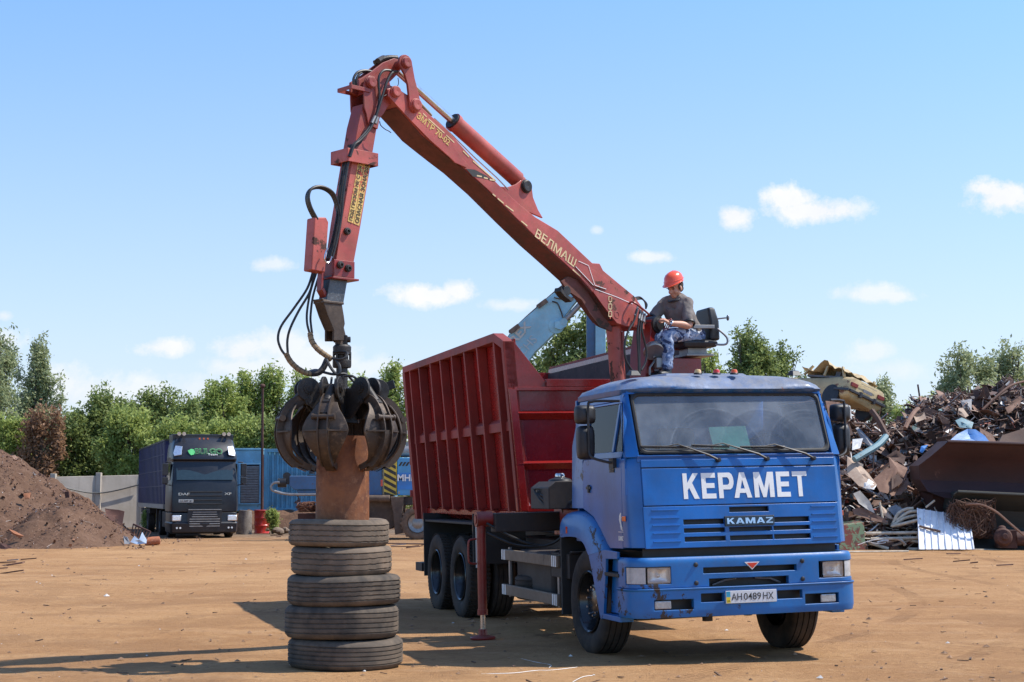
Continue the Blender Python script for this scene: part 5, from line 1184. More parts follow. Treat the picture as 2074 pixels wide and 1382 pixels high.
# ------------------------------------------------------------------ the crane operator
def wl(px, py, X): return lt(px, py, X=X)          # a joint in the lorry frame
def limb(mb, pts, rs, n=14, sub=4):
    P = bez(pts, sub); k = len(P)-1
    R = []
    for i in range(len(P)):
        t = i/k*(len(pts)-1); a = int(min(t, len(pts)-2)); f_ = t-a; R.append(rs[a]*(1-f_)+rs[a+1]*f_)
    mb.tube(P, R, n)
    for p, r in ((P[0], R[0]), (P[-1], R[-1])): mb.ball(p, r*.99, n=n, m_=8)
def fuse(mb, name, mat, parent, voxel=.009, smooth_it=6, frame=None, disp=None):
    me = bpy.data.meshes.new(name); vs = mb.v if frame is None else [frame @ v for v in mb.v]
    me.from_pydata([tuple(v) for v in vs], [], mb.f); o = bpy.data.objects.new(name, me); COL.objects.link(o)
    bm = bmesh.new(); bm.from_mesh(me); bmesh.ops.recalc_face_normals(bm, faces=bm.faces); bm.to_mesh(me); bm.free()
    r = o.modifiers.new('r', 'REMESH'); r.mode = 'VOXEL'; r.voxel_size = voxel; r.use_smooth_shade = True
    s = o.modifiers.new('s', 'SMOOTH'); s.factor = .5; s.iterations = smooth_it
    dg = bpy.context.evaluated_depsgraph_get(); m2 = bpy.data.meshes.new_from_object(o.evaluated_get(dg)); m2.name = name
    bpy.data.objects.remove(o); bpy.data.meshes.remove(me)
    if disp:
        for v in m2.vertices:
            v.co += v.normal*disp(v.co)
    m2.materials.clear(); m2.materials.append(mat); m2.polygons.foreach_set('use_smooth', [True]*len(m2.polygons))
    q = bpy.data.objects.new(name, m2); COL.objects.link(q); q.parent = parent; return q
skin = plain('sunburnt_skin', (.52, .25, .155), .5, var=.08, bump=.05); skin.node_tree.nodes
b = NB('grey_shirt'); c = b.mix(b.step(b.noise(6, 5), .3, .7), (.16,.135,.12), (.22,.19,.17)); b.bsdf(c, .95, 0, b.bump(b.noise(14, 5, .6), .5, .02), spec=.15); shirt_m = b.m
b = NB('camouflage_trousers'); v1 = b.noise(9, 3, .5, dist=1.2); v2 = b.noise(7, 3, .5, vec=b.map(loc=(3, 5, 1)), dist=1.4)
c = b.mix(b.step(v1, .47, .5), (.13,.19,.33), (.30,.36,.48)); c = b.mix(b.step(v2, .55, .57), c, (.045,.06,.12)); c = b.mix(b.step(b.noise(11, 3, .5, dist=1), .60, .62), c, (.48,.50,.56))
b.bsdf(c, .95, 0, b.bump(b.noise(12, 5, .6), .5, .02), spec=.15); camo = b.m
pel = wl(1397, 684, -1.70); che = wl(1372, 630, -1.68); nck = wl(1369, 603, -1.66); hed = wl(1367, 583, -1.62)
PR = empty('person', 'crane operator in orange hard hat, grey shirt and blue camouflage trousers, seated working the levers', 'person', M=LW @ Matrix.Translation((pel.x, pel.y, 3.36)))
PI_ = Matrix.Translation((-pel.x, -pel.y, -3.36))
fc = Vector((.50, -.84, 0)).normalized(); lf = Vector((0,0,1)).cross(fc)        # facing direction and his left
Ls = wl(1392, 613, -1.56); Rs = wl(1345, 614, -1.80)
Le = wl(1396, 659, -1.40); Lw = wl(1358, 655, -1.34); Lh = wl(1344, 648, -1.36)
Re = wl(1320, 648, -1.74); Rw = wl(1302, 655, -1.62); Rh = wl(1292, 652, -1.58)
Lhip = pel+lf*.09; Rhip = pel-lf*.09; Lk = wl(1353, 679, -1.42); La = wl(1351, 742, -1.42); Rk = wl(1333, 680, -1.62); Ra = wl(1334, 745, -1.58)
body = MB()
limb(body, [nck+Vector((0,0,-.06)), nck+Vector((0,0,.02)), hed+Vector((0,0,-.02))], [.062, .054, .052])
hd = (fc*.85+Vector((0,0,-.30))).normalized(); hu = (Vector((0,0,1))-hd*hd.z).normalized(); hl = hu.cross(hd)    # head tips down
HC = hed+Vector((0, 0, .005))
def hp(f, l, u): return HC+hd*f+hl*l+hu*u
def hball(f, l, u, rf, rl, ru, mb=body):
    n0 = len(mb.v); mb.ball((0,0,0), rf, rl, ru, 16, 12)
    for i in range(n0, len(mb.v)): v = mb.v[i]; mb.v[i] = hp(f+v.x, l+v.y, u+v.z)
hball(-.012, 0, .035, .098, .078, .095)     # skull
hball(.030, 0, -.035, .062, .060, .075)     # face
hball(.055, 0, -.092, .030, .034, .026)     # chin
hball(.092, 0, -.025, .018, .014, .030); hball(.100, 0, -.042, .016, .018, .012)   # nose
hball(.078, 0, .010, .018, .050, .012)      # brow
hball(.084, 0, -.068, .012, .026, .007); hball(.082, 0, -.079, .012, .023, .007)   # lips
for s_ in (-1, 1):
    hball(.058, s_*.036, -.040, .026, .022, .026); hball(-.005, s_*.080, -.022, .020, .009, .032); hball(.020, s_*.052, -.060, .03, .014, .03)
limb(body, [Ls, Ls.lerp(Le, .5), Le, Le.lerp(Lw, .45), Lw], [.052, .046, .041, .040, .027])
limb(body, [Rs, Rs.lerp(Re, .5), Re, Re.lerp(Rw, .45), Rw], [.052, .046, .041, .040, .027])
def hand(W, T, up, thumb):
    """palm and five curled fingers around a lever; T knuckle point, up back-of-hand direction, thumb side"""
    d = (T-W).normalized(); up = (up-d*up.dot(d)).normalized(); sd = d.cross(up)*thumb
    n0 = len(body.v); body.obox(W+d*.048, d*.043, sd*.036, up*.014)
    limb(body, [W-d*.01, W+d*.03], [.027, .024])
    for i, (o_, L) in enumerate(((.029, .072), (.010, .080), (-.009, .075), (-.027, .060))):
        k = W+d*.088+sd*o_; a = k+d*L*.40-up*L*.18; b_ = a-up*L*.38+d*L*.02; c_ = b_-d*L*.28-up*L*.06
        limb(body, [k-d*.02, k, a, b_, c_], [.0095, .0095, .0088, .0082, .0068], n=8, sub=2)
    t0 = W+d*.025+sd*.032-up*.004; limb(body, [t0, t0+d*.030+sd*.018-up*.016, t0+d*.055+sd*.008-up*.036, t0+d*.062-sd*.012-up*.044], [.013, .0115, .010, .008], n=8, sub=2)
hand(Lw, Lh, Vector((.3, -.2, 1)), 1); hand(Rw, Rh, Vector((0, -.2, 1)), -1)
limb(body, [pel+Vector((0,0,.05)), pel.lerp(che, .6)-fc*.03, che-fc*.06, nck+Vector((0,0,-.06))-fc*.02], [.07, .07, .07, .055])
pb = fuse(body, 'body', skin, PR, .0062, 3, PI_)
# face details: eyes and brows as small children
g = MB()
for s_ in (-1, 1): hball(.077, s_*.032, -.004, .012, .016, .006, g)
ey = g.build('eye', plain('eye_dark', (.03,.02,.018), .3), pb, PI_)
g = MB()
for s_ in (-1, 1): hball(.090, s_*.034, .014, .008, .024, .005, g)
g.build('eyebrow', plain('brow_hair', (.045,.028,.018), .9), pb, PI_)
g = MB(); hball(-.030, 0, .018, .094, .084, .082, g); hball(-.075, 0, -.03, .03, .06, .05, g)
for s_ in (-1, 1): hball(.012, s_*.076, .002, .02, .008, .03, g)
g.build('hair', plain('dark_hair', (.04,.026,.018), .9), pb, PI_)
# shirt
sh = MB(); sc_ = (Ls+Rs)/2
limb(sh, [pel+Vector((0,0,.045)), pel.lerp(che, .5)-fc*.025, che-fc*.03, che.lerp(nck, .55)-fc*.02, nck+Vector((0,0,-.055))], [.142, .145, .155, .150, .082], n=20)
for s_ in (-1, 1):
    limb(sh, [pel+lf*s_*.075+Vector((0,0,.06)), pel.lerp(che, .6)+lf*s_*.075, che+lf*s_*.085+Vector((0,0,.04))], [.105, .110, .105])
limb(sh, [Rs+Vector((0,0,-.005)), sc_+Vector((0,0,.02)), Ls+Vector((0,0,-.005))], [.070, .085, .070])
for A, B_, E2 in ((Ls, Le, Lw), (Rs, Re, Rw)):
    limb(sh, [A, A.lerp(B_, .45), A.lerp(B_, .80)], [.070, .068, .070])
def fold(c): return .011*noise.noise(Vector((c.x*11, c.y*11, c.z*6)))+.006*noise.noise(Vector((c.x*30, c.y*30, c.z*17)))
st_ = fuse(sh, 'shirt', shirt_m, PR, .011, 5, PI_, fold)
g = MB(); rc = nck+Vector((0,0,-.022))+fc*.012
ring = [rc+fc*math.cos(2*PI*k/28)*.083+lf*math.sin(2*PI*k/28)*.080+Vector((0,0,-.030*math.cos(2*PI*k/28))) for k in range(29)]
g.tube(ring, .012, 8); g.build('shirt_collar', M['black'], st_, PI_)
for A, B_ in ((Ls, Le), (Rs, Re)):
    g = MB(); d = (B_-A).normalized(); g.lathe(A.lerp(B_, .86), d, [(.062, 0), (.0735, .006), (.0735, .026), (.062, .032)], 24); g.build('sleeve_cuff', M['black'], st_, PI_)
# trousers
tr_ = MB()
for H_, K_, A_2 in ((Lhip, Lk, La), (Rhip, Rk, Ra)):
    limb(tr_, [H_+Vector((0,0,.01)), H_.lerp(K_, .5)+Vector((0,0,.015)), K_+Vector((0,0,-.005)), K_.lerp(A_2, .4)+fc*.0, K_.lerp(A_2, .8), A_2], [.100, .092, .078, .074, .066, .070])
limb(tr_, [Lhip, Rhip], [.118, .118]); limb(tr_, [pel, pel+Vector((0,0,.08))], [.125, .13])
fuse(tr_, 'trousers', camo, PR, .012, 4, PI_, lambda c: .012*noise.noise(Vector((c.x*9, c.y*9, c.z*16)))+.008*noise.noise(Vector((c.x*22, c.y*24, c.z*34))))
# boots
for A_2 in (La, Ra):
    g = MB(); t_ = A_2+fc*.12+Vector((0,0,-.10)); limb(g, [A_2+Vector((0,0,-.02)), A_2+Vector((0,0,-.085)), A_2+fc*.08+Vector((0,0,-.10)), t_], [.048, .050, .046, .040]); g.obox(A_2+fc*.045+Vector((0,0,-.137)), fc*.125, lf*.042, Vector((0,0,.012)))
    fuse(g, 'boot', M['black'], PR, .010, 3, PI_)
# watch and lever in the near hand
g = MB(); d = (Lh-Lw).normalized(); g.lathe(Lw-d*.018, d, [(.027, 0), (.034, .0), (.034, .024), (.027, .024)], 20); g.lathe(Lw-d*.006+Vector((.02,.0,.028)), Vector((.5, 0, .8)), [(0, 0), (.019, 0), (.019, .008), (0, .01)], 16); g.build('wristwatch', M['steel'], PR, PI_)
# hard hat
g = MB(); prof = []
o0 = len(g.v)
rings = []
HU = .012
for u_, rf, rl, sh_ in ((.046, .138, .112, .020), (.050, .142, .115, .020), (.054, .130, .106, .008), (.085, .128, .104, 0), (.12, .118, .096, -.002), (.148, .095, .078, -.004), (.166, .060, .050, -.006), (.174, .022, .02, -.006)):
    ring = []
    for k in range(36):
        a = 2*PI*k/36; cf = math.cos(a); x = rf*cf+sh_; z = u_+HU
        if sh_ > .005: x += .022*max(0, cf)**2; z += -.016*max(0, cf)-.004
        ring.append(hp(x-.008, rl*math.sin(a), z+(.007*math.exp(-((rl*math.sin(a))/.018)**2) if u_ > .10 else 0)))
    rings.append(ring)
g.loft(rings, cap=True)
hh = g.build('hard_hat', plain('orange_hat_plastic', (.80, .095, .035), .28, var=.06, coat=.3, bump=.03), PR, PI_, smooth=50)
g = MB(); g.tube([hp(.132*math.cos(a)-.008, .107*math.sin(a), .084) for a in [2*PI*k/36 for k in range(37)]], .004, 6); g.build('hat_ridge', plain('orange_hat_edge', (.72, .08, .03), .35), hh, PI_)
# ------------------------------------------------------------------ background: vehicles, containers, wall
def frame_at(x, y, z, fwd, tilt=None):
    f = Vector((fwd[0], fwd[1], 0)).normalized(); r = Vector((-f.y, f.x, 0))
    return Matrix(((f.x, r.x, 0, x), (f.y, r.y, 0, y), (0, 0, 1, z), (0, 0, 0, 1)))
navy = paint('black_blue_cab_paint', (.006,.008,.014), .38, .12, dust=(.14,.11,.08), dust_amt=.05)
tarp = paint('navy_trailer_tarp', (.004,.010,.085), .5, .0, dust=(.1,.09,.12), dust_amt=.12, var=.2, bump=.3)
darkglass = plain('dark_windscreen', (.02,.035,.038), .06, coat=.8, var=.1, bump=.02)
hgv = at(415, 1001, 57.3); 
DM = frame_at(hgv.x, 57.3, 0, (.30, -.954))
HG = empty('articulated_lorry', 'black and navy articulated lorry parked by the concrete wall, facing the camera', 'lorry', M=DM)
def db(mb, name, mat, parent=HG, **k): return mb.build(name, mat, parent, None, **k)
# local: x forward, y to the picture right
def hw_ring(z, w, xf, c=.16, xr=-2.25):
    return [(xr, -w, z), (xf-c*1.6, -w, z), (xf-c*.5, -w+c*.35, z), (xf-.02, -w+c*1.4, z), (xf+.03, 0, z), (xf-.02, w-c*1.4, z), (xf-c*.5, w-c*.35, z), (xf-c*1.6, w, z), (xr, w, z)]
g = MB(); g.loft([hw_ring(*a) for a in ((.95, 1.22, 0), (1.2, 1.235, 0), (2.0, 1.22, -.03), (2.1, 1.21, -.06), (2.80, 1.17, -.26), (2.86, 1.19, -.16), (2.98, 1.19, -.18), (3.3, 1.16, -.38), (3.6, 1.1, -.66), (3.72, 1.0, -.9), (3.76, .8, -1.2))])
g.box(-2.25, -.9, -1.12, 1.12, 3.5, 3.82)
hc = db(g, 'cab', navy, bevel=.03, seg=3)
g = MB(); g.grid(list(np.linspace(-1.02, 1.02, 9)), [2.12, 2.45, 2.79], lambda y, z, d: Vector((-.02-.30*(z-2.1)/.7-.03*abs(y)**3-.0+.02-d, y, z)), [], .02); db(g, 'windscreen', darkglass, hc)
for s_ in (-1, 1):
    g = MB(); g.box(-1.4, -.45, s_*1.225-.006, s_*1.225+.006, 2.12, 2.72); db(g, 'side_window', darkglass, hc)
    g = MB(); g.box(-.25, -.08, s_*1.42-.1, s_*1.42+.1, 2.28, 2.72); g.box(-.25, -.08, s_*1.42-.1, s_*1.42+.1, 1.98, 2.22); g.beam((-.2, s_*1.2, 2.78), (-.2, s_*1.42, 2.76), .04, .04); g.beam((-.2, s_*1.2, 1.92), (-.2, s_*1.42, 1.97), .04, .04); db(g, 'mirror', M['black'], hc, bevel=.04)
    g = MB(); g.ext([(-.13, s_*.86, 3.02), (-.27, s_*.82, 3.33), (-.42, s_*1.05, 3.36), (-.38, s_*1.13, 3.1), (-.24, s_*1.10, 2.98)], (.05, 0, .02)); rl = db(g, 'roof_spotlight', M['reflector'], hc, bevel=.01)
    g = MB(); g.box(-.06, .03, s_*1.0-.17, s_*1.0+.17, .62, .84); hl = db(g, 'headlight', M['reflector'], bevel=.04)
    for k in (-1, 1):
        g = MB(); g.cyl((-.95, s_*.82+k*.09, 3.84), (-.55, s_*.82+k*.09, 3.82), .03, .07, 14); db(g, 'air_horn', M['steel'], hc)
    g = MB()
    for k in (-1, 1): g.cyl((.04, s_*.93+k*.06, .38), (.065, s_*.93+k*.06, .38), .035, n=12)
    db(g, 'fog_light', M['reflector'])
g = MB(); g.loft([hw_ring(*a) for a in ((.16, 1.14, -.02), (.22, 1.2, .06), (.55, 1.23, .08), (.58, 1.2, .03), (.93, 1.2, .0))]); db(g, 'bumper', navy, bevel=.03, seg=3)
g = MB(); 
for k in range(7): g.box(.03, .10, -.55+.02*k*(k > 3), .55-.02*k*(k > 3), .42+k*.085, .455+k*.085)
g.box(.03, .12, -.6, .6, 1.02, 1.05); db(g, 'grille', M['dull_steel'], bevel=.008)
g = MB(); g.ext([(.05, -.62, 1.08), (.05, .62, 1.08), (.05, .62, .62), (.05, .5, .36), (.05, -.5, .36), (.05, -.62, .62)], (.03, 0, 0)); db(g, 'grille_frame', M['black'])
g = MB()
for z in (1.22, 1.36, 1.52, 1.66): g.box(.03, .055, -.62, .62, z, z+.05)
db(g, 'front_slat', M['black'], hc, bevel=.01)
def dtext(txt, y, z, h, w, mat, name, x=.05, parent=hc, lean=0, bold=.02):
    V, F, ww, hh = text_mb(txt, h, w, bold, depth=.01); mb = MB(); mb.add([Vector((x+v.z-lean*v.y, y+v.x, z+v.y)) for v in V], F); return db(mb, name, mat, parent, smooth=0)
dtext('DAF', -.95, 1.56, .09, .40, M['steel'], 'maker_lettering', .045); dtext('XF', .70, 1.57, .085, .26, M['steel'], 'model_lettering', .045)
g = MB(); g.box(.03, .06, -.94, -.42, 1.30, 1.41); npq = db(g, 'number_plate', plain('plate_dull', (.55,.55,.52), .4), hc); dtext('CA 0687 BH', -.91, 1.325, .065, .46, M['blackdecal'], 'plate_characters', .065, npq)
grn = plain('green_outline', (.10,.50,.16), .4)
dtext('BULGO', -.36, 3.055, .22, 1.0, grn, 'sticker_lettering', -.20, lean=.48, bold=.045)
dtext('BULGO', -.34, 3.068, .19, .96, M['blackdecal'], 'sticker_lettering', -.193, lean=.48, bold=.005)
dtext('Team', .10, 3.02, .07, .36, M['white'], 'sticker_lettering', -.16, lean=.48, bold=.0)
g = MB(); g.ext([(-.19-.48*(z-3.05), y, z) for y, z in ((-.62,3.20),(-.58,3.10),(-.50,3.02),(-.40,3.05),(-.36,3.14),(-.40,3.24),(-.50,3.26),(-.56,3.22))], (.012, 0, 0)); db(g, 'sticker_emblem', grn, hc, smooth=0)
g = MB()
for y in (-.15, 0, .15): g.box(-.72, -.66, y-.03, y+.03, 3.62, 3.68)
db(g, 'marker_lamp', M['orange'], hc)
def hwheel(x, y, dual=False):
    g = MB(); g.lathe((x, y, .5), (0, 1, 0), tyre_prof(.5, .3, 3), 36); w_ = db(g, 'wheel', M['tyre']); g = MB(); g.lathe((x, y, .5), (0, 1 if y > 0 else -1, 0), [(.29, .12), (.28, 0), (.12, .02), (.1, .08), (0, .09)], 24); db(g, 'rim', M['dull_steel'], w_)
for x in (-1.4, -5.0): 
    for y in (-1.05, 1.05): hwheel(x, y)
for x in (-10.6, -11.9, -13.2):
    for y in (-1.08, 1.08): hwheel(x, y)
g = MB(); g.box(-5.8, -.3, -.4, .4, .7, .95); g.box(-3.9, -2.5, -1.18, -.7, .35, .95); g.box(-3.9, -2.5, .7, 1.18, .35, .95); g.box(-2.5, -.1, -1.15, 1.15, .3, .9); g.box(-15.4, -4.2, -.45, .45, .9, 1.15); g.box(-9.0, -8.8, -1, -.8, .1, 1.0); g.box(-14.8, -9.9, -1.2, -.9, .8, 1.0)
db(g, 'chassis', M['chassis'], bevel=.02)
g = MB(); g.box(-16.0, -2.6, -1.24, 1.24, 1.22, 3.62); tr = db(g, 'trailer_body', tarp, bevel=.02)
g = MB()
for k in range(21): x = -15.8+k*.645; g.box(x, x+.07, -1.262, -1.238, 1.25, 3.6)
for k in range(21): x = -15.8+k*.645; g.box(x, x+.07, 1.238, 1.262, 1.25, 3.6)
for z in (1.9, 2.5, 3.1): g.box(-15.98, -2.62, -1.256, -1.24, z, z+.03)
db(g, 'tarp_batten', tarp, tr)
g = MB(); g.box(-16.02, -2.58, -1.27, 1.27, 1.05, 1.22); db(g, 'trailer_rail', M['dull_steel'], tr)
g = MB(); g.box(-16.02, -2.58, -1.26, 1.26, 3.62, 3.68); db(g, 'trailer_top_rail', M['black'], tr)

# concrete wall with posts and a sagging cable
con = NB('concrete_panels'); n1 = con.noise(.8, 6, .6); n2 = con.noise(6, 6, .65)
cc = con.mix(con.step(n1, .3, .7), (.40,.34,.27), (.52,.45,.37)); cc = con.mix(con.math('MULTIPLY', con.step(con.noise(2.5, 6, .6, vec=con.map((1,1,.15))), .5, .75), .5), cc, (.22,.18,.14))
con.bsdf(cc, .9, 0, con.bump(n2, .3, .02)); M['concrete'] = con.m
def wp(px, py, y): return at(px, py, y)
wps = []
for p, t_, y in ((-260, 974, 69.8), (-120, 972, 71.6), (0, 970, 73.0), (108, 966, 74.3), (200, 964, 75.3), (290, 962, 76.3)):
    q = at(p, t_, y); wps.append((q.x, y, q.z))
wall = None
for (xa, ya, za), (xb, yb, zb) in zip(wps[:-1], wps[1:]):
    if wall is None: g = MB()
    d = Vector((xb-xa, yb-ya, 0)).normalized(); n_ = Vector((-d.y, d.x, 0))*.16; a_ = Vector((xa, ya, 0))+d*.1; b_ = Vector((xb, yb, 0))-d*.1; zm = (za+zb)/2
    g = MB() if wall else g; wall = wall or True
    g.hexa([a_+Vector((0,0,-.2)), b_+Vector((0,0,-.2)), b_+n_+Vector((0,0,-.2)), a_+n_+Vector((0,0,-.2)), a_+Vector((0,0,za)), b_+Vector((0,0,zb)), b_+n_+Vector((0,0,zb)), a_+n_+Vector((0,0,za))])
    if wall is True: wall = empty('concrete_wall', 'pale concrete panel wall behind the articulated lorry', 'wall', loc=(0, 0, 0))
    g.build('wall_panel', M['concrete'], wall, bevel=.02)
for (x, y, z) in wps:
    g = MB(); g.box(x-.12, x+.12, y-.10, y+.2, -.2, z+.15); g.build('post', M['concrete'], wall, bevel=.02)
g = MB(); g.tube(bez([(wps[1][0], wps[1][1]-.2, 2.05), (wps[2][0], wps[2][1]-.2, 1.9), (wps[3][0], wps[3][1]-.2, 2.0), (wps[4][0], wps[4][1]-.2, 1.66), (wps[5][0], wps[5][1]-.2, 2.1)], 8), .035, 6); g.build('cable', M['hose'], wall)
def wp(px, py, y): return at(px, py, y)

# blue containers
cblue = paint('container_blue', (.12,.36,.50), .5, .1, dust=(.25,.22,.2), dust_amt=.3, chip=(.12,.06,.04), chip_amt=.05, chip_scale=3, streak=.2)
cblue2 = paint('generator_blue', (.20,.46,.60), .45, .1, dust=(.3,.27,.22), dust_amt=.25, chip_amt=.03)
YC = 73.0
def cx_(p): return wp(p, 1000, YC).x
def cz_(p): return wp(1037, p, YC).z
x0, x1, z0, z1 = cx_(534), cx_(800), cz_(1034), cz_(908)
CT = empty('shipping_container', 'light blue corrugated steel container standing on rubble behind the tyres', 'container', loc=(x0, YC, z0))
n_ = 26; pts = []
for k in range(n_):
    a = (x1-x0-.3)*k/n_+.15; w = (x1-x0-.3)/n_
    pts += [(a, 0), (a+w*.28, 0), (a+w*.5, .09), (a+w*.78, .09)]
g = MB(); top_ = [Vector((x, .06+d, z1-z0-.16)) for x, d in pts]; bot_ = [Vector((x, .06+d, .14)) for x, d in pts]
V = bot_+top_; k = len(pts); g.add(V, [(i, i+1, k+i+1, k+i) for i in range(k-1)])
g.build('corrugated_side', cblue, CT, recalc=False, smooth=0)
g = MB(); L = x1-x0; Hh = z1-z0
g.box(0, .15, 0, .15, 0, Hh); g.box(L-.15, L, 0, .15, 0, Hh); g.box(.15, L-.15, .0, .12, Hh-.16, Hh); g.box(.15, L-.15, 0, .12, 0, .14); g.box(.05, L-.05, .17, 2.4, 0, Hh-.01)
g.build('container_frame', cblue, CT, bevel=.01)
x0, x1, z0, z1 = cx_(462), cx_(529), cz_(1034), cz_(911)
GB = empty('generator_container', 'light blue generator container with a louvred panel beside the corrugated one', 'container', loc=(x0, YC, z0))
L = x1-x0; Hh = z1-z0; g = MB(); g.box(0, L, 0, 2.4, 0, Hh); g.box(-.03, L+.03, -.05, 2.4, Hh+.002, Hh+.1); g.build('container_body', cblue2, GB, bevel=.015)
lx0, lx1, lz0, lz1 = cx_(486)-x0, cx_(527)-x0, cz_(1018)-z0, cz_(940)-z0
g = MB(); g.box(lx0, lx1, -.03, -.003, lz0, lz1); lv = g.build('louvre_panel', M['black'], GB)
g = MB()
for k in range(22): z = lz0+.05+(lz1-lz0-.1)*k/22; g.hexa([(lx0+.05,-.11,z-.01),(lx1-.05,-.11,z-.01),(lx1-.05,-.035,z+.045),(lx0+.05,-.035,z+.045),(lx0+.05,-.11,z+.005),(lx1-.05,-.11,z+.005),(lx1-.05,-.035,z+.06),(lx0+.05,-.035,z+.06)])
g.build('slats', plain('louvre_slat', (.36,.31,.27), .6), lv)
g = MB()
for a in ((lx0-.05, lx0+.03, lz0-.05, lz1+.05), (lx1-.03, lx1+.05, lz0-.05, lz1+.05), (lx0+.035, lx1-.035, lz1, lz1+.06), (lx0+.035, lx1-.035, lz0-.06, lz0)): g.box(a[0], a[1], -.12, -.032, a[2], a[3])
g.build('louvre_frame', cblue2, lv, bevel=.008)
# bank of rubble under the containers
def lump(name, cx, cy, rx, ry, h, mat, seed=0, res=40, z0=-.15, rough=.3, freq=1.2, prof=1.5):
    rr = random.Random(seed); V, F = [], []
    for j in range(res+1):
        for i in range(res+1):
            u = -1+2*i/res; v = -1+2*j/res; d = math.hypot(u, v)
            x = cx+u*rx; y = cy+v*ry
            k = max(0, 1-d**prof); n_ = noise.fractal(Vector((x*freq, y*freq, seed)), .9, 2.1, 5)
            V.append((x, y, z0+h*k+rough*n_*min(1, k*2.2)*h))
    F = [(j*(res+1)+i, j*(res+1)+i+1, (j+1)*(res+1)+i+1, (j+1)*(res+1)+i) for j in range(res) for i in range(res)]
    me = bpy.data.meshes.new(name); me.from_pydata(V, [], F); me.materials.append(mat); me.polygons.foreach_set('use_smooth', [True]*len(F)); me.update()
    o = bpy.data.objects.new(name, me); COL.objects.link(o); return o, V
soil = NB('dark_soil'); q1 = soil.noise(.8, 7, .65); q2 = soil.noise(6, 8, .7)
cc = soil.mix(soil.step(q1, .3, .7), (.11,.062,.040), (.17,.10,.065)); cc = soil.mix(soil.step(q2, .5, .75), cc, (.06,.032,.022)); cc = soil.mix(soil.math('MULTIPLY', soil.step(soil.vor(9), .18, .1), .5), cc, (.35,.25,.19))
soil.bsdf(cc, .95, 0, soil.bump(q2, .9, .08), spec=.1); M['soil'] = soil.m
bank, _ = lump('rubble_bank', cx_(700), YC+.6, 9.5, 3.4, 1.05, M['soil'], 4, 60, -.2, .25, 1.6, 3); tag(bank, 'low bank of dark rubble under the blue containers', 'rubble', kind='stuff')
for px_ in (500, 545, 600, 660, 720, 780):
    g = MB(); x = cx_(px_); g.box(x-.35, x+.35, YC-.1, YC+.6, cz_(1034)-.45, cz_(1034)); g.build('sleeper_block', M['concrete'], CT if px_ > 530 else GB, Matrix.Translation((-(cx_(534) if px_ > 530 else x0), -YC, -(cz_(1034)))), bevel=.03)
# red drum and grey roll
q = wp(531, 1050, 64); DR = empty('oil_drum', 'bright red oil drum standing by the blue containers', 'drum', loc=(q.x, 64, .0))
g = MB(); R0_ = .31; g.lathe((0, 0, 0), (0, 0, 1), [(0, .0), (R0_, 0), (R0_+.01, .02), (R0_, .05), (R0_, .30), (R0_+.014, .33), (R0_, .36), (R0_, .60), (R0_+.014, .63), (R0_, .66), (R0_, .9), (R0_+.012, .93), (R0_, .955), (R0_-.02, .94), (0, .935)], 32)
for v in g.v: v.x += .03*noise.noise(Vector((v.x*4, v.y*4, v.z*5))); v.y += .02*noise.noise(Vector((v.x*4+9, v.y*4, v.z*5)))
g.build('drum_body', paint('drum_red', (.52, .018, .012), .4, .15, chip_amt=.05, chip_scale=6, dust_amt=.15), DR)
q = wp(494, 1050, 63); g = MB(); g.lathe((q.x, 63, 0), (.06, 0, 1), [(0, 0), (.30, 0), (.31, .3), (.27, .75), (.25, .95), (0, .95)], 24)
for v in g.v: v.x += .04*noise.noise(v*5); v.y += .04*noise.noise(v*5+Vector((4,4,4)))
tag(g.build('concrete_stump', rusty('rough_grey', (.24,.20,.16), (.14,.11,.09), (.4,.36,.31), 5)), 'rough grey concrete stump between the lorry and the red drum', 'stump')
# poles
q = wp(531, 1030, 70); g = MB(); g.cyl((q.x, 70, 0), (q.x-.05, 70, wp(530, 782, 70).z), .07, .05, 12); g.ball((q.x-.05, 70, wp(530, 782, 70).z), .12, .12, .1); tag(g.build('steel_pole', M['rust_dark']), 'tall thin steel pole at the corner of the blue containers', 'pole')
q = wp(781, 1030, 80); zt2 = wp(781, 790, 80).z; FP = empty('floodlight_mast', 'floodlight on a thin mast rising behind the grapple', 'floodlight', loc=(q.x, 80, 0))
g = MB(); g.cyl((0, 0, 0), (0, 0, zt2), .07, .05, 10); g.build('mast', M['dull_steel'], FP)
g = MB(); g.obox((.15, -.1, zt2+.2), (.28, 0, .1), (0, .12, 0), (-.06, -.05, .2)); g.build('floodlight_head', M['black'], FP, bevel=.02)

# ---- material handler: body left of the pipe, boom rising behind the scrap body, hanging stick
YH = 55.0
def hp2(px, py, y=YH): return at(px, py, y)
ho = hp2(840, 1001); 
MH = empty('material_handler', 'light blue wheeled material handler behind the red body, its boom raised', 'excavator', loc=(ho.x, YH, 0))
HI = Matrix.Translation((-ho.x, -YH, 0))
def hb_(mb, name, mat, parent=MH, **k): return mb.build(name, mat, parent, HI, **k)
def slab(mb, pts, y, th): mb.ext([hp2(a, b, y) for a, b in pts], (0, th, 0))
hblue = paint('handler_blue', (.05,.28,.52), .4, .2, dust=(.25,.25,.25), dust_amt=.15, chip_amt=.02)
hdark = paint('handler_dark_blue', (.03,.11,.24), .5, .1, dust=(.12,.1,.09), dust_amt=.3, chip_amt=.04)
hpale = paint('handler_pale_blue', (.22,.48,.62), .45, .15, dust=(.35,.33,.3), dust_amt=.25, chip_amt=.03)
g = MB(); slab(g, [(700,928),(774,928),(774,1004),(700,1004)], YH, 2.2); hbd = hb_(g, 'body', hdark, bevel=.04)
g = MB(); slab(g, [(804,927),(905,927),(905,1004),(804,1004)], YH-.02, 2.4); hb_(g, 'engine_cover', hblue, hbd, bevel=.03)
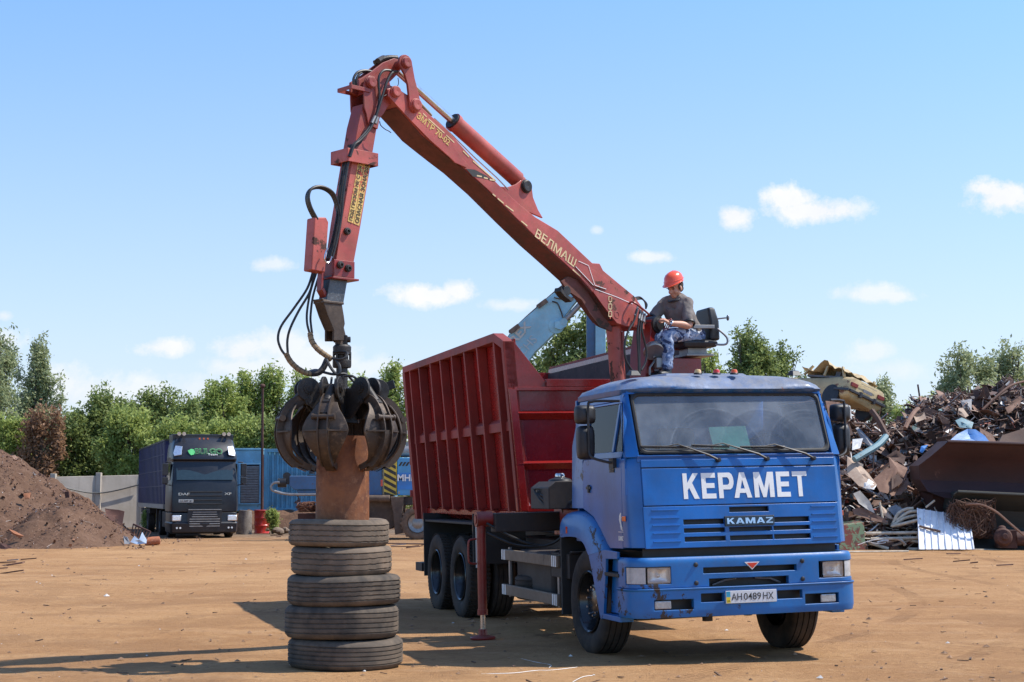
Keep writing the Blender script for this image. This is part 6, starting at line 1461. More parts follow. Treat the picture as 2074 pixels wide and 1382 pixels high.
g = MB(); slab(g, [(804.5,958),(905,958),(905,992),(804.5,992)], YH-.035, .01); hb_(g, 'blue_band', paint('band_blue', (.02,.20,.55), .4, .2, dust_amt=.1), hbd)
g = MB(); slab(g, [(777,925),(803,925),(803,1004),(777,1004)], YH-.06, .6); cv_ = hb_(g, 'counterweight_panel', plain('hazard_yellow', (.60,.42,.05), .5), hbd, bevel=.02)
g = MB()
for k in range(7):
    y0 = 918+k*13
    pts = [(778, y0), (802, y0+13), (802, y0+20), (778, y0+7)]
    pts = [(a, min(1003.5, max(925.5, b))) for a, b in pts]
    if len(set(pts)) > 2 and abs(pts[1][1]-pts[2][1])+abs(pts[0][1]-pts[3][1]) > 1: slab(g, pts, YH-.064, .003)
hb_(g, 'hazard_stripe', M['blackdecal'], cv_, smooth=0)
def htext(txt, px, py, h, w, mat, name, y=YH-.04, parent=hbd, rot=0, bold=.03):
    V, F, ww, hh = text_mb(txt, h, w, bold, depth=.01); o = hp2(px, py, y); c_, s_ = math.cos(rot), math.sin(rot); mb = MB()
    mb.add([o+Vector((v.x*c_-v.y*s_, -v.z-.004, v.x*s_+v.y*c_)) for v in V], F); return hb_(mb, name, mat, parent, smooth=0)
htext('MHL350', 805, 975, .24, 1.1, M['white'], 'model_lettering', YH-.05)
g = MB()
for k in range(3): slab(g, [(812+k*7,936),(816+k*7,936),(811+k*7,944),(807+k*7,944)], YH-.03, .01)
hb_(g, 'vent_slot', M['blackdecal'], hbd)
g = MB(); slab(g, [(810,1000),(806,1000),(808,994)], YH-.03, .01); hb_(g, 'warning_triangle', M['yellow'], hbd, smooth=0)
g = MB(); slab(g, [(771,972),(775,972),(775,985),(771,985)], YH-.03, .03); hb_(g, 'tail_lamp', M['redlens'], hbd)
g = MB(); g.cyl(hp2(810,914)+Vector((0,.6,0)), hp2(835,914)+Vector((0,.6,0)), .2, n=16); slab(g, [(782,919),(806,919),(806,927),(782,927)], YH+.3, .5); g.cyl(hp2(826,908,YH+1), hp2(826,895,YH+1), .08); hb_(g, 'exhaust', M['dull_steel'], hbd)
g = MB(); slab(g, [(690,1006),(905,1006),(905,1020),(815,1024),(812,1060),(790,1072),(745,1064),(742,1030),(690,1028)], YH+.1, 1.8); g.cyl(hp2(735,1010,YH-.15), hp2(790,1010,YH-.15), .12)
slab(g, [(790,1006),(818,1006),(815,1040),(820,1080),(800,1083),(796,1040)], YH-.25, .5)
for p in (748, 762, 776, 790): slab(g, [(p,1002),(p+6,1002),(p+6,1009),(p,1009)], YH+.2, .2)
hb_(g, 'undercarriage', rusty('handler_underside', (.07,.045,.032), (.12,.08,.055), (.2,.14,.1), 2), bevel=.03)
for px_, yy_ in ((846, YH-.2), (846, YH+2.0), (716, YH-.2), (716, YH+2.0)):
    c_ = hp2(px_, 1058, yy_); c_.z = .57; g = MB(); g.lathe(c_, (0, -1, 0), tyre_prof(.57, .36, 2), 36)
    for k in range(22): a = 2*PI*k/22; d = Vector((math.cos(a), 0, math.sin(a))); g.obox(c_+d*.575, d*.03, d.cross(Vector((0,1,0)))*.035, Vector((0,.16,0)))
    w_ = hb_(g, 'wheel', tyre_mat('handler_tyre', (.10,.07,.05), (.22,.14,.09), .8)); g = MB(); g.lathe(c_, (0, -1, 0), [(.33, .17), (.32, .1), (.2, .06), (.1, .1), (0, .1)], 24); hb_(g, 'rim', M['dull_steel'], w_)
# boom: bent box
bt = [(905,930),(960,820),(1000,735),(1025,689),(1036,670),(1058,649),(1083.5,627),(1112,601),(1134,584),(1160,572),(1205,575),(1228,590),(1228,605),(1200,612),(1171,606),(1158,622),(1145,640),(1140,655),(1133,667),(1123,675),(1101,697),(1083.5,713),(1071.5,730),(1050,790),(1010,880),(990,935)]
g = MB(); slab(g, bt, YH+.4, .9); hbm = hb_(g, 'boom', hpale, bevel=.03)
g = MB()
for k in range(4):
    g.tube(bez([hp2(a+k*2.2, b-k*2.5, YH+.45+.1*k) for a, b in ((1018,700),(1027,688),(1038,672),(1060,650),(1085,628),(1113,603),(1136,585),(1165,572))], 5), .045, 6)
for a, b in ((1042,668),(1098,617)): g.obox(hp2(a, b, YH+.6), (.16, 0, .12), (0, .35, 0), (-.05, 0, .06))
hb_(g, 'hydraulic_line', rusty('dusty_lines', (.16,.12,.09), (.08,.06,.05), (.25,.2,.15), 4), hbm)
g = MB(); g.tube(bez([hp2(a, b, YH+.3) for a, b in ((1118,611),(1128,614),(1134,625),(1140,642),(1143,650))], 5), .03, 6); g.tube(bez([hp2(a, b, YH+.3) for a, b in ((1122,603),(1140,606),(1155,605),(1168,600))], 5), .03, 6); hb_(g, 'hydraulic_hose', M['hose'], hbm)
g = MB(); g.cyl(hp2(1142,652,YH+.2), hp2(1142,652,YH+.45), .13, n=20); g.lathe(hp2(1127,660,YH+.39), (0,-1,0), [(0,0),(.0,.02),(.28,.02),(.28,0)], 24); slab(g, [(1124,652),(1138,648),(1150,650),(1148,660),(1135,668),(1124,664)], YH+.22, .2); hb_(g, 'boom_knuckle', hpale, hbm, bevel=.01)
g = MB(); g.cyl(hp2(1144,650,YH+.3), hp2(1185,606,YH+.3), .10, n=16); hb_(g, 'boom_cylinder', M['dull_steel'], hbm)
htext('TEREX', 1022, 722, .30, 1.45, plain('grey_lettering', (.42,.44,.42), .6), 'maker_lettering', YH+.385, hbm, R_(48), .03)
htext('FUCHS', 1040, 744, .30, 1.30, plain('grey_lettering_thin', (.38,.45,.48), .6), 'maker_lettering', YH+.385, hbm, R_(48), -.005)
g = MB(); slab(g, [(1206,590),(1226,590),(1227,730),(1226,800),(1207,800),(1206,730)], YH+.2, .7); g2 = hb_(g, 'stick', hpale, bevel=.02)
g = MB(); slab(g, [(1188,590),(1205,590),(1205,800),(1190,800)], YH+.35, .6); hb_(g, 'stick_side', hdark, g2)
# blue hydraulic arm on the left of the pipe
YA = 54.0; qa = at(600, 1001, YA)
HA = empty('hydraulic_arm', 'dark blue hydraulic arm with a bent grey pipe, lying before the corrugated container', 'machine arm', loc=(qa.x, YA, 0)); AI = Matrix.Translation((-qa.x, -YA, 0))
def ab(mb, name, mat, parent=HA, **k): return mb.build(name, mat, parent, AI, **k)
g = MB(); g.ext([at(a, b, YA) for a, b in ((586,964),(700,964),(700,992),(596,992),(586,984))], (0, .5, 0)); g.ext([at(a, b, YA+.1) for a, b in ((600,992.5),(700,992.5),(700,1000),(604,1000))], (0, .3, 0)); ar = ab(g, 'arm_box', hdark, bevel=.03)
g = MB(); g.cyl(at(563,978,YA+.25), at(580,978,YA+.25), .16, n=18); g.cyl(at(581,965,YA+.2), at(581,965,YA+.35), .14); g.lathe(at(584,972,YA+.2), (0,-1,0), [(0,0),(.16,0),(.16,-.25),(0,-.25)], 18); ab(g, 'arm_motor', M['black'], ar)
g = MB(); g.tube(bez([at(a, b, YA-.1) for a, b in ((566,977),(554,979),(549,986),(552,993),(562,997),(580,1001),(610,1002),(700,1002))], 6), .045, 10); ab(g, 'bent_pipe', M['dull_steel'], ar)
g = MB(); g.cyl(at(632,960,YA+.3), at(632,938,YA+.3), .10, n=12); g.cyl(at(632,938,YA+.3), at(632,932,YA+.3), .06, n=12); g.ext([at(a, b, YA+.3) for a, b in ((622,962),(645,962),(645,968),(622,968))], (0, .3, 0)); ab(g, 'arm_cylinder', M['black'], ar)
g = MB(); g.ext([at(a, b, YA+.1) for a, b in ((640,1000),(700,1000),(700,1080),(640,1080))], (0, .9, 0)); ab(g, 'support_frame', M['rust_dark'], bevel=.03)
# rusty block with a bundle of wire, stones
g = MB(); g.ext([at(a, b, 55) for a, b in ((603,1040),(640,1040),(640,1068),(603,1068))], (0, .8, 0)); tag(g.build('rusty_block', M['rust_dark'], bevel=.02), 'dark rusty steel block under the wire bundle', 'block')
def tangle(name, c, rx, ry, rz, n, r, mat, seed, lab, cat):
    rr = random.Random(seed); g = MB()
    for i in range(n):
        a0 = rr.random()*6.28; pts = []
        for k in range(6):
            a = a0+k*rr.uniform(.6, 1.3); q = rr.uniform(.5, 1)
            pts.append(Vector(c)+Vector((rx*q*math.cos(a), ry*q*math.sin(a), rz*rr.uniform(-.9, .9))))
        g.tube(bez(pts, 4), r, 4)
    return tag(g.build(name, mat), lab, cat)
qq = at(622, 1027, 55.3); tangle('wire_bundle', (qq.x, 55.4, qq.z), .42, .35, .2, 34, .012, rusty('copper_rust', (.22,.09,.05), (.14,.06,.035), (.3,.16,.1), 5), 3, 'tangled bundle of rusty wire on a block left of the pipe', 'wire')
rs = random.Random(11)
for i, (px_, py_, w) in enumerate(((566,1052,.5),(578,1058,.42),(590,1056,.35),(560,1062,.28),(600,1062,.3),(545,1060,.22))):
    g = MB(); q = at(px_, 1001, 62+i*.3); g.ball((0,0,0), w*.5, w*.35, w*.28, 10, 7)
    for v in g.v: v += v.normalized()*.09*noise.noise(v*6+Vector((i,i,i)))
    o = g.build('stone', rusty('stone_%d' % i, (.22,.16,.11), (.15,.10,.07), (.3,.24,.18), 4)); o.location = (q.x, 62+i*.3, .16); tag(o, 'broken stone lying before the blue container', 'stone', 'stones before the blue container')
# ------------------------------------------------------------------ trees
def leaf_mat(name, c1, c2, c3):
    b = NB(name); gi = b.n('ShaderNodeNewGeometry').outputs['Random Per Island']
    c = b.mix(b.step(gi, .0, .7), c1, c2); c = b.mix(b.step(gi, .75, 1.0), c, c3)
    c = b.mix(b.math('MULTIPLY', b.step(b.noise(.6, 3), .35, .7), .45), c, c3)
    p = b.bsdf(c, .55, spec=.25); t = b.n('ShaderNodeBsdfTranslucent'); b.l(b.mix(.5, c, tuple(min(1, x*1.6) for x in c3)), t.inputs[0])
    m_ = b.n('ShaderNodeMixShader'); m_.inputs[0].default_value = .35; b.l(p.outputs[0], m_.inputs[1]); b.l(t.outputs[0], m_.inputs[2]); b.l(m_.outputs[0], b.out.inputs[0]); return b.m
LM = {'dark': leaf_mat('leaves_dark_green', (.10,.135,.035), (.18,.225,.06), (.30,.35,.12)),
      'bright': leaf_mat('leaves_bright_green', (.16,.205,.045), (.27,.33,.075), (.42,.47,.15)),
      'silver': leaf_mat('leaves_silver_green', (.19,.225,.10), (.28,.315,.15), (.42,.45,.25)),
      'dead': leaf_mat('leaves_dead_brown', (.20,.10,.05), (.28,.15,.08), (.36,.22,.13))}
bark = plain('bark', (.12,.095,.075), .9, var=.3)
def make_leaves(name, blobs, dens_, size, mat, parent, seed):
    """blobs: (x, y, z, rx, ry, rz); clumps of leaf quads filling them, denser near the skin"""
    rg = np.random.default_rng(seed); C = []
    for (x, y, z, rx, ry, rz) in blobs:
        n = max(8, int(dens_*(rx*ry*rz)**.62)); d = rg.normal(size=(n, 3)); d /= np.linalg.norm(d, axis=1)[:, None]
        r = rg.random(n)**.45*rg.uniform(.75, 1.12, n); c = np.array([x, y, z])+d*r[:, None]*np.array([rx, ry, rz])
        k = rg.integers(8, 17, n); cc = np.repeat(c, k, 0); C.append(cc+rg.normal(size=cc.shape)*size*1.55)
    C = np.concatenate(C); n = len(C)
    a = rg.normal(size=(n, 3)); a /= np.linalg.norm(a, axis=1)[:, None]; b = np.cross(a, rg.normal(size=(n, 3))); b /= np.linalg.norm(b, axis=1)[:, None]+1e-9
    s = size*rg.uniform(.6, 1.35, n)[:, None]
    V = np.stack([C-a*s, C+b*s*.42, C+a*s, C-b*s*.42], 1).reshape(-1, 3).astype(np.float32)
    me = bpy.data.meshes.new(name); me.vertices.add(n*4); me.vertices.foreach_set('co', V.ravel()); me.loops.add(n*4); me.loops.foreach_set('vertex_index', np.arange(n*4, dtype=np.int32))
    me.polygons.add(n); me.polygons.foreach_set('loop_start', np.arange(0, n*4, 4, dtype=np.int32)); me.materials.append(mat); me.update(calc_edges=True)
    o = bpy.data.objects.new(name, me); COL.objects.link(o); o.parent = parent; return n
NLEAF = 0
def tree(px, y, ptop, pw, kind, label, seed, base=0.0, pbot=None, cat='tree', style='round', dens_=125, size=.105, group=None, name='tree', nb=30):
    """a tree whose crown top is seen at row ptop and whose crown is pw photo pixels wide, at distance y"""
    global NLEAF
    rr = random.Random(seed); q = at(px, 1001, y); H = (at(px, ptop, y).z-base)*1.05; Wd = pw/FOC*y/2
    zb = (at(px, pbot, y).z-base) if pbot else H*.12
    o = empty(name, label, cat, loc=(q.x, y, base), group=group)
    g = MB(); tr_ = max(.05, H*.018); lean = rr.uniform(-.04, .04)*H
    top_ = Vector((lean, 0, H*.8)); g.tube(bez([(0, 0, -.1), (lean*.3, 0, H*.3), (lean*.6, rr.uniform(-.2, .2), H*.55), top_], 4), [tr_*(1-.85*k/12) for k in range(13)], 8)
    blobs = []
    for k in range(nb):
        t = (k+.5)/nb; z = zb+(H-zb)*(t**.9)*.93
        if style == 'round': w = Wd*math.sqrt(max(.05, 1-abs(2*(z-zb)/(H-zb)-.85)**2.2*.75))
        elif style == 'poplar': w = Wd*(.95-.75*((z-zb)/(H-zb))**1.4)
        else: w = Wd*(1-.55*((z-zb)/(H-zb))**2)
        a = k*2.4+rr.uniform(-.5, .5); r = w*rr.uniform(.35, .85); br = w*rr.uniform(.20, .40); bz = br*rr.uniform(1.0, 2.1)
        if style == 'poplar': bz = br*rr.uniform(1.8, 3.2)
        if z+bz > H: z = H-bz
        c = Vector((lean*.6+r*math.cos(a), r*.7*math.sin(a), z)); blobs.append((*c, br, br*.9, bz))
        s0 = Vector((lean*.5*z/H, 0, max(.2, z*.55))); g.tube(bez([s0, s0.lerp(c, .5)+Vector((0, 0, -.15)), c+Vector((0, 0, bz*.5))], 4), [tr_*.38, tr_*.36, tr_*.34, tr_*.3, tr_*.28, tr_*.22, tr_*.18, tr_*.12, tr_*.06], 5)
        for q_ in range(2):
            e = c+Vector((rr.uniform(-1, 1)*br, rr.uniform(-1, 1)*br, rr.uniform(-.2, 1)*bz)); g.tube([c.lerp(s0, .25), e], [tr_*.16, tr_*.04], 4)
    for k in range(9):   # upright leading shoots that break the outline
        a = rr.uniform(0, 6.28); r_ = Wd*rr.uniform(.05, .8); z = H*rr.uniform(.72, .99)*(1-.18*(r_/Wd)); c = Vector((lean*.6+r_*math.cos(a), r_*.5*math.sin(a), z)); w = Wd*rr.uniform(.05, .10); hgt = H*rr.uniform(.06, .15)
        blobs.append((c.x, c.y, c.z-hgt*.6, w*1.5, w*1.5, hgt)); blobs.append((c.x, c.y, c.z, w*.7, w*.7, hgt*.8)); g.tube([Vector((lean*.5, 0, H*.6)), c+Vector((0, 0, -hgt*2)), c+Vector((0, 0, hgt*.5))], [tr_*.2, tr_*.12, tr_*.03], 4)
    g.build('trunk', bark, o)
    NLEAF += make_leaves('crown', blobs, dens_, size, LM[kind], o, seed)
    return o
T = 'trees beyond the wall'
D_ = 'dark bushy tree beyond the wall, '
tree(-10, 84, 686, 150, 'silver', 'tall silvery poplar cut by the left edge of the photo', 1, style='poplar', group=T, dens_=110)
tree(62, 90, 706, 140, 'silver', 'tall silvery poplar beside the brown dead tree', 2, style='poplar', group=T, nb=46, dens_=130)
tree(20, 80, 850, 120, 'bright', 'bright green bush above the dark soil mound', 3, group=T)
tree(78, 79, 828, 125, 'dead', 'dead tree with withered brown leaves above the wall', 34, group=T, dens_=75, style='cone', nb=24)
tree(118, 86, 842, 90, 'silver', 'small slim tree right of the brown dead tree', 5, style='poplar', group=T)
tree(150, 81, 838, 130, 'dark', 'low dark green tree just right of the dead tree', 6, group=T)
tree(215, 82, 800, 150, 'dark', 'wide dark green tree left of the trailer', 7, group=T, nb=32, dens_=130)
tree(262, 79, 836, 150, 'bright', 'bright green bushy tree rising over the concrete wall', 8, group=T, nb=32)
tree(318, 84, 786, 130, 'dark', 'ragged dark green tree above the navy trailer', 9, group=T, nb=32)
tree(376, 81, 815, 90, 'dark', 'dark green tree above the black lorry cab', 10, group=T)
tree(350, 78, 850, 150, 'bright', 'low bright green tree close behind the navy trailer', 11, group=T)
tree(440, 84, 770, 130, 'bright', 'bright green tree right of the lorry cab roof', 12, group=T, nb=32)
tree(497, 86, 750, 110, 'bright', 'tall bright green poplar left of the thin steel pole', 13, style='poplar', group=T, nb=34, dens_=135)
tree(556, 86, 742, 120, 'bright', 'tallest green poplar, between the thin pole and the grapple', 14, style='poplar', group=T, nb=36, dens_=135)
tree(600, 84, 752, 110, 'bright', 'green poplar half behind the left claws', 15, style='poplar', group=T, nb=34, dens_=135)
tree(475, 79, 852, 170, 'bright', 'low green bushes behind the louvred generator container', 16, group=T, nb=30)
tree(585, 79, 848, 170, 'dark', 'low dark bushes above the corrugated blue container', 17, group=T, nb=30)
tree(655, 86, 800, 120, 'bright', 'green tree seen through the claws of the grapple', 18, group=T, nb=30)
tree(722, 84, 766, 100, 'bright', 'pale green tree right of the grapple hub', 19, style='poplar', group=T, nb=30)
tree(790, 84, 742, 100, 'bright', 'pale green poplar rising beside the red body', 20, style='poplar', group=T, nb=32, dens_=135)
tree(745, 79, 860, 150, 'dark', 'dark bushes right of the rusty pipe', 21, group=T, nb=30)
tree(1172, 62, 628, 190, 'dark', 'large dark tree behind the raised blue boom', 22, group=T, nb=40, dens_=125, size=.105)
tree(1290, 66, 690, 130, 'dark', 'dark tree behind the crane column', 23, group=T, nb=26)
tree(1085, 66, 715, 130, 'dark', 'dark foliage between the red body and the blue boom', 24, group=T, nb=28)
tree(1440, 74, 712, 80, 'bright', 'small green tree just right of the operator seat', 25, group=T)
tree(1520, 76, 672, 150, 'dark', 'layered dark green tree above the cab roof', 26, group=T, nb=34, dens_=130)
tree(1590, 78, 708, 90, 'dark', 'smaller dark tree right of the layered one over the cab', 27, group=T, nb=28)
tree(1655, 82, 770, 120, 'dark', 'low dark tree behind the crushed yellow car', 28, group=T)
tree(1790, 78, 770, 90, 'silver', 'sparse silvery bush above the boot of the crushed car', 29, group=T, dens_=60)
tree(1850, 66, 820, 120, 'bright', 'yellow green bush in the gap between car and scrap heap', 30, group=T, nb=30)
tree(1905, 68, 808, 110, 'bright', 'low green bush at the edge of the brown scrap heap', 31, group=T, nb=28)
tree(1965, 72, 706, 160, 'silver', 'pale open tree above the brown scrap heap', 32, group=T, nb=26, dens_=85)
tree(2058, 74, 704, 150, 'silver', 'pale open tree cut by the right edge of the photo', 33, group=T, nb=30, dens_=85)
print('LEAVES', NLEAF)
# weeds by the drum
tree(553, 63, 1035, 22, 'bright', 'tuft of green weeds beside the red drum', 41, cat='weed', name='weed_clump', nb=10, dens_=60, size=.05, style='poplar')
tree(300, 68, 1040, 26, 'bright', 'tuft of green weeds by the rear of the trailer', 42, cat='weed', name='weed_clump', nb=10, dens_=60, size=.05)
# ------------------------------------------------------------------ scrap heaps
def lerp_tab(t, x):
    if x <= t[0][0]: return t[0][1]
    for (a, u), (b, v) in zip(t[:-1], t[1:]):
        if x <= b: k = (x-a)/(b-a); k = k*k*(3-2*k); return u+(v-u)*k
    return t[-1][1]
HX = [((px_-1037)/63.2, z) for px_, z in ((1380,0),(1480,1.0),(1560,2.2),(1640,3.6),(1740,3.7),(1815,3.45),(1845,3.7),(1880,4.3),(1940,4.55),(2000,4.75),(2074,4.9),(2180,5.1),(2350,4.2),(2550,0))]
HY = [(44.0,0),(45.6,.22),(47.2,.55),(49.3,.93),(51,1),(54,.9),(60,0)]
def rh(x, y):
    k = (max(0, min(1, (x-5)/2)))
    return lerp_tab(HX, x)*lerp_tab(HY, y+.5*noise.noise(Vector((x*.5, 0, 4))))+.35*noise.fractal(Vector((x*.9, y*.9, 2)), .9, 2.1, 5)*min(1, lerp_tab(HY, y)*4)*(1 if 6 < x < 24 else 0)
V = []; nx_, ny_ = 130, 90
for j in range(ny_+1):
    for i in range(nx_+1):
        x = 5+i*20/nx_; y = 43.6+j*17/ny_; V.append((x, y, rh(x, y)-.12))
me = bpy.data.meshes.new('scrap_heap'); me.from_pydata(V, [], [(j*(nx_+1)+i, j*(nx_+1)+i+1, (j+1)*(nx_+1)+i+1, (j+1)*(nx_+1)+i) for j in range(ny_) for i in range(nx_)])
hm = NB('heap_dark'); n1 = hm.noise(4, 8, .75); cc = hm.mix(hm.step(n1, .35, .65), (.05,.028,.02), (.14,.08,.052)); hm.bsdf(cc, .9, 0, hm.bump(hm.noise(7, 8, .75), 1, .12)); me.materials.append(hm.m); me.update()
o = bpy.data.objects.new('scrap_heap', me); COL.objects.link(o); tag(o, 'dark brown mass of the big scrap heap at the right', 'scrap heap', kind='stuff')
def shard_mat(name, ramp):
    b = NB(name); gi = b.n('ShaderNodeNewGeometry').outputs['Random Per Island']; cr = b.n('ShaderNodeValToRGB'); cr.color_ramp.interpolation = 'CONSTANT'
    els = cr.color_ramp.elements
    while len(els) < len(ramp): els.new(.5)
    for e, (p, c) in zip(els, ramp): e.position = p; e.color = (*c, 1)
    b.l(gi, cr.inputs[0]); n1 = b.noise(9, 6, .7); c = b.mix(b.step(n1, .45, .7), cr.outputs[0], b.mix(.75, cr.outputs[0], (.045,.02,.012)))
    b.bsdf(c, .62, .15, b.bump(n1, .5, .02)); return b.m
M['shards'] = shard_mat('mixed_scrap', ((0,(.12,.06,.04)),(.14,(.20,.10,.06)),(.30,(.06,.035,.026)),(.44,(.26,.14,.09)),(.57,(.13,.075,.055)),(.68,(.34,.22,.16)),(.77,(.19,.17,.16)),(.85,(.42,.36,.31)),(.905,(.12,.21,.22)),(.925,(.52,.50,.48)),(.965,(.32,.07,.05)),(.98,(.68,.66,.64))))
def shard(g, c, s, rr, bar=.35):
    d = Vector((rr.gauss(0,1), rr.gauss(0,1), rr.gauss(0,.7))).normalized(); e = d.cross(Vector((rr.gauss(0,1), rr.gauss(0,1), rr.gauss(0,1)))).normalized(); n_ = d.cross(e)
    if rr.random() < bar:
        L = s*rr.uniform(1.0, 2.6); w = s*rr.uniform(.05, .16); m_ = c+n_*L*rr.uniform(-.15, .15)
        g.tube([c-d*L/2, m_, c+d*L/2], w*.5, 5)
    else:
        w = s*rr.uniform(.4, 1.0); h = s*rr.uniform(.25, .8); k = rr.uniform(-.3, .3)*w; t = n_*.012
        p = [c-d*w*.5-e*h*.5+n_*k, c-d*w*.1-e*h*rr.uniform(.3,.6), c+d*w*.5-e*h*.4+n_*k*.8, c+d*w*.5*rr.uniform(.7,1)+e*h*.5+n_*k, c+d*w*.0+e*h*rr.uniform(.3,.6), c-d*w*.5+e*h*.4+n_*k*.6]
        g.add(p+[v+t for v in p], [(0,1,4,5),(1,2,3,4),(11,10,7,6),(10,9,8,7),(0,6,7,1),(1,7,8,2),(2,8,9,3),(3,9,10,4),(4,10,11,5),(5,11,6,0)])
rr = random.Random(21); g = MB()
for k in range(5200):
    x = rr.uniform(7.5, 22) if rr.random() < .25 else rr.uniform(8.6, 17.2); y = rr.uniform(44.2, 53); z = rh(x, y)
    if z < .1: continue
    s = rr.uniform(.14, .46) if x > 12.4 or rr.random() < .5 else rr.uniform(.25, .8)
    shard(g, Vector((x, y, z+rr.uniform(-.05, .16))), s, rr, .42)
def big_sheet(g, c, s, rr):
    nrm = Vector((rr.uniform(-.2, 1.0), rr.uniform(-1, .1), rr.uniform(.2, 1.2))).normalized(); d = nrm.cross(Vector((rr.gauss(0,1), rr.gauss(0,1), rr.gauss(0,1)))).normalized(); e = nrm.cross(d)
    n_ = rr.choice([4, 5, 6]); P = [c+(d*math.cos(2*PI*(k+rr.uniform(-.25,.25))/n_)+e*math.sin(2*PI*(k+rr.uniform(-.25,.25))/n_)*rr.uniform(.4,.9))*s*rr.uniform(.35,.6) for k in range(n_)]; m_ = c+nrm*s*rr.uniform(-.14, .14); t = nrm*-.015
    V = P+[m_]; g.add(V+[v+t for v in V], [(k, (k+1) % n_, n_) for k in range(n_)]+[(n_+1+(k+1) % n_, n_+1+k, 2*n_+1) for k in range(n_)]+[(k, n_+1+k, n_+1+(k+1) % n_, (k+1) % n_) for k in range(n_)])
for k in range(420):
    x = rr.uniform(8.6, 17.0); y = rr.uniform(44.6, 52); z = rh(x, y)
    if z < .15: continue
    big_sheet(g, Vector((x, y, z+rr.uniform(.0, .15))), rr.uniform(.35, 1.15 if x < 13 else .8), rr)
for k in range(120):   # bent wires and thin tubes sticking out
    x = rr.uniform(8.6, 17.0); y = rr.uniform(44.6, 51.5); z = rh(x, y); a = rr.uniform(0, 6.28); L = rr.uniform(.3, .9)
    p = Vector((x, y, z)); q = p+Vector((math.cos(a)*L, math.sin(a)*L*.5, rr.uniform(0, .35))); g.tube(bez([p, p.lerp(q, .5)+Vector((0, 0, rr.uniform(0, .25))), q], 3), rr.uniform(.008, .022), 4)
tag(g.build('scrap_pieces', M['shards'], smooth=30), 'shredded rusty metal covering the big scrap heap', 'scrap metal', kind='stuff')

# ---- larger pieces: outlines seen in the photo, given depth, bend and thickness
def sheet(name, pts, y, mat, lab, cat='scrap plate', th=.03, bend=.25, lean=.9, group=None, seed=0):
    """a crumpled plate: outline in photo pixels; leans back by `lean` metres per metre of height"""
    rr = random.Random(seed+len(name)+int(pts[0][0])); q = [at(a, b, y) for a, b in pts]; zc = sum(v.z for v in q)/len(q); xc = sum(v.x for v in q)/len(q)
    P = []
    for a, b in pts:
        v = at(a, b, y); dy = (v.z-zc)*lean+(v.x-xc)*bend*rr.uniform(-1, 1); P.append(at(a, b, y+dy))
    n = len(P); c = sum(P, Vector())/n+Vector((0, rr.uniform(-.12, .12), 0)); g = MB(); rings = [P, [p.lerp(c, .5)+Vector((0, rr.uniform(-.06, .06), 0)) for p in P]]
    V = rings[0]+rings[1]+[c]; F = [(i, (i+1) % n, n+(i+1) % n, n+i) for i in range(n)]+[(n+i, n+(i+1) % n, 2*n) for i in range(n)]
    V2 = [v+Vector((0, th, 0)) for v in V]; m_ = len(V)
    g.add(V+V2, F+[tuple(m_+i for i in f)[::-1] for f in F]+[(i, m_+i, m_+(i+1) % n, (i+1) % n) for i in range(n)])
    o = g.build(name, mat, smooth=25); tag(o, lab, cat, group); return o
brown = rusty('scrap_brown', (.24,.13,.085), (.17,.09,.06), (.32,.19,.13), 2); dbrown = rusty('scrap_dark_brown', (.075,.038,.027), (.11,.06,.04), (.16,.09,.06), 2)
tan = rusty('scrap_tan', (.44,.32,.23), (.36,.25,.18), (.52,.42,.33), 2); grey = rusty('scrap_grey', (.24,.235,.24), (.17,.165,.17), (.36,.35,.35), 3, .6); whitem = plain('scrap_white', (.62,.60,.57), .5, var=.2)
teal = rusty('scrap_teal', (.12,.24,.27), (.18,.30,.33), (.12,.08,.06), 3, .6); cream = plain('cream_pipe', (.52,.44,.33), .5, var=.25); cloth_b = paint('blue_sheet', (.05,.22,.55), .45, .1, dust_amt=.1, bump=.3)
sheet('rusty_plate', [(1768,972),(1795,948),(1812,948),(1808,985),(1798,1000),(1782,996)], 45.6, brown, 'brown plate lying left of the dark skip, upper of the two joined ones')
sheet('rusty_plate', [(1800,925),(1812,935),(1838,948),(1836,972),(1815,960),(1806,975)], 45.9, brown, 'brown folded plate touching the left end of the dark skip')
sheet('rusty_plate', [(1802,1000),(1810,985),(1838,968),(1842,980),(1825,1002),(1806,1005)], 45.4, brown, 'brown strip leaning below the skip end')
sheet('rusty_plate', [(1806,968),(1818,960),(1832,975),(1806,992)], 45.5, dbrown, 'dark triangular plate in the hollow left of the skip')
sheet('rusty_plate', [(1795,925),(1815,912),(1835,925),(1830,940),(1812,932)], 46.4, dbrown, 'dark plate above the folded brown one, left of the skip')
sheet('tan_panel', [(1716,925),(1730,930),(1758,958),(1776,982),(1764,990),(1740,985),(1716,960)], 44.9, tan, 'large pale tan panel right beside the blue cab')
sheet('white_plastic_sheet', [(1742,976),(1760,968),(1776,982),(1770,992),(1748,988)], 44.7, whitem, 'crumpled white plastic at the foot of the tan panel', 'plastic sheet')
sheet('grey_panel', [(1728,1000),(1742,994),(1762,1016),(1772,1040),(1760,1034),(1740,1020)], 44.9, grey, 'grey curved panel below the white plastic')
sheet('grey_panel', [(1797,1030),(1815,1022),(1830,1032),(1832,1042),(1812,1046)], 44.8, grey, 'grey corrugated panel in the middle of the low debris')
sheet('rusty_plate', [(1726,1032),(1745,1028),(1790,1050),(1800,1060),(1770,1056),(1730,1042)], 44.7, brown, 'long flat brown sheet above the peeling red and green box')
sheet('rusty_plate', [(1782,1022),(1792,1030),(1810,1052),(1800,1050),(1784,1040)], 44.7, tan, 'narrow curved tan plate standing amid the low debris')
sheet('rusty_plate', [(1745,1080),(1772,1075),(1812,1100),(1826,1118),(1800,1112),(1765,1095)], 44.3, brown, 'corrugated brown sheet on the ground right of the red and green box')
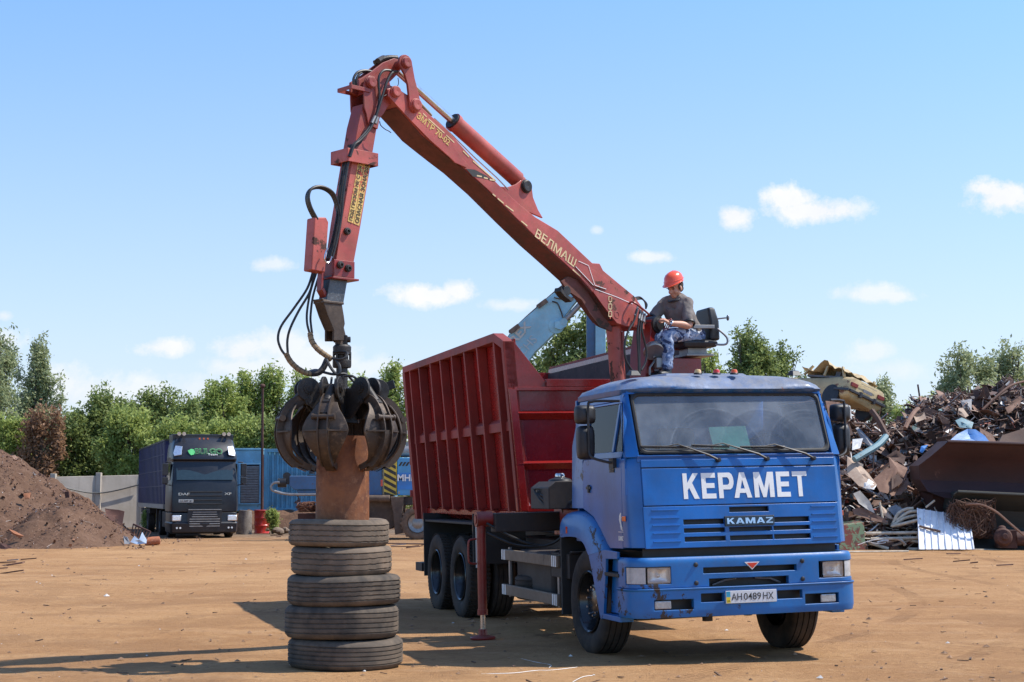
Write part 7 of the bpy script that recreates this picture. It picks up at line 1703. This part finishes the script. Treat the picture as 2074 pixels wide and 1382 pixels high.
sheet('rusty_plate', [(1985,800),(1992,782),(1998,808),(1990,828),(1968,832),(1972,812)], 49.3, dbrown, 'tall pointed dark plate standing on top of the heap', lean=.1)
sheet('rusty_plate', [(2022,790),(2036,779),(2046,800),(2044,822),(2024,815)], 49.6, dbrown, 'second pointed dark plate on top, near the photo edge', lean=.1)
sheet('rusty_box_sheet', [(2036,826),(2066,810),(2070,820),(2042,838)], 48.6, brown, 'brown flat-sided piece below the right pointed plate')
sheet('grey_panel', [(1945,812),(1968,808),(1968,832),(1952,828)], 49.0, grey, 'grey plate beside the tall pointed one on top')
sheet('rusty_plate', [(1850,842),(1872,835),(1876,848),(1856,856)], 48.6, tan, 'small pale square plate at the left shoulder of the heap')
sheet('rusty_plate', [(1934,828),(1950,826),(1962,842),(1955,846),(1940,838)], 48.5, tan, 'small tan wedge high on the heap')
sheet('teal_plate', [(1935,852),(1948,846),(1972,856),(1968,868),(1944,866)], 47.5, teal, 'pale green crumpled plate in the middle of the heap')
sheet('rusty_plate', [(1984,866),(2010,880),(2020,900),(2000,904),(1988,888)], 46.8, brown, 'brown rounded plate behind the blue sheet')
sheet('rusty_plate', [(2018,905),(2030,882),(2074,868),(2090,900),(2074,915)], 46.0, dbrown, 'large near-black plate above the right end of the skip')
sheet('blue_sheet', [(1920,896),(1938,880),(1960,869),(1976,870),(1995,883),(2012,906),(1990,904),(1950,900)], 45.4, cloth_b, 'bright blue folded sheet behind the dark skip', 'blue sheet', lean=.9)
sheet('blue_sheet', [(1863,915),(1866,904),(1880,901),(1876,908),(1868,918)], 45.2, cloth_b, 'small bit of blue sheet at the left shoulder of the skip', 'blue sheet')
sheet('white_sheet_metal', [(1733,868),(1738,865),(1760,888),(1778,905),(1766,906),(1748,895)], 46.2, grey, 'bent shiny strip left of the teal channel')
sheet('white_box_panel', [(1727,890),(1748,888),(1742,908),(1726,912)], 45.9, whitem, 'pale crushed box beside the cab mirror', 'crushed box')
for i, (pts, mt) in enumerate(((((1690,815),(1722,822),(1726,850),(1688,842)), grey), (((1672,812),(1700,815),(1712,845),(1680,850)), brown), (((1690,860),(1720,856),(1728,880),(1700,890)), dbrown))):
    sheet('crushed_panel', list(pts), 46.8-.2*i, mt, ('grey crushed panel under the wrecked car', 'brown crushed panel under the wrecked car', 'dark crushed panel low under the wrecked car')[i], seed=i)
pipes = [((1754,1081,44.2),(1882,1079,44.0),(1890,1084,44.0),(1880,1089,43.9),(1764,1092,44.1)), ((1806,1066,44.3),(1826,1062,44.2),(1866,1052,44.0)), ((1806,1068,44.5),(1818,1042,44.5),(1834,1032,44.6),(1850,1030,44.6)), ((1810,1064,44.4),(1832,1050,44.4),(1858,1044,44.4)),
         ((1858,1085,43.8),(1935,1112,43.6)), ((1822,1090,44.1),(1930,1112,43.7)), ((1815,1055,44.5),(1840,1038,44.5),(1862,1036,44.4)), ((1760,1100,44.2),(1800,1112,44.0)), ((1875,1028,44.3),(1893,1014,44.3)), ((1782,1018,44.7),(1790,1060,44.6)), ((1822,1092,43.9),(1830,1098,43.9),(1832,1106,43.9))]
plab = ['long cream pipe bent back on itself like a hairpin', 'straight cream pipe rising to the white panel', 'bent cream pipe standing up left of the white panel', 'short cream pipe leaning right in the pipe pile', 'thin cream pipe slanting down before the white panel', 'longer cream pipe slanting down over the white panel foot', 'cream pipe crossing behind the leaning one', 'cream pipe low beside the corrugated brown sheet', 'pale pipe stub poking up above the white panel', 'thin pale rod standing in the grey debris', 'small hooked pipe under the hairpin pipe']
for i, p in enumerate(pipes):
    g = MB(); g.tube(bez([at(*q) for q in p], 5) if len(p) > 2 else [at(*q) for q in p], .045 if i < 8 else .03, 8); tag(g.build('cream_pipe', cream), plab[i], 'pipe')
g = MB(); g.tube([at(1840,1113,43.7), at(1950,1114,43.6), at(2110,1119,43.5)], .05, 8); tag(g.build('cream_pipe', cream), 'very long cream pipe lying on the ground to the photo edge', 'pipe')
g = MB(); g.tube(bez([at(1730,931,45.0), at(1752,918,45.2), at(1778,902,45.5), at(1795,884,45.8)], 5), .10, 6); tag(g.build('teal_channel', teal), 'curved pale teal channel beam right of the cab mirror', 'beam')
g = MB(); g.tube(bez([at(1765,832,46.5), at(1778,850,46.3), at(1790,872,46.1), at(1798,886,45.9)], 5), .09, 6); tag(g.build('dark_beam', dbrown), 'dark curved beam running down from under the car wreck', 'beam')
g = MB(); g.tube(bez([at(1833,868,47.5), at(1842,850,47.8), at(1852,835,48.2), at(1860,828,48.5)], 5), .07, 6); tag(g.build('rusty_beam', brown), 'rusty curved strip at the left edge of the heap top', 'beam')
g = MB(); g.tube(bez([at(1990,830,48.8), at(2040,786,49), at(2074,773,49.2), at(2110,770,49.4)], 5), .04, 6); tag(g.build('bent_rod', brown), 'long bent rod arching over the heap top to the photo edge', 'rod')
g = MB(); g.tube(bez([at(1955,1022,43.6), at(1985,1022,43.4), at(2015,1035,43.3), at(2045,1060,43.2), at(2074,1085,43.1)], 6), .035, 6); tag(g.build('bent_rod', brown), 'long rusty rod drooping in front of the lower skip', 'rod')
g = MB(); g.tube([at(1862,1066,43.7), at(1905,1077,43.5)], .035, 6); tag(g.build('dark_rod', dbrown), 'short dark rod lying across the white panel', 'rod')
# assorted beams and plates of the low front debris, two look-alike groups
for k in range(34):
    px_ = rr.uniform(1700, 1860); y = rr.uniform(44.3, 46.8); x = (px_-1037)/FOC*y; z = max(.04, rh(x, y)+.10); g = MB(); s = rr.uniform(.35, .9); a = rr.uniform(-.6, .6)
    d = Vector((math.cos(a), rr.uniform(-.4, .4), math.sin(a)*.6)).normalized(); c = Vector((x, y-.1, z+.05))
    g.beam(c-d*s*.5, c+d*s*.5, rr.uniform(.05, .16), rr.uniform(.02, .05)); tag(g.build('scrap_bar', rr.choice([brown, dbrown, tan, grey, dbrown, brown]), bevel=.004), 'short flat metal bar among the low debris right of the cab', 'scrap bar', 'flat bars in the low debris right of the cab')
for k in range(30):
    px_ = rr.uniform(1845, 2074); y = rr.uniform(46.6, 49.8); x = (px_-1037)/FOC*y; z = rh(x, y)+.12; g = MB(); s = rr.uniform(.35, .75)
    shard(g, Vector((x, y, z)), s*1.3, rr, .3); tag(g.build('scrap_plate', rr.choice([brown, dbrown, dbrown, tan, brown]), smooth=30), 'bent rusty piece lying on the upper scrap heap', 'scrap piece', 'bent pieces on the upper scrap heap')

for k in range(30):
    px_ = rr.uniform(1730, 1862); y = rr.uniform(44.0, 45.6); x = (px_-1037)/FOC*y; z = max(.05, rh(x, y)+.14); g = MB(); s = rr.uniform(.3, .8); a = rr.uniform(-.7, .9)
    d = Vector((math.cos(a), rr.uniform(-.4, .4), math.sin(a)*.7)).normalized(); c = Vector((x, y-.15, z+.08))
    g.tube(bez([c-d*s*.5, c+Vector((0, 0, rr.uniform(-.08, .08))), c+d*s*.5], 4), rr.choice([.012, .02, .03]), 6); tag(g.build('pale_rod', rr.choice([cream, whitem, tan])), 'thin pale rod among the low debris right of the cab', 'rod', 'pale rods in the low debris right of the cab')
# ---- two dark skips
skm = paint('skip_rust_paint', (.040,.011,.009), .6, 0, dust=(.07,.035,.027), dust_amt=.15, chip=(.07,.035,.025), chip_amt=.05, chip_scale=3, streak=.1)
skm2 = paint('skip_green_paint', (.022,.024,.02), .6, 0, dust=(.06,.05,.04), dust_amt=.2, chip=(.09,.045,.03), chip_amt=.06, chip_scale=3)
def skip(name, lab, x_l, x_r, prof, mat, slope):
    """trough seen from its side: prof is (z, y, left shift)"""
    g = MB(); us = list(np.linspace(0, 1, 14)); ks = list(range(len(prof)))
    def P(u, k, d):
        z, y, ls = prof[int(k)]; x = x_l+ls+(x_r-x_l-ls)*u; return Vector((x, y+d+.03*math.sin(u*9), z+slope*(x-x_l)+.02*noise.noise(Vector((x, z, 1)))))
    g.grid(us, ks, P, [], .05); R = empty(name, lab, 'skip', loc=(x_l, prof[0][1], 0)); RI = Matrix.Translation((-x_l, -prof[0][1], 0)); sk = g.build('side_wall', mat, R, RI, bevel=.01)
    g = MB(); z0, z1 = prof[0][0], prof[-1][0]
    a = [Vector((x_l+ls+.02, y+.03, z)) for z, y, ls in prof]; b_ = [v+Vector((.1, 1.5, .02)) for v in a]
    for i in range(len(a)-1): g.add([a[i], a[i+1], b_[i+1], b_[i]]+[v+Vector((.05, 0, 0)) for v in (a[i], a[i+1], b_[i+1], b_[i])], [(0,1,2,3),(7,6,5,4),(0,4,5,1),(1,5,6,2),(2,6,7,3),(3,7,4,0)])
    g.build('end_wall', mat, R, RI); g = MB()
    z, y, ls = prof[-1]; g.tube([Vector((x_l+ls, y, z+slope*ls)), Vector((x_r, y, z+slope*(x_r-x_l)))], .05, 8); g.build('rim', mat, R, RI)
    g = MB(); g.box(x_l+.5, x_r, 45.0, 46.6, .0, prof[0][0]+.2); g.build('base', mat, R, RI); return R
skip('dark_skip', 'large dark maroon skip with open side, on top of the lower skip', at(1840,1,44.2).x, 19.5, [(1.45,43.9,.55),(1.62,44.35,.2),(1.95,44.55,.03),(2.35,44.5,0),(2.62,44.3,.30),(2.95,44.05,.62),(3.04,44.0,.70)], skm, -.035)
skip('dark_skip', 'lower grey green skip in deep shade at the right edge', at(1885,1,43.9).x, 19.0, [(.05,43.6,.5),(.25,44.0,.4),(.7,44.3,.3),(1.15,44.2,.15),(1.55,43.75,.2),(1.62,43.72,.3)], skm2, -.05)
# white caged tank panel in front
g = MB(); c4 = [at(1858,1030,44.3), at(1962,1046,44.1), at(1972,1113,42.9), at(1862,1113,43.1)]
us = list(np.linspace(0, 1, 30)); vs_ = list(np.linspace(0, 1, 12))
def PW(u, v, d):
    a = c4[0].lerp(c4[1], u); b_ = c4[3].lerp(c4[2], u); p = a.lerp(b_, v); return p+Vector((0, d+.025*noise.noise(Vector((u*9, v*9, 0)))+(.03 if int(u*7.999) % 2 else 0)*.4, 0))
g.grid(us, vs_, PW, [], .06); WP = empty('wrapped_white_panel', 'white panel with upright ribs wrapped in clear film, leaning on the wire tangle', 'panel', loc=tuple(c4[3])); WI = Matrix.Translation(-c4[3])
g.build('panel', plain('film_wrapped_white', (.84,.82,.80), .3, var=.08, coat=.4, bump=.6, scale=18), WP, WI, smooth=40)
g = MB()
for k in range(9): u = k/8; g.tube([PW(u, 0, -.02), PW(u, .5, -.02), PW(u, 1, -.02)], .022, 6)
g.build('ribs', plain('rib_bluish_white', (.72,.73,.76), .4), WP, WI)
qq = at(1972, 1060, 43.7); tangle('wire_tangle', (qq.x, 43.9, .85), .75, .4, .62, 120, .008, rusty('wire_rust', (.16,.085,.05), (.10,.05,.035), (.22,.13,.08), 5), 8, 'big loose tangle of rusty wire right of the white panel', 'wire')
qq = at(2030, 1095, 43.4); EN = empty('scrap_gearbox', 'rusty gearbox casting lying before the lower skip', 'gearbox', loc=(qq.x, 43.4, .3))
g = MB(); g.lathe((0,0,.05), (0,-1,.1), [(0,.0),(.24,0),(.26,.1),(.2,.2),(.1,.22),(.08,.3),(0,.3)], 20); g.box(-.1,.4,-.05,.4,-.25,.25)
for k in range(8): a = k*PI/4; g.cyl((.2*math.cos(a), -.1, .05+.2*math.sin(a)), (.2*math.cos(a), -.16, .05+.2*math.sin(a)), .03, n=6)
g.ball((.0, .0, .3), .12, .1, .08, 10, 6); g.build('casting', M['rust_dark'], EN, bevel=.02); g = MB(); g.cyl((.4, .1, 0), (1.1, .05, .02), .2, n=20); g.build('drum_end', M['rust_dark'], EN)
# peeling red and green box behind the bumper
g = MB(); pa = [at(1700,1065,44.0), at(1750,1058,44.2), at(1754,1120,44.0), at(1700,1124,43.8)]; g.ext(pa, (.0, 1.0, .06)); 
pk = NB('peeling_red_green'); n1 = pk.noise(3.2, 9, .7, dist=.5); cc = pk.mix(pk.step(n1, .48, .52), (.16,.035,.025), (.14,.20,.11)); cc = pk.mix(pk.step(pk.noise(6, 7, .7), .56, .6), cc, (.09,.05,.035)); pk.bsdf(cc, .8, 0, pk.bump(n1, .5, .01))
tag(g.build('peeling_box', pk.m, bevel=.02), 'steel box with peeling red and green paint behind the bumper corner', 'box')

# ---- crushed pale yellow car on the heap
CP = at(1735, 830, 48.6); cf = Vector((-.52, .83, .10)).normalized(); cu0 = Vector((-.46, -.05, .88)).normalized() if False else Vector((.42, -.12, .90)).normalized()
cl = cu0.cross(cf).normalized(); cu = cf.cross(cl).normalized(); CMx = Matrix(((cf.x, cl.x, cu.x, CP.x), (cf.y, cl.y, cu.y, CP.y), (cf.z, cl.z, cu.z, CP.z), (0, 0, 0, 1)))
CR = empty('wrecked_car', 'crushed pale yellow hatchback with torn roof, lying on the scrap heap', 'car', M=CMx)
ym = paint('wreck_yellow', (.52,.40,.20), .55, .05, dust=(.35,.24,.15), dust_amt=.3, chip=(.14,.07,.045), chip_amt=.09, chip_scale=4, bump=.6)
def cb(mb, name, mat, parent=CR, **k): return mb.build(name, mat, parent, None, **k)
# local: x forward, y left, z up; rear face at x = -.2
def jit(mb, a, f_=3): 
    for v in mb.v: v += Vector((noise.noise(v*f_), noise.noise(v*f_+Vector((7,7,7))), noise.noise(v*f_+Vector((3,9,1)))))*a
g = MB(); rings = []
for x, zb_, zt_, w in ((-.24,.22,.62,.74),(-.18,.14,.84,.78),(0,.12,.88,.79),(.35,.12,.86,.80),(.8,.12,.84,.80),(1.3,.12,.80,.80),(2.0,.14,.76,.79),(2.7,.14,.74,.77),(3.3,.16,.66,.74),(3.6,.2,.55,.7)):
    ring = []
    for k in range(20):
        a = 2*PI*k/20; cs, sn = math.cos(a), math.sin(a); ring.append(Vector((x, w*(abs(cs)**.35)*(1 if cs > 0 else -1), (zb_+zt_)/2+(zt_-zb_)/2*(abs(sn)**.4)*(1 if sn > 0 else -1))))
    rings.append(ring)
g.loft(rings); jit(g, .05); wb = cb(g, 'car_body', ym, smooth=45)
g = MB()   # crumpled roof
g.grid(list(np.linspace(.1, 2.1, 16)), list(np.linspace(-.72, .80, 12)), lambda x, y, d: Vector((x+.1*noise.noise(Vector((x*3, y*3, 1))), y, 1.22-.28*abs(x-1.0)**1.5+.22*noise.noise(Vector((x*2.2, y*2.4, 5)))+.1*noise.noise(Vector((x*6, y*5, 2)))-d)), [], .015); rf_ = cb(g, 'crumpled_roof', ym, smooth=30)
for x, y, x2, y2 in ((.15, .72, .35, .70), (.15, -.72, .3, -.68), (1.0, .76, 1.0, .72), (1.95, .74, 1.7, .68), (1.95, -.74, 1.7, -.68), (1.0, -.76, 1.0, -.72)):
    g = MB(); g.beam((x, y, .82), (x2, y2, 1.15), .08, .05); cb(g, 'pillar', ym, wb)
g = MB(); g.box(.2, 1.9, -.65, .65, .80, .86); g.box(.6, .8, -.5, .5, .85, 1.05); cb(g, 'car_interior', M['interior'])
for s_ in (-1, 1):
    g = MB(); g.box(-.285, -.22, s_*.60-.14, s_*.60+.14, .55, .67); cb(g, 'tail_light', plain('tail_red', (.22,.03,.03), .3), wb, bevel=.01)
    for x in (.45, 2.75):
        g = MB(); g.lathe((x, s_*.815, .18), (0, s_, 0), [(0, -.12), (.33, -.12), (.35, 0), (.30, .01), (0, -.02)], 20); cb(g, 'wheel_arch', M['black'])
g = MB(); g.box(-.34, -.24, -.78, .78, .36, .44); g.box(-.36, -.26, -.35, -.27, .30, .48); g.box(-.36, -.26, .27, .35, .30, .48); g.box(-.3, .35, .79, .85, .36, .44); g.box(-.3, .35, -.85, -.79, .36, .44); jit(g, .015); cb(g, 'rear_bumper', plain('bumper_black', (.05,.05,.055), .5), bevel=.01)
g = MB(); g.box(-.275, -.262, -.2, .2, .52, .62); g.box(-.27, -.258, -.36, .36, .74, .75); cb(g, 'boot_trim', grey, wb)
g = MB(); g.tube(bez([(1.9, .3, .9), (1.9, .42, 1.05), (1.95, .3, 1.18), (1.95, .1, 1.16), (1.9, .05, .98), (1.9, .3, .9)], 5), .02, 6); cb(g, 'steering_wheel', M['black'])

# ---- soil and scrap mound at the left
def mh(x, y):
    def hump(cx, cy, rx, ry, h): d = math.hypot((x-cx)/rx, (y-cy)/ry); return h*max(0, 1-d)**.9 if d < 1 else 0
    z = max(hump(-20.9, 55.5, 7.4, 9.8, 4.7), hump(-14.35, 50.6, 2.3, 4.2, 1.65), hump(-17.5, 50, 3.2, 4, 1.5))
    return z+.28*noise.fractal(Vector((x*1.3, y*1.3, 8)), .9, 2.1, 5)*min(1, z*1.3)
V = []; n_ = 110
for j in range(n_+1):
    for i in range(n_+1): x = -27+i*17/n_; y = 44.5+j*22/n_; V.append((x, y, mh(x, y)-.06))
me = bpy.data.meshes.new('scrap_mound'); me.from_pydata(V, [], [(j*(n_+1)+i, j*(n_+1)+i+1, (j+1)*(n_+1)+i+1, (j+1)*(n_+1)+i) for j in range(n_) for i in range(n_)]); me.materials.append(M['soil']); me.polygons.foreach_set('use_smooth', [True]*(n_*n_)); me.update()
o = bpy.data.objects.new('scrap_mound', me); COL.objects.link(o); tag(o, 'mound of dark brown soil and fine scrap at the left edge', 'mound', kind='stuff')
M['shards2'] = shard_mat('mound_scrap', ((0,(.13,.065,.04)),(.3,(.19,.095,.055)),(.5,(.08,.045,.03)),(.66,(.27,.13,.07)),(.8,(.15,.08,.05)),(.9,(.33,.22,.16)),(.955,(.5,.47,.43))))
g = MB(); rr = random.Random(5)
for k in range(2600):
    x = rr.uniform(-22, -10.8); y = rr.uniform(46, 57); z = mh(x, y)
    if z < .05: 
        if rr.random() < .85: continue
        z = 0
    shard(g, Vector((x, y, z+.02)), rr.uniform(.04, .15)*(1.7 if rr.random() < .07 else 1), rr, .25)
tag(g.build('mound_debris', M['shards2'], smooth=30), 'bits of rusty scrap over the soil mound', 'debris', kind='stuff')
for i, (pts, y, mt, lab) in enumerate(((((212,1030),(240,1033),(252,1036),(247,1066),(232,1060),(215,1045)), 52, M['rust_dark'], 'dark rusty plate standing on the right slope of the mound'), (((0,1100),(16,1104),(24,1110),(10,1113),(0,1112)), 45.5, M['rust_dark'], 'flat rusty plate at the foot of the mound, photo edge'), (((18,1072),(30,1076),(48,1086),(40,1090),(24,1082)), 47, rusty('orange_rust', (.32,.12,.05), (.24,.09,.04), (.4,.2,.1), 3), 'orange rusty plate lying low on the mound'), (((47,1000),(62,998),(60,1010),(50,1012)), 51.5, rusty('orange_rust2', (.32,.12,.05), (.24,.09,.04), (.4,.2,.1), 3), 'small orange plate halfway up the mound'))):
    sheet('rusty_plate', list(pts), y, mt, lab, seed=i)
g = MB(); g.beam(at(137,1009,51.5), at(135,996,51.5), .06, .14); tag(g.build('stub_post', M['rust_dark']), 'short dark post poking out of the mound crest', 'post')
# rusty ladder frame and crumpled bright sheet at the mound foot
g = MB(); a0, a1, b0, b1 = at(270,1062,49.5), at(305,1078,49.3), at(266,1082,49.4), at(292,1100,49.0)
g.beam(a0, a1, .05, .05); g.beam(b0, b1, .05, .05)
for k in range(7): t = k/6; g.beam(a0.lerp(a1, t), b0.lerp(b1, t), .025, .025)
tag(g.build('rusty_grating', M['rust_dark']), 'rusty ladder-like grating at the right foot of the mound', 'grating')
sheet('crumpled_sheet', [(264,1098),(272,1086),(282,1094),(288,1078),(297,1094),(296,1101),(278,1103)], 48.8, plain('shiny_sheet', (.45,.5,.56), .3, .5), 'crumpled shiny bluish metal sheet at the foot of the mound', 'metal sheet', bend=.6)
sheet('grey_panel', [(250,1086),(258,1088),(264,1102),(252,1102)], 48.7, grey, 'small grey panel left of the crumpled shiny sheet')
g = MB(); q = at(310, 1094, 49.6); g.lathe((0,0,0), (1,.3,.1), [(0,-.25),(.13,-.25),(.14,0),(.13,.2),(.09,.22),(0,.2)], 18); o = g.build('gas_bottle', rusty('orange_bottle', (.4,.13,.05), (.3,.1,.05), (.5,.25,.15), 4)); o.location = (q.x, 49.6, .13); tag(o, 'stubby orange gas bottle lying by the trailer', 'gas bottle')
# debris on the far yard
rr = random.Random(9)
for k in range(26):
    px_, py_ = rr.choice([(rr.uniform(0, 60), rr.uniform(1135, 1165)), (rr.uniform(800, 870), rr.uniform(1098, 1112)), (rr.uniform(1760, 2074), rr.uniform(1122, 1150)), (rr.uniform(560, 700), rr.uniform(1080, 1095))])
    q = gnd(px_, py_); g = MB(); s = rr.uniform(.08, .3); a = rr.uniform(-.5, .5); d = Vector((math.cos(a), math.sin(a)*.6, rr.uniform(0, .15))); c = Vector((q.x, q.y, .035)); g.beam(c-d*s, c+d*s, rr.uniform(.02, .08), .025)
    tag(g.build('scrap_bit', rr.choice([M['rust_dark'], brown, grey])), 'small rusty scrap bit lying loose on the dirt', 'scrap bit', 'loose scrap bits on the dirt')
for i, (a, b, lab) in enumerate((((758,1060),(862,1104),'')[:0] or ((750,1102),(860,1104),'long thin rusty bar on the dirt behind the tyres'), ((1640,1121),(1840,1119),'pale thin bar on the dirt right of the front wheel'))):
    g = MB(); p, q = gnd(*a), gnd(*b); g.tube([p+Vector((0,0,.03)), q+Vector((0,0,.03))], .025, 6); tag(g.build('thin_bar', (brown, cream)[i]), lab, 'bar')
# bright thread lying on the dirt in the foreground
for i, pts in enumerate((((975,1366),(1040,1364),(1085,1359),(1120,1358),(1170,1352)), ((1055,1335),(1085,1342),(1115,1348),(1112,1353)), ((1160,1382),(1180,1372),(1200,1369)))):
    g = MB(); g.tube(bez([gnd(*p)+Vector((0, 0, .003)) for p in pts], 6), .0028, 5); tag(g.build('plastic_twine', M['white']), ('longest white cord on the dirt under the lorry shadow edge', 'short hooked white cord in the shadow of the cab', 'short white cord at the bottom edge of the photo')[i], 'cord')
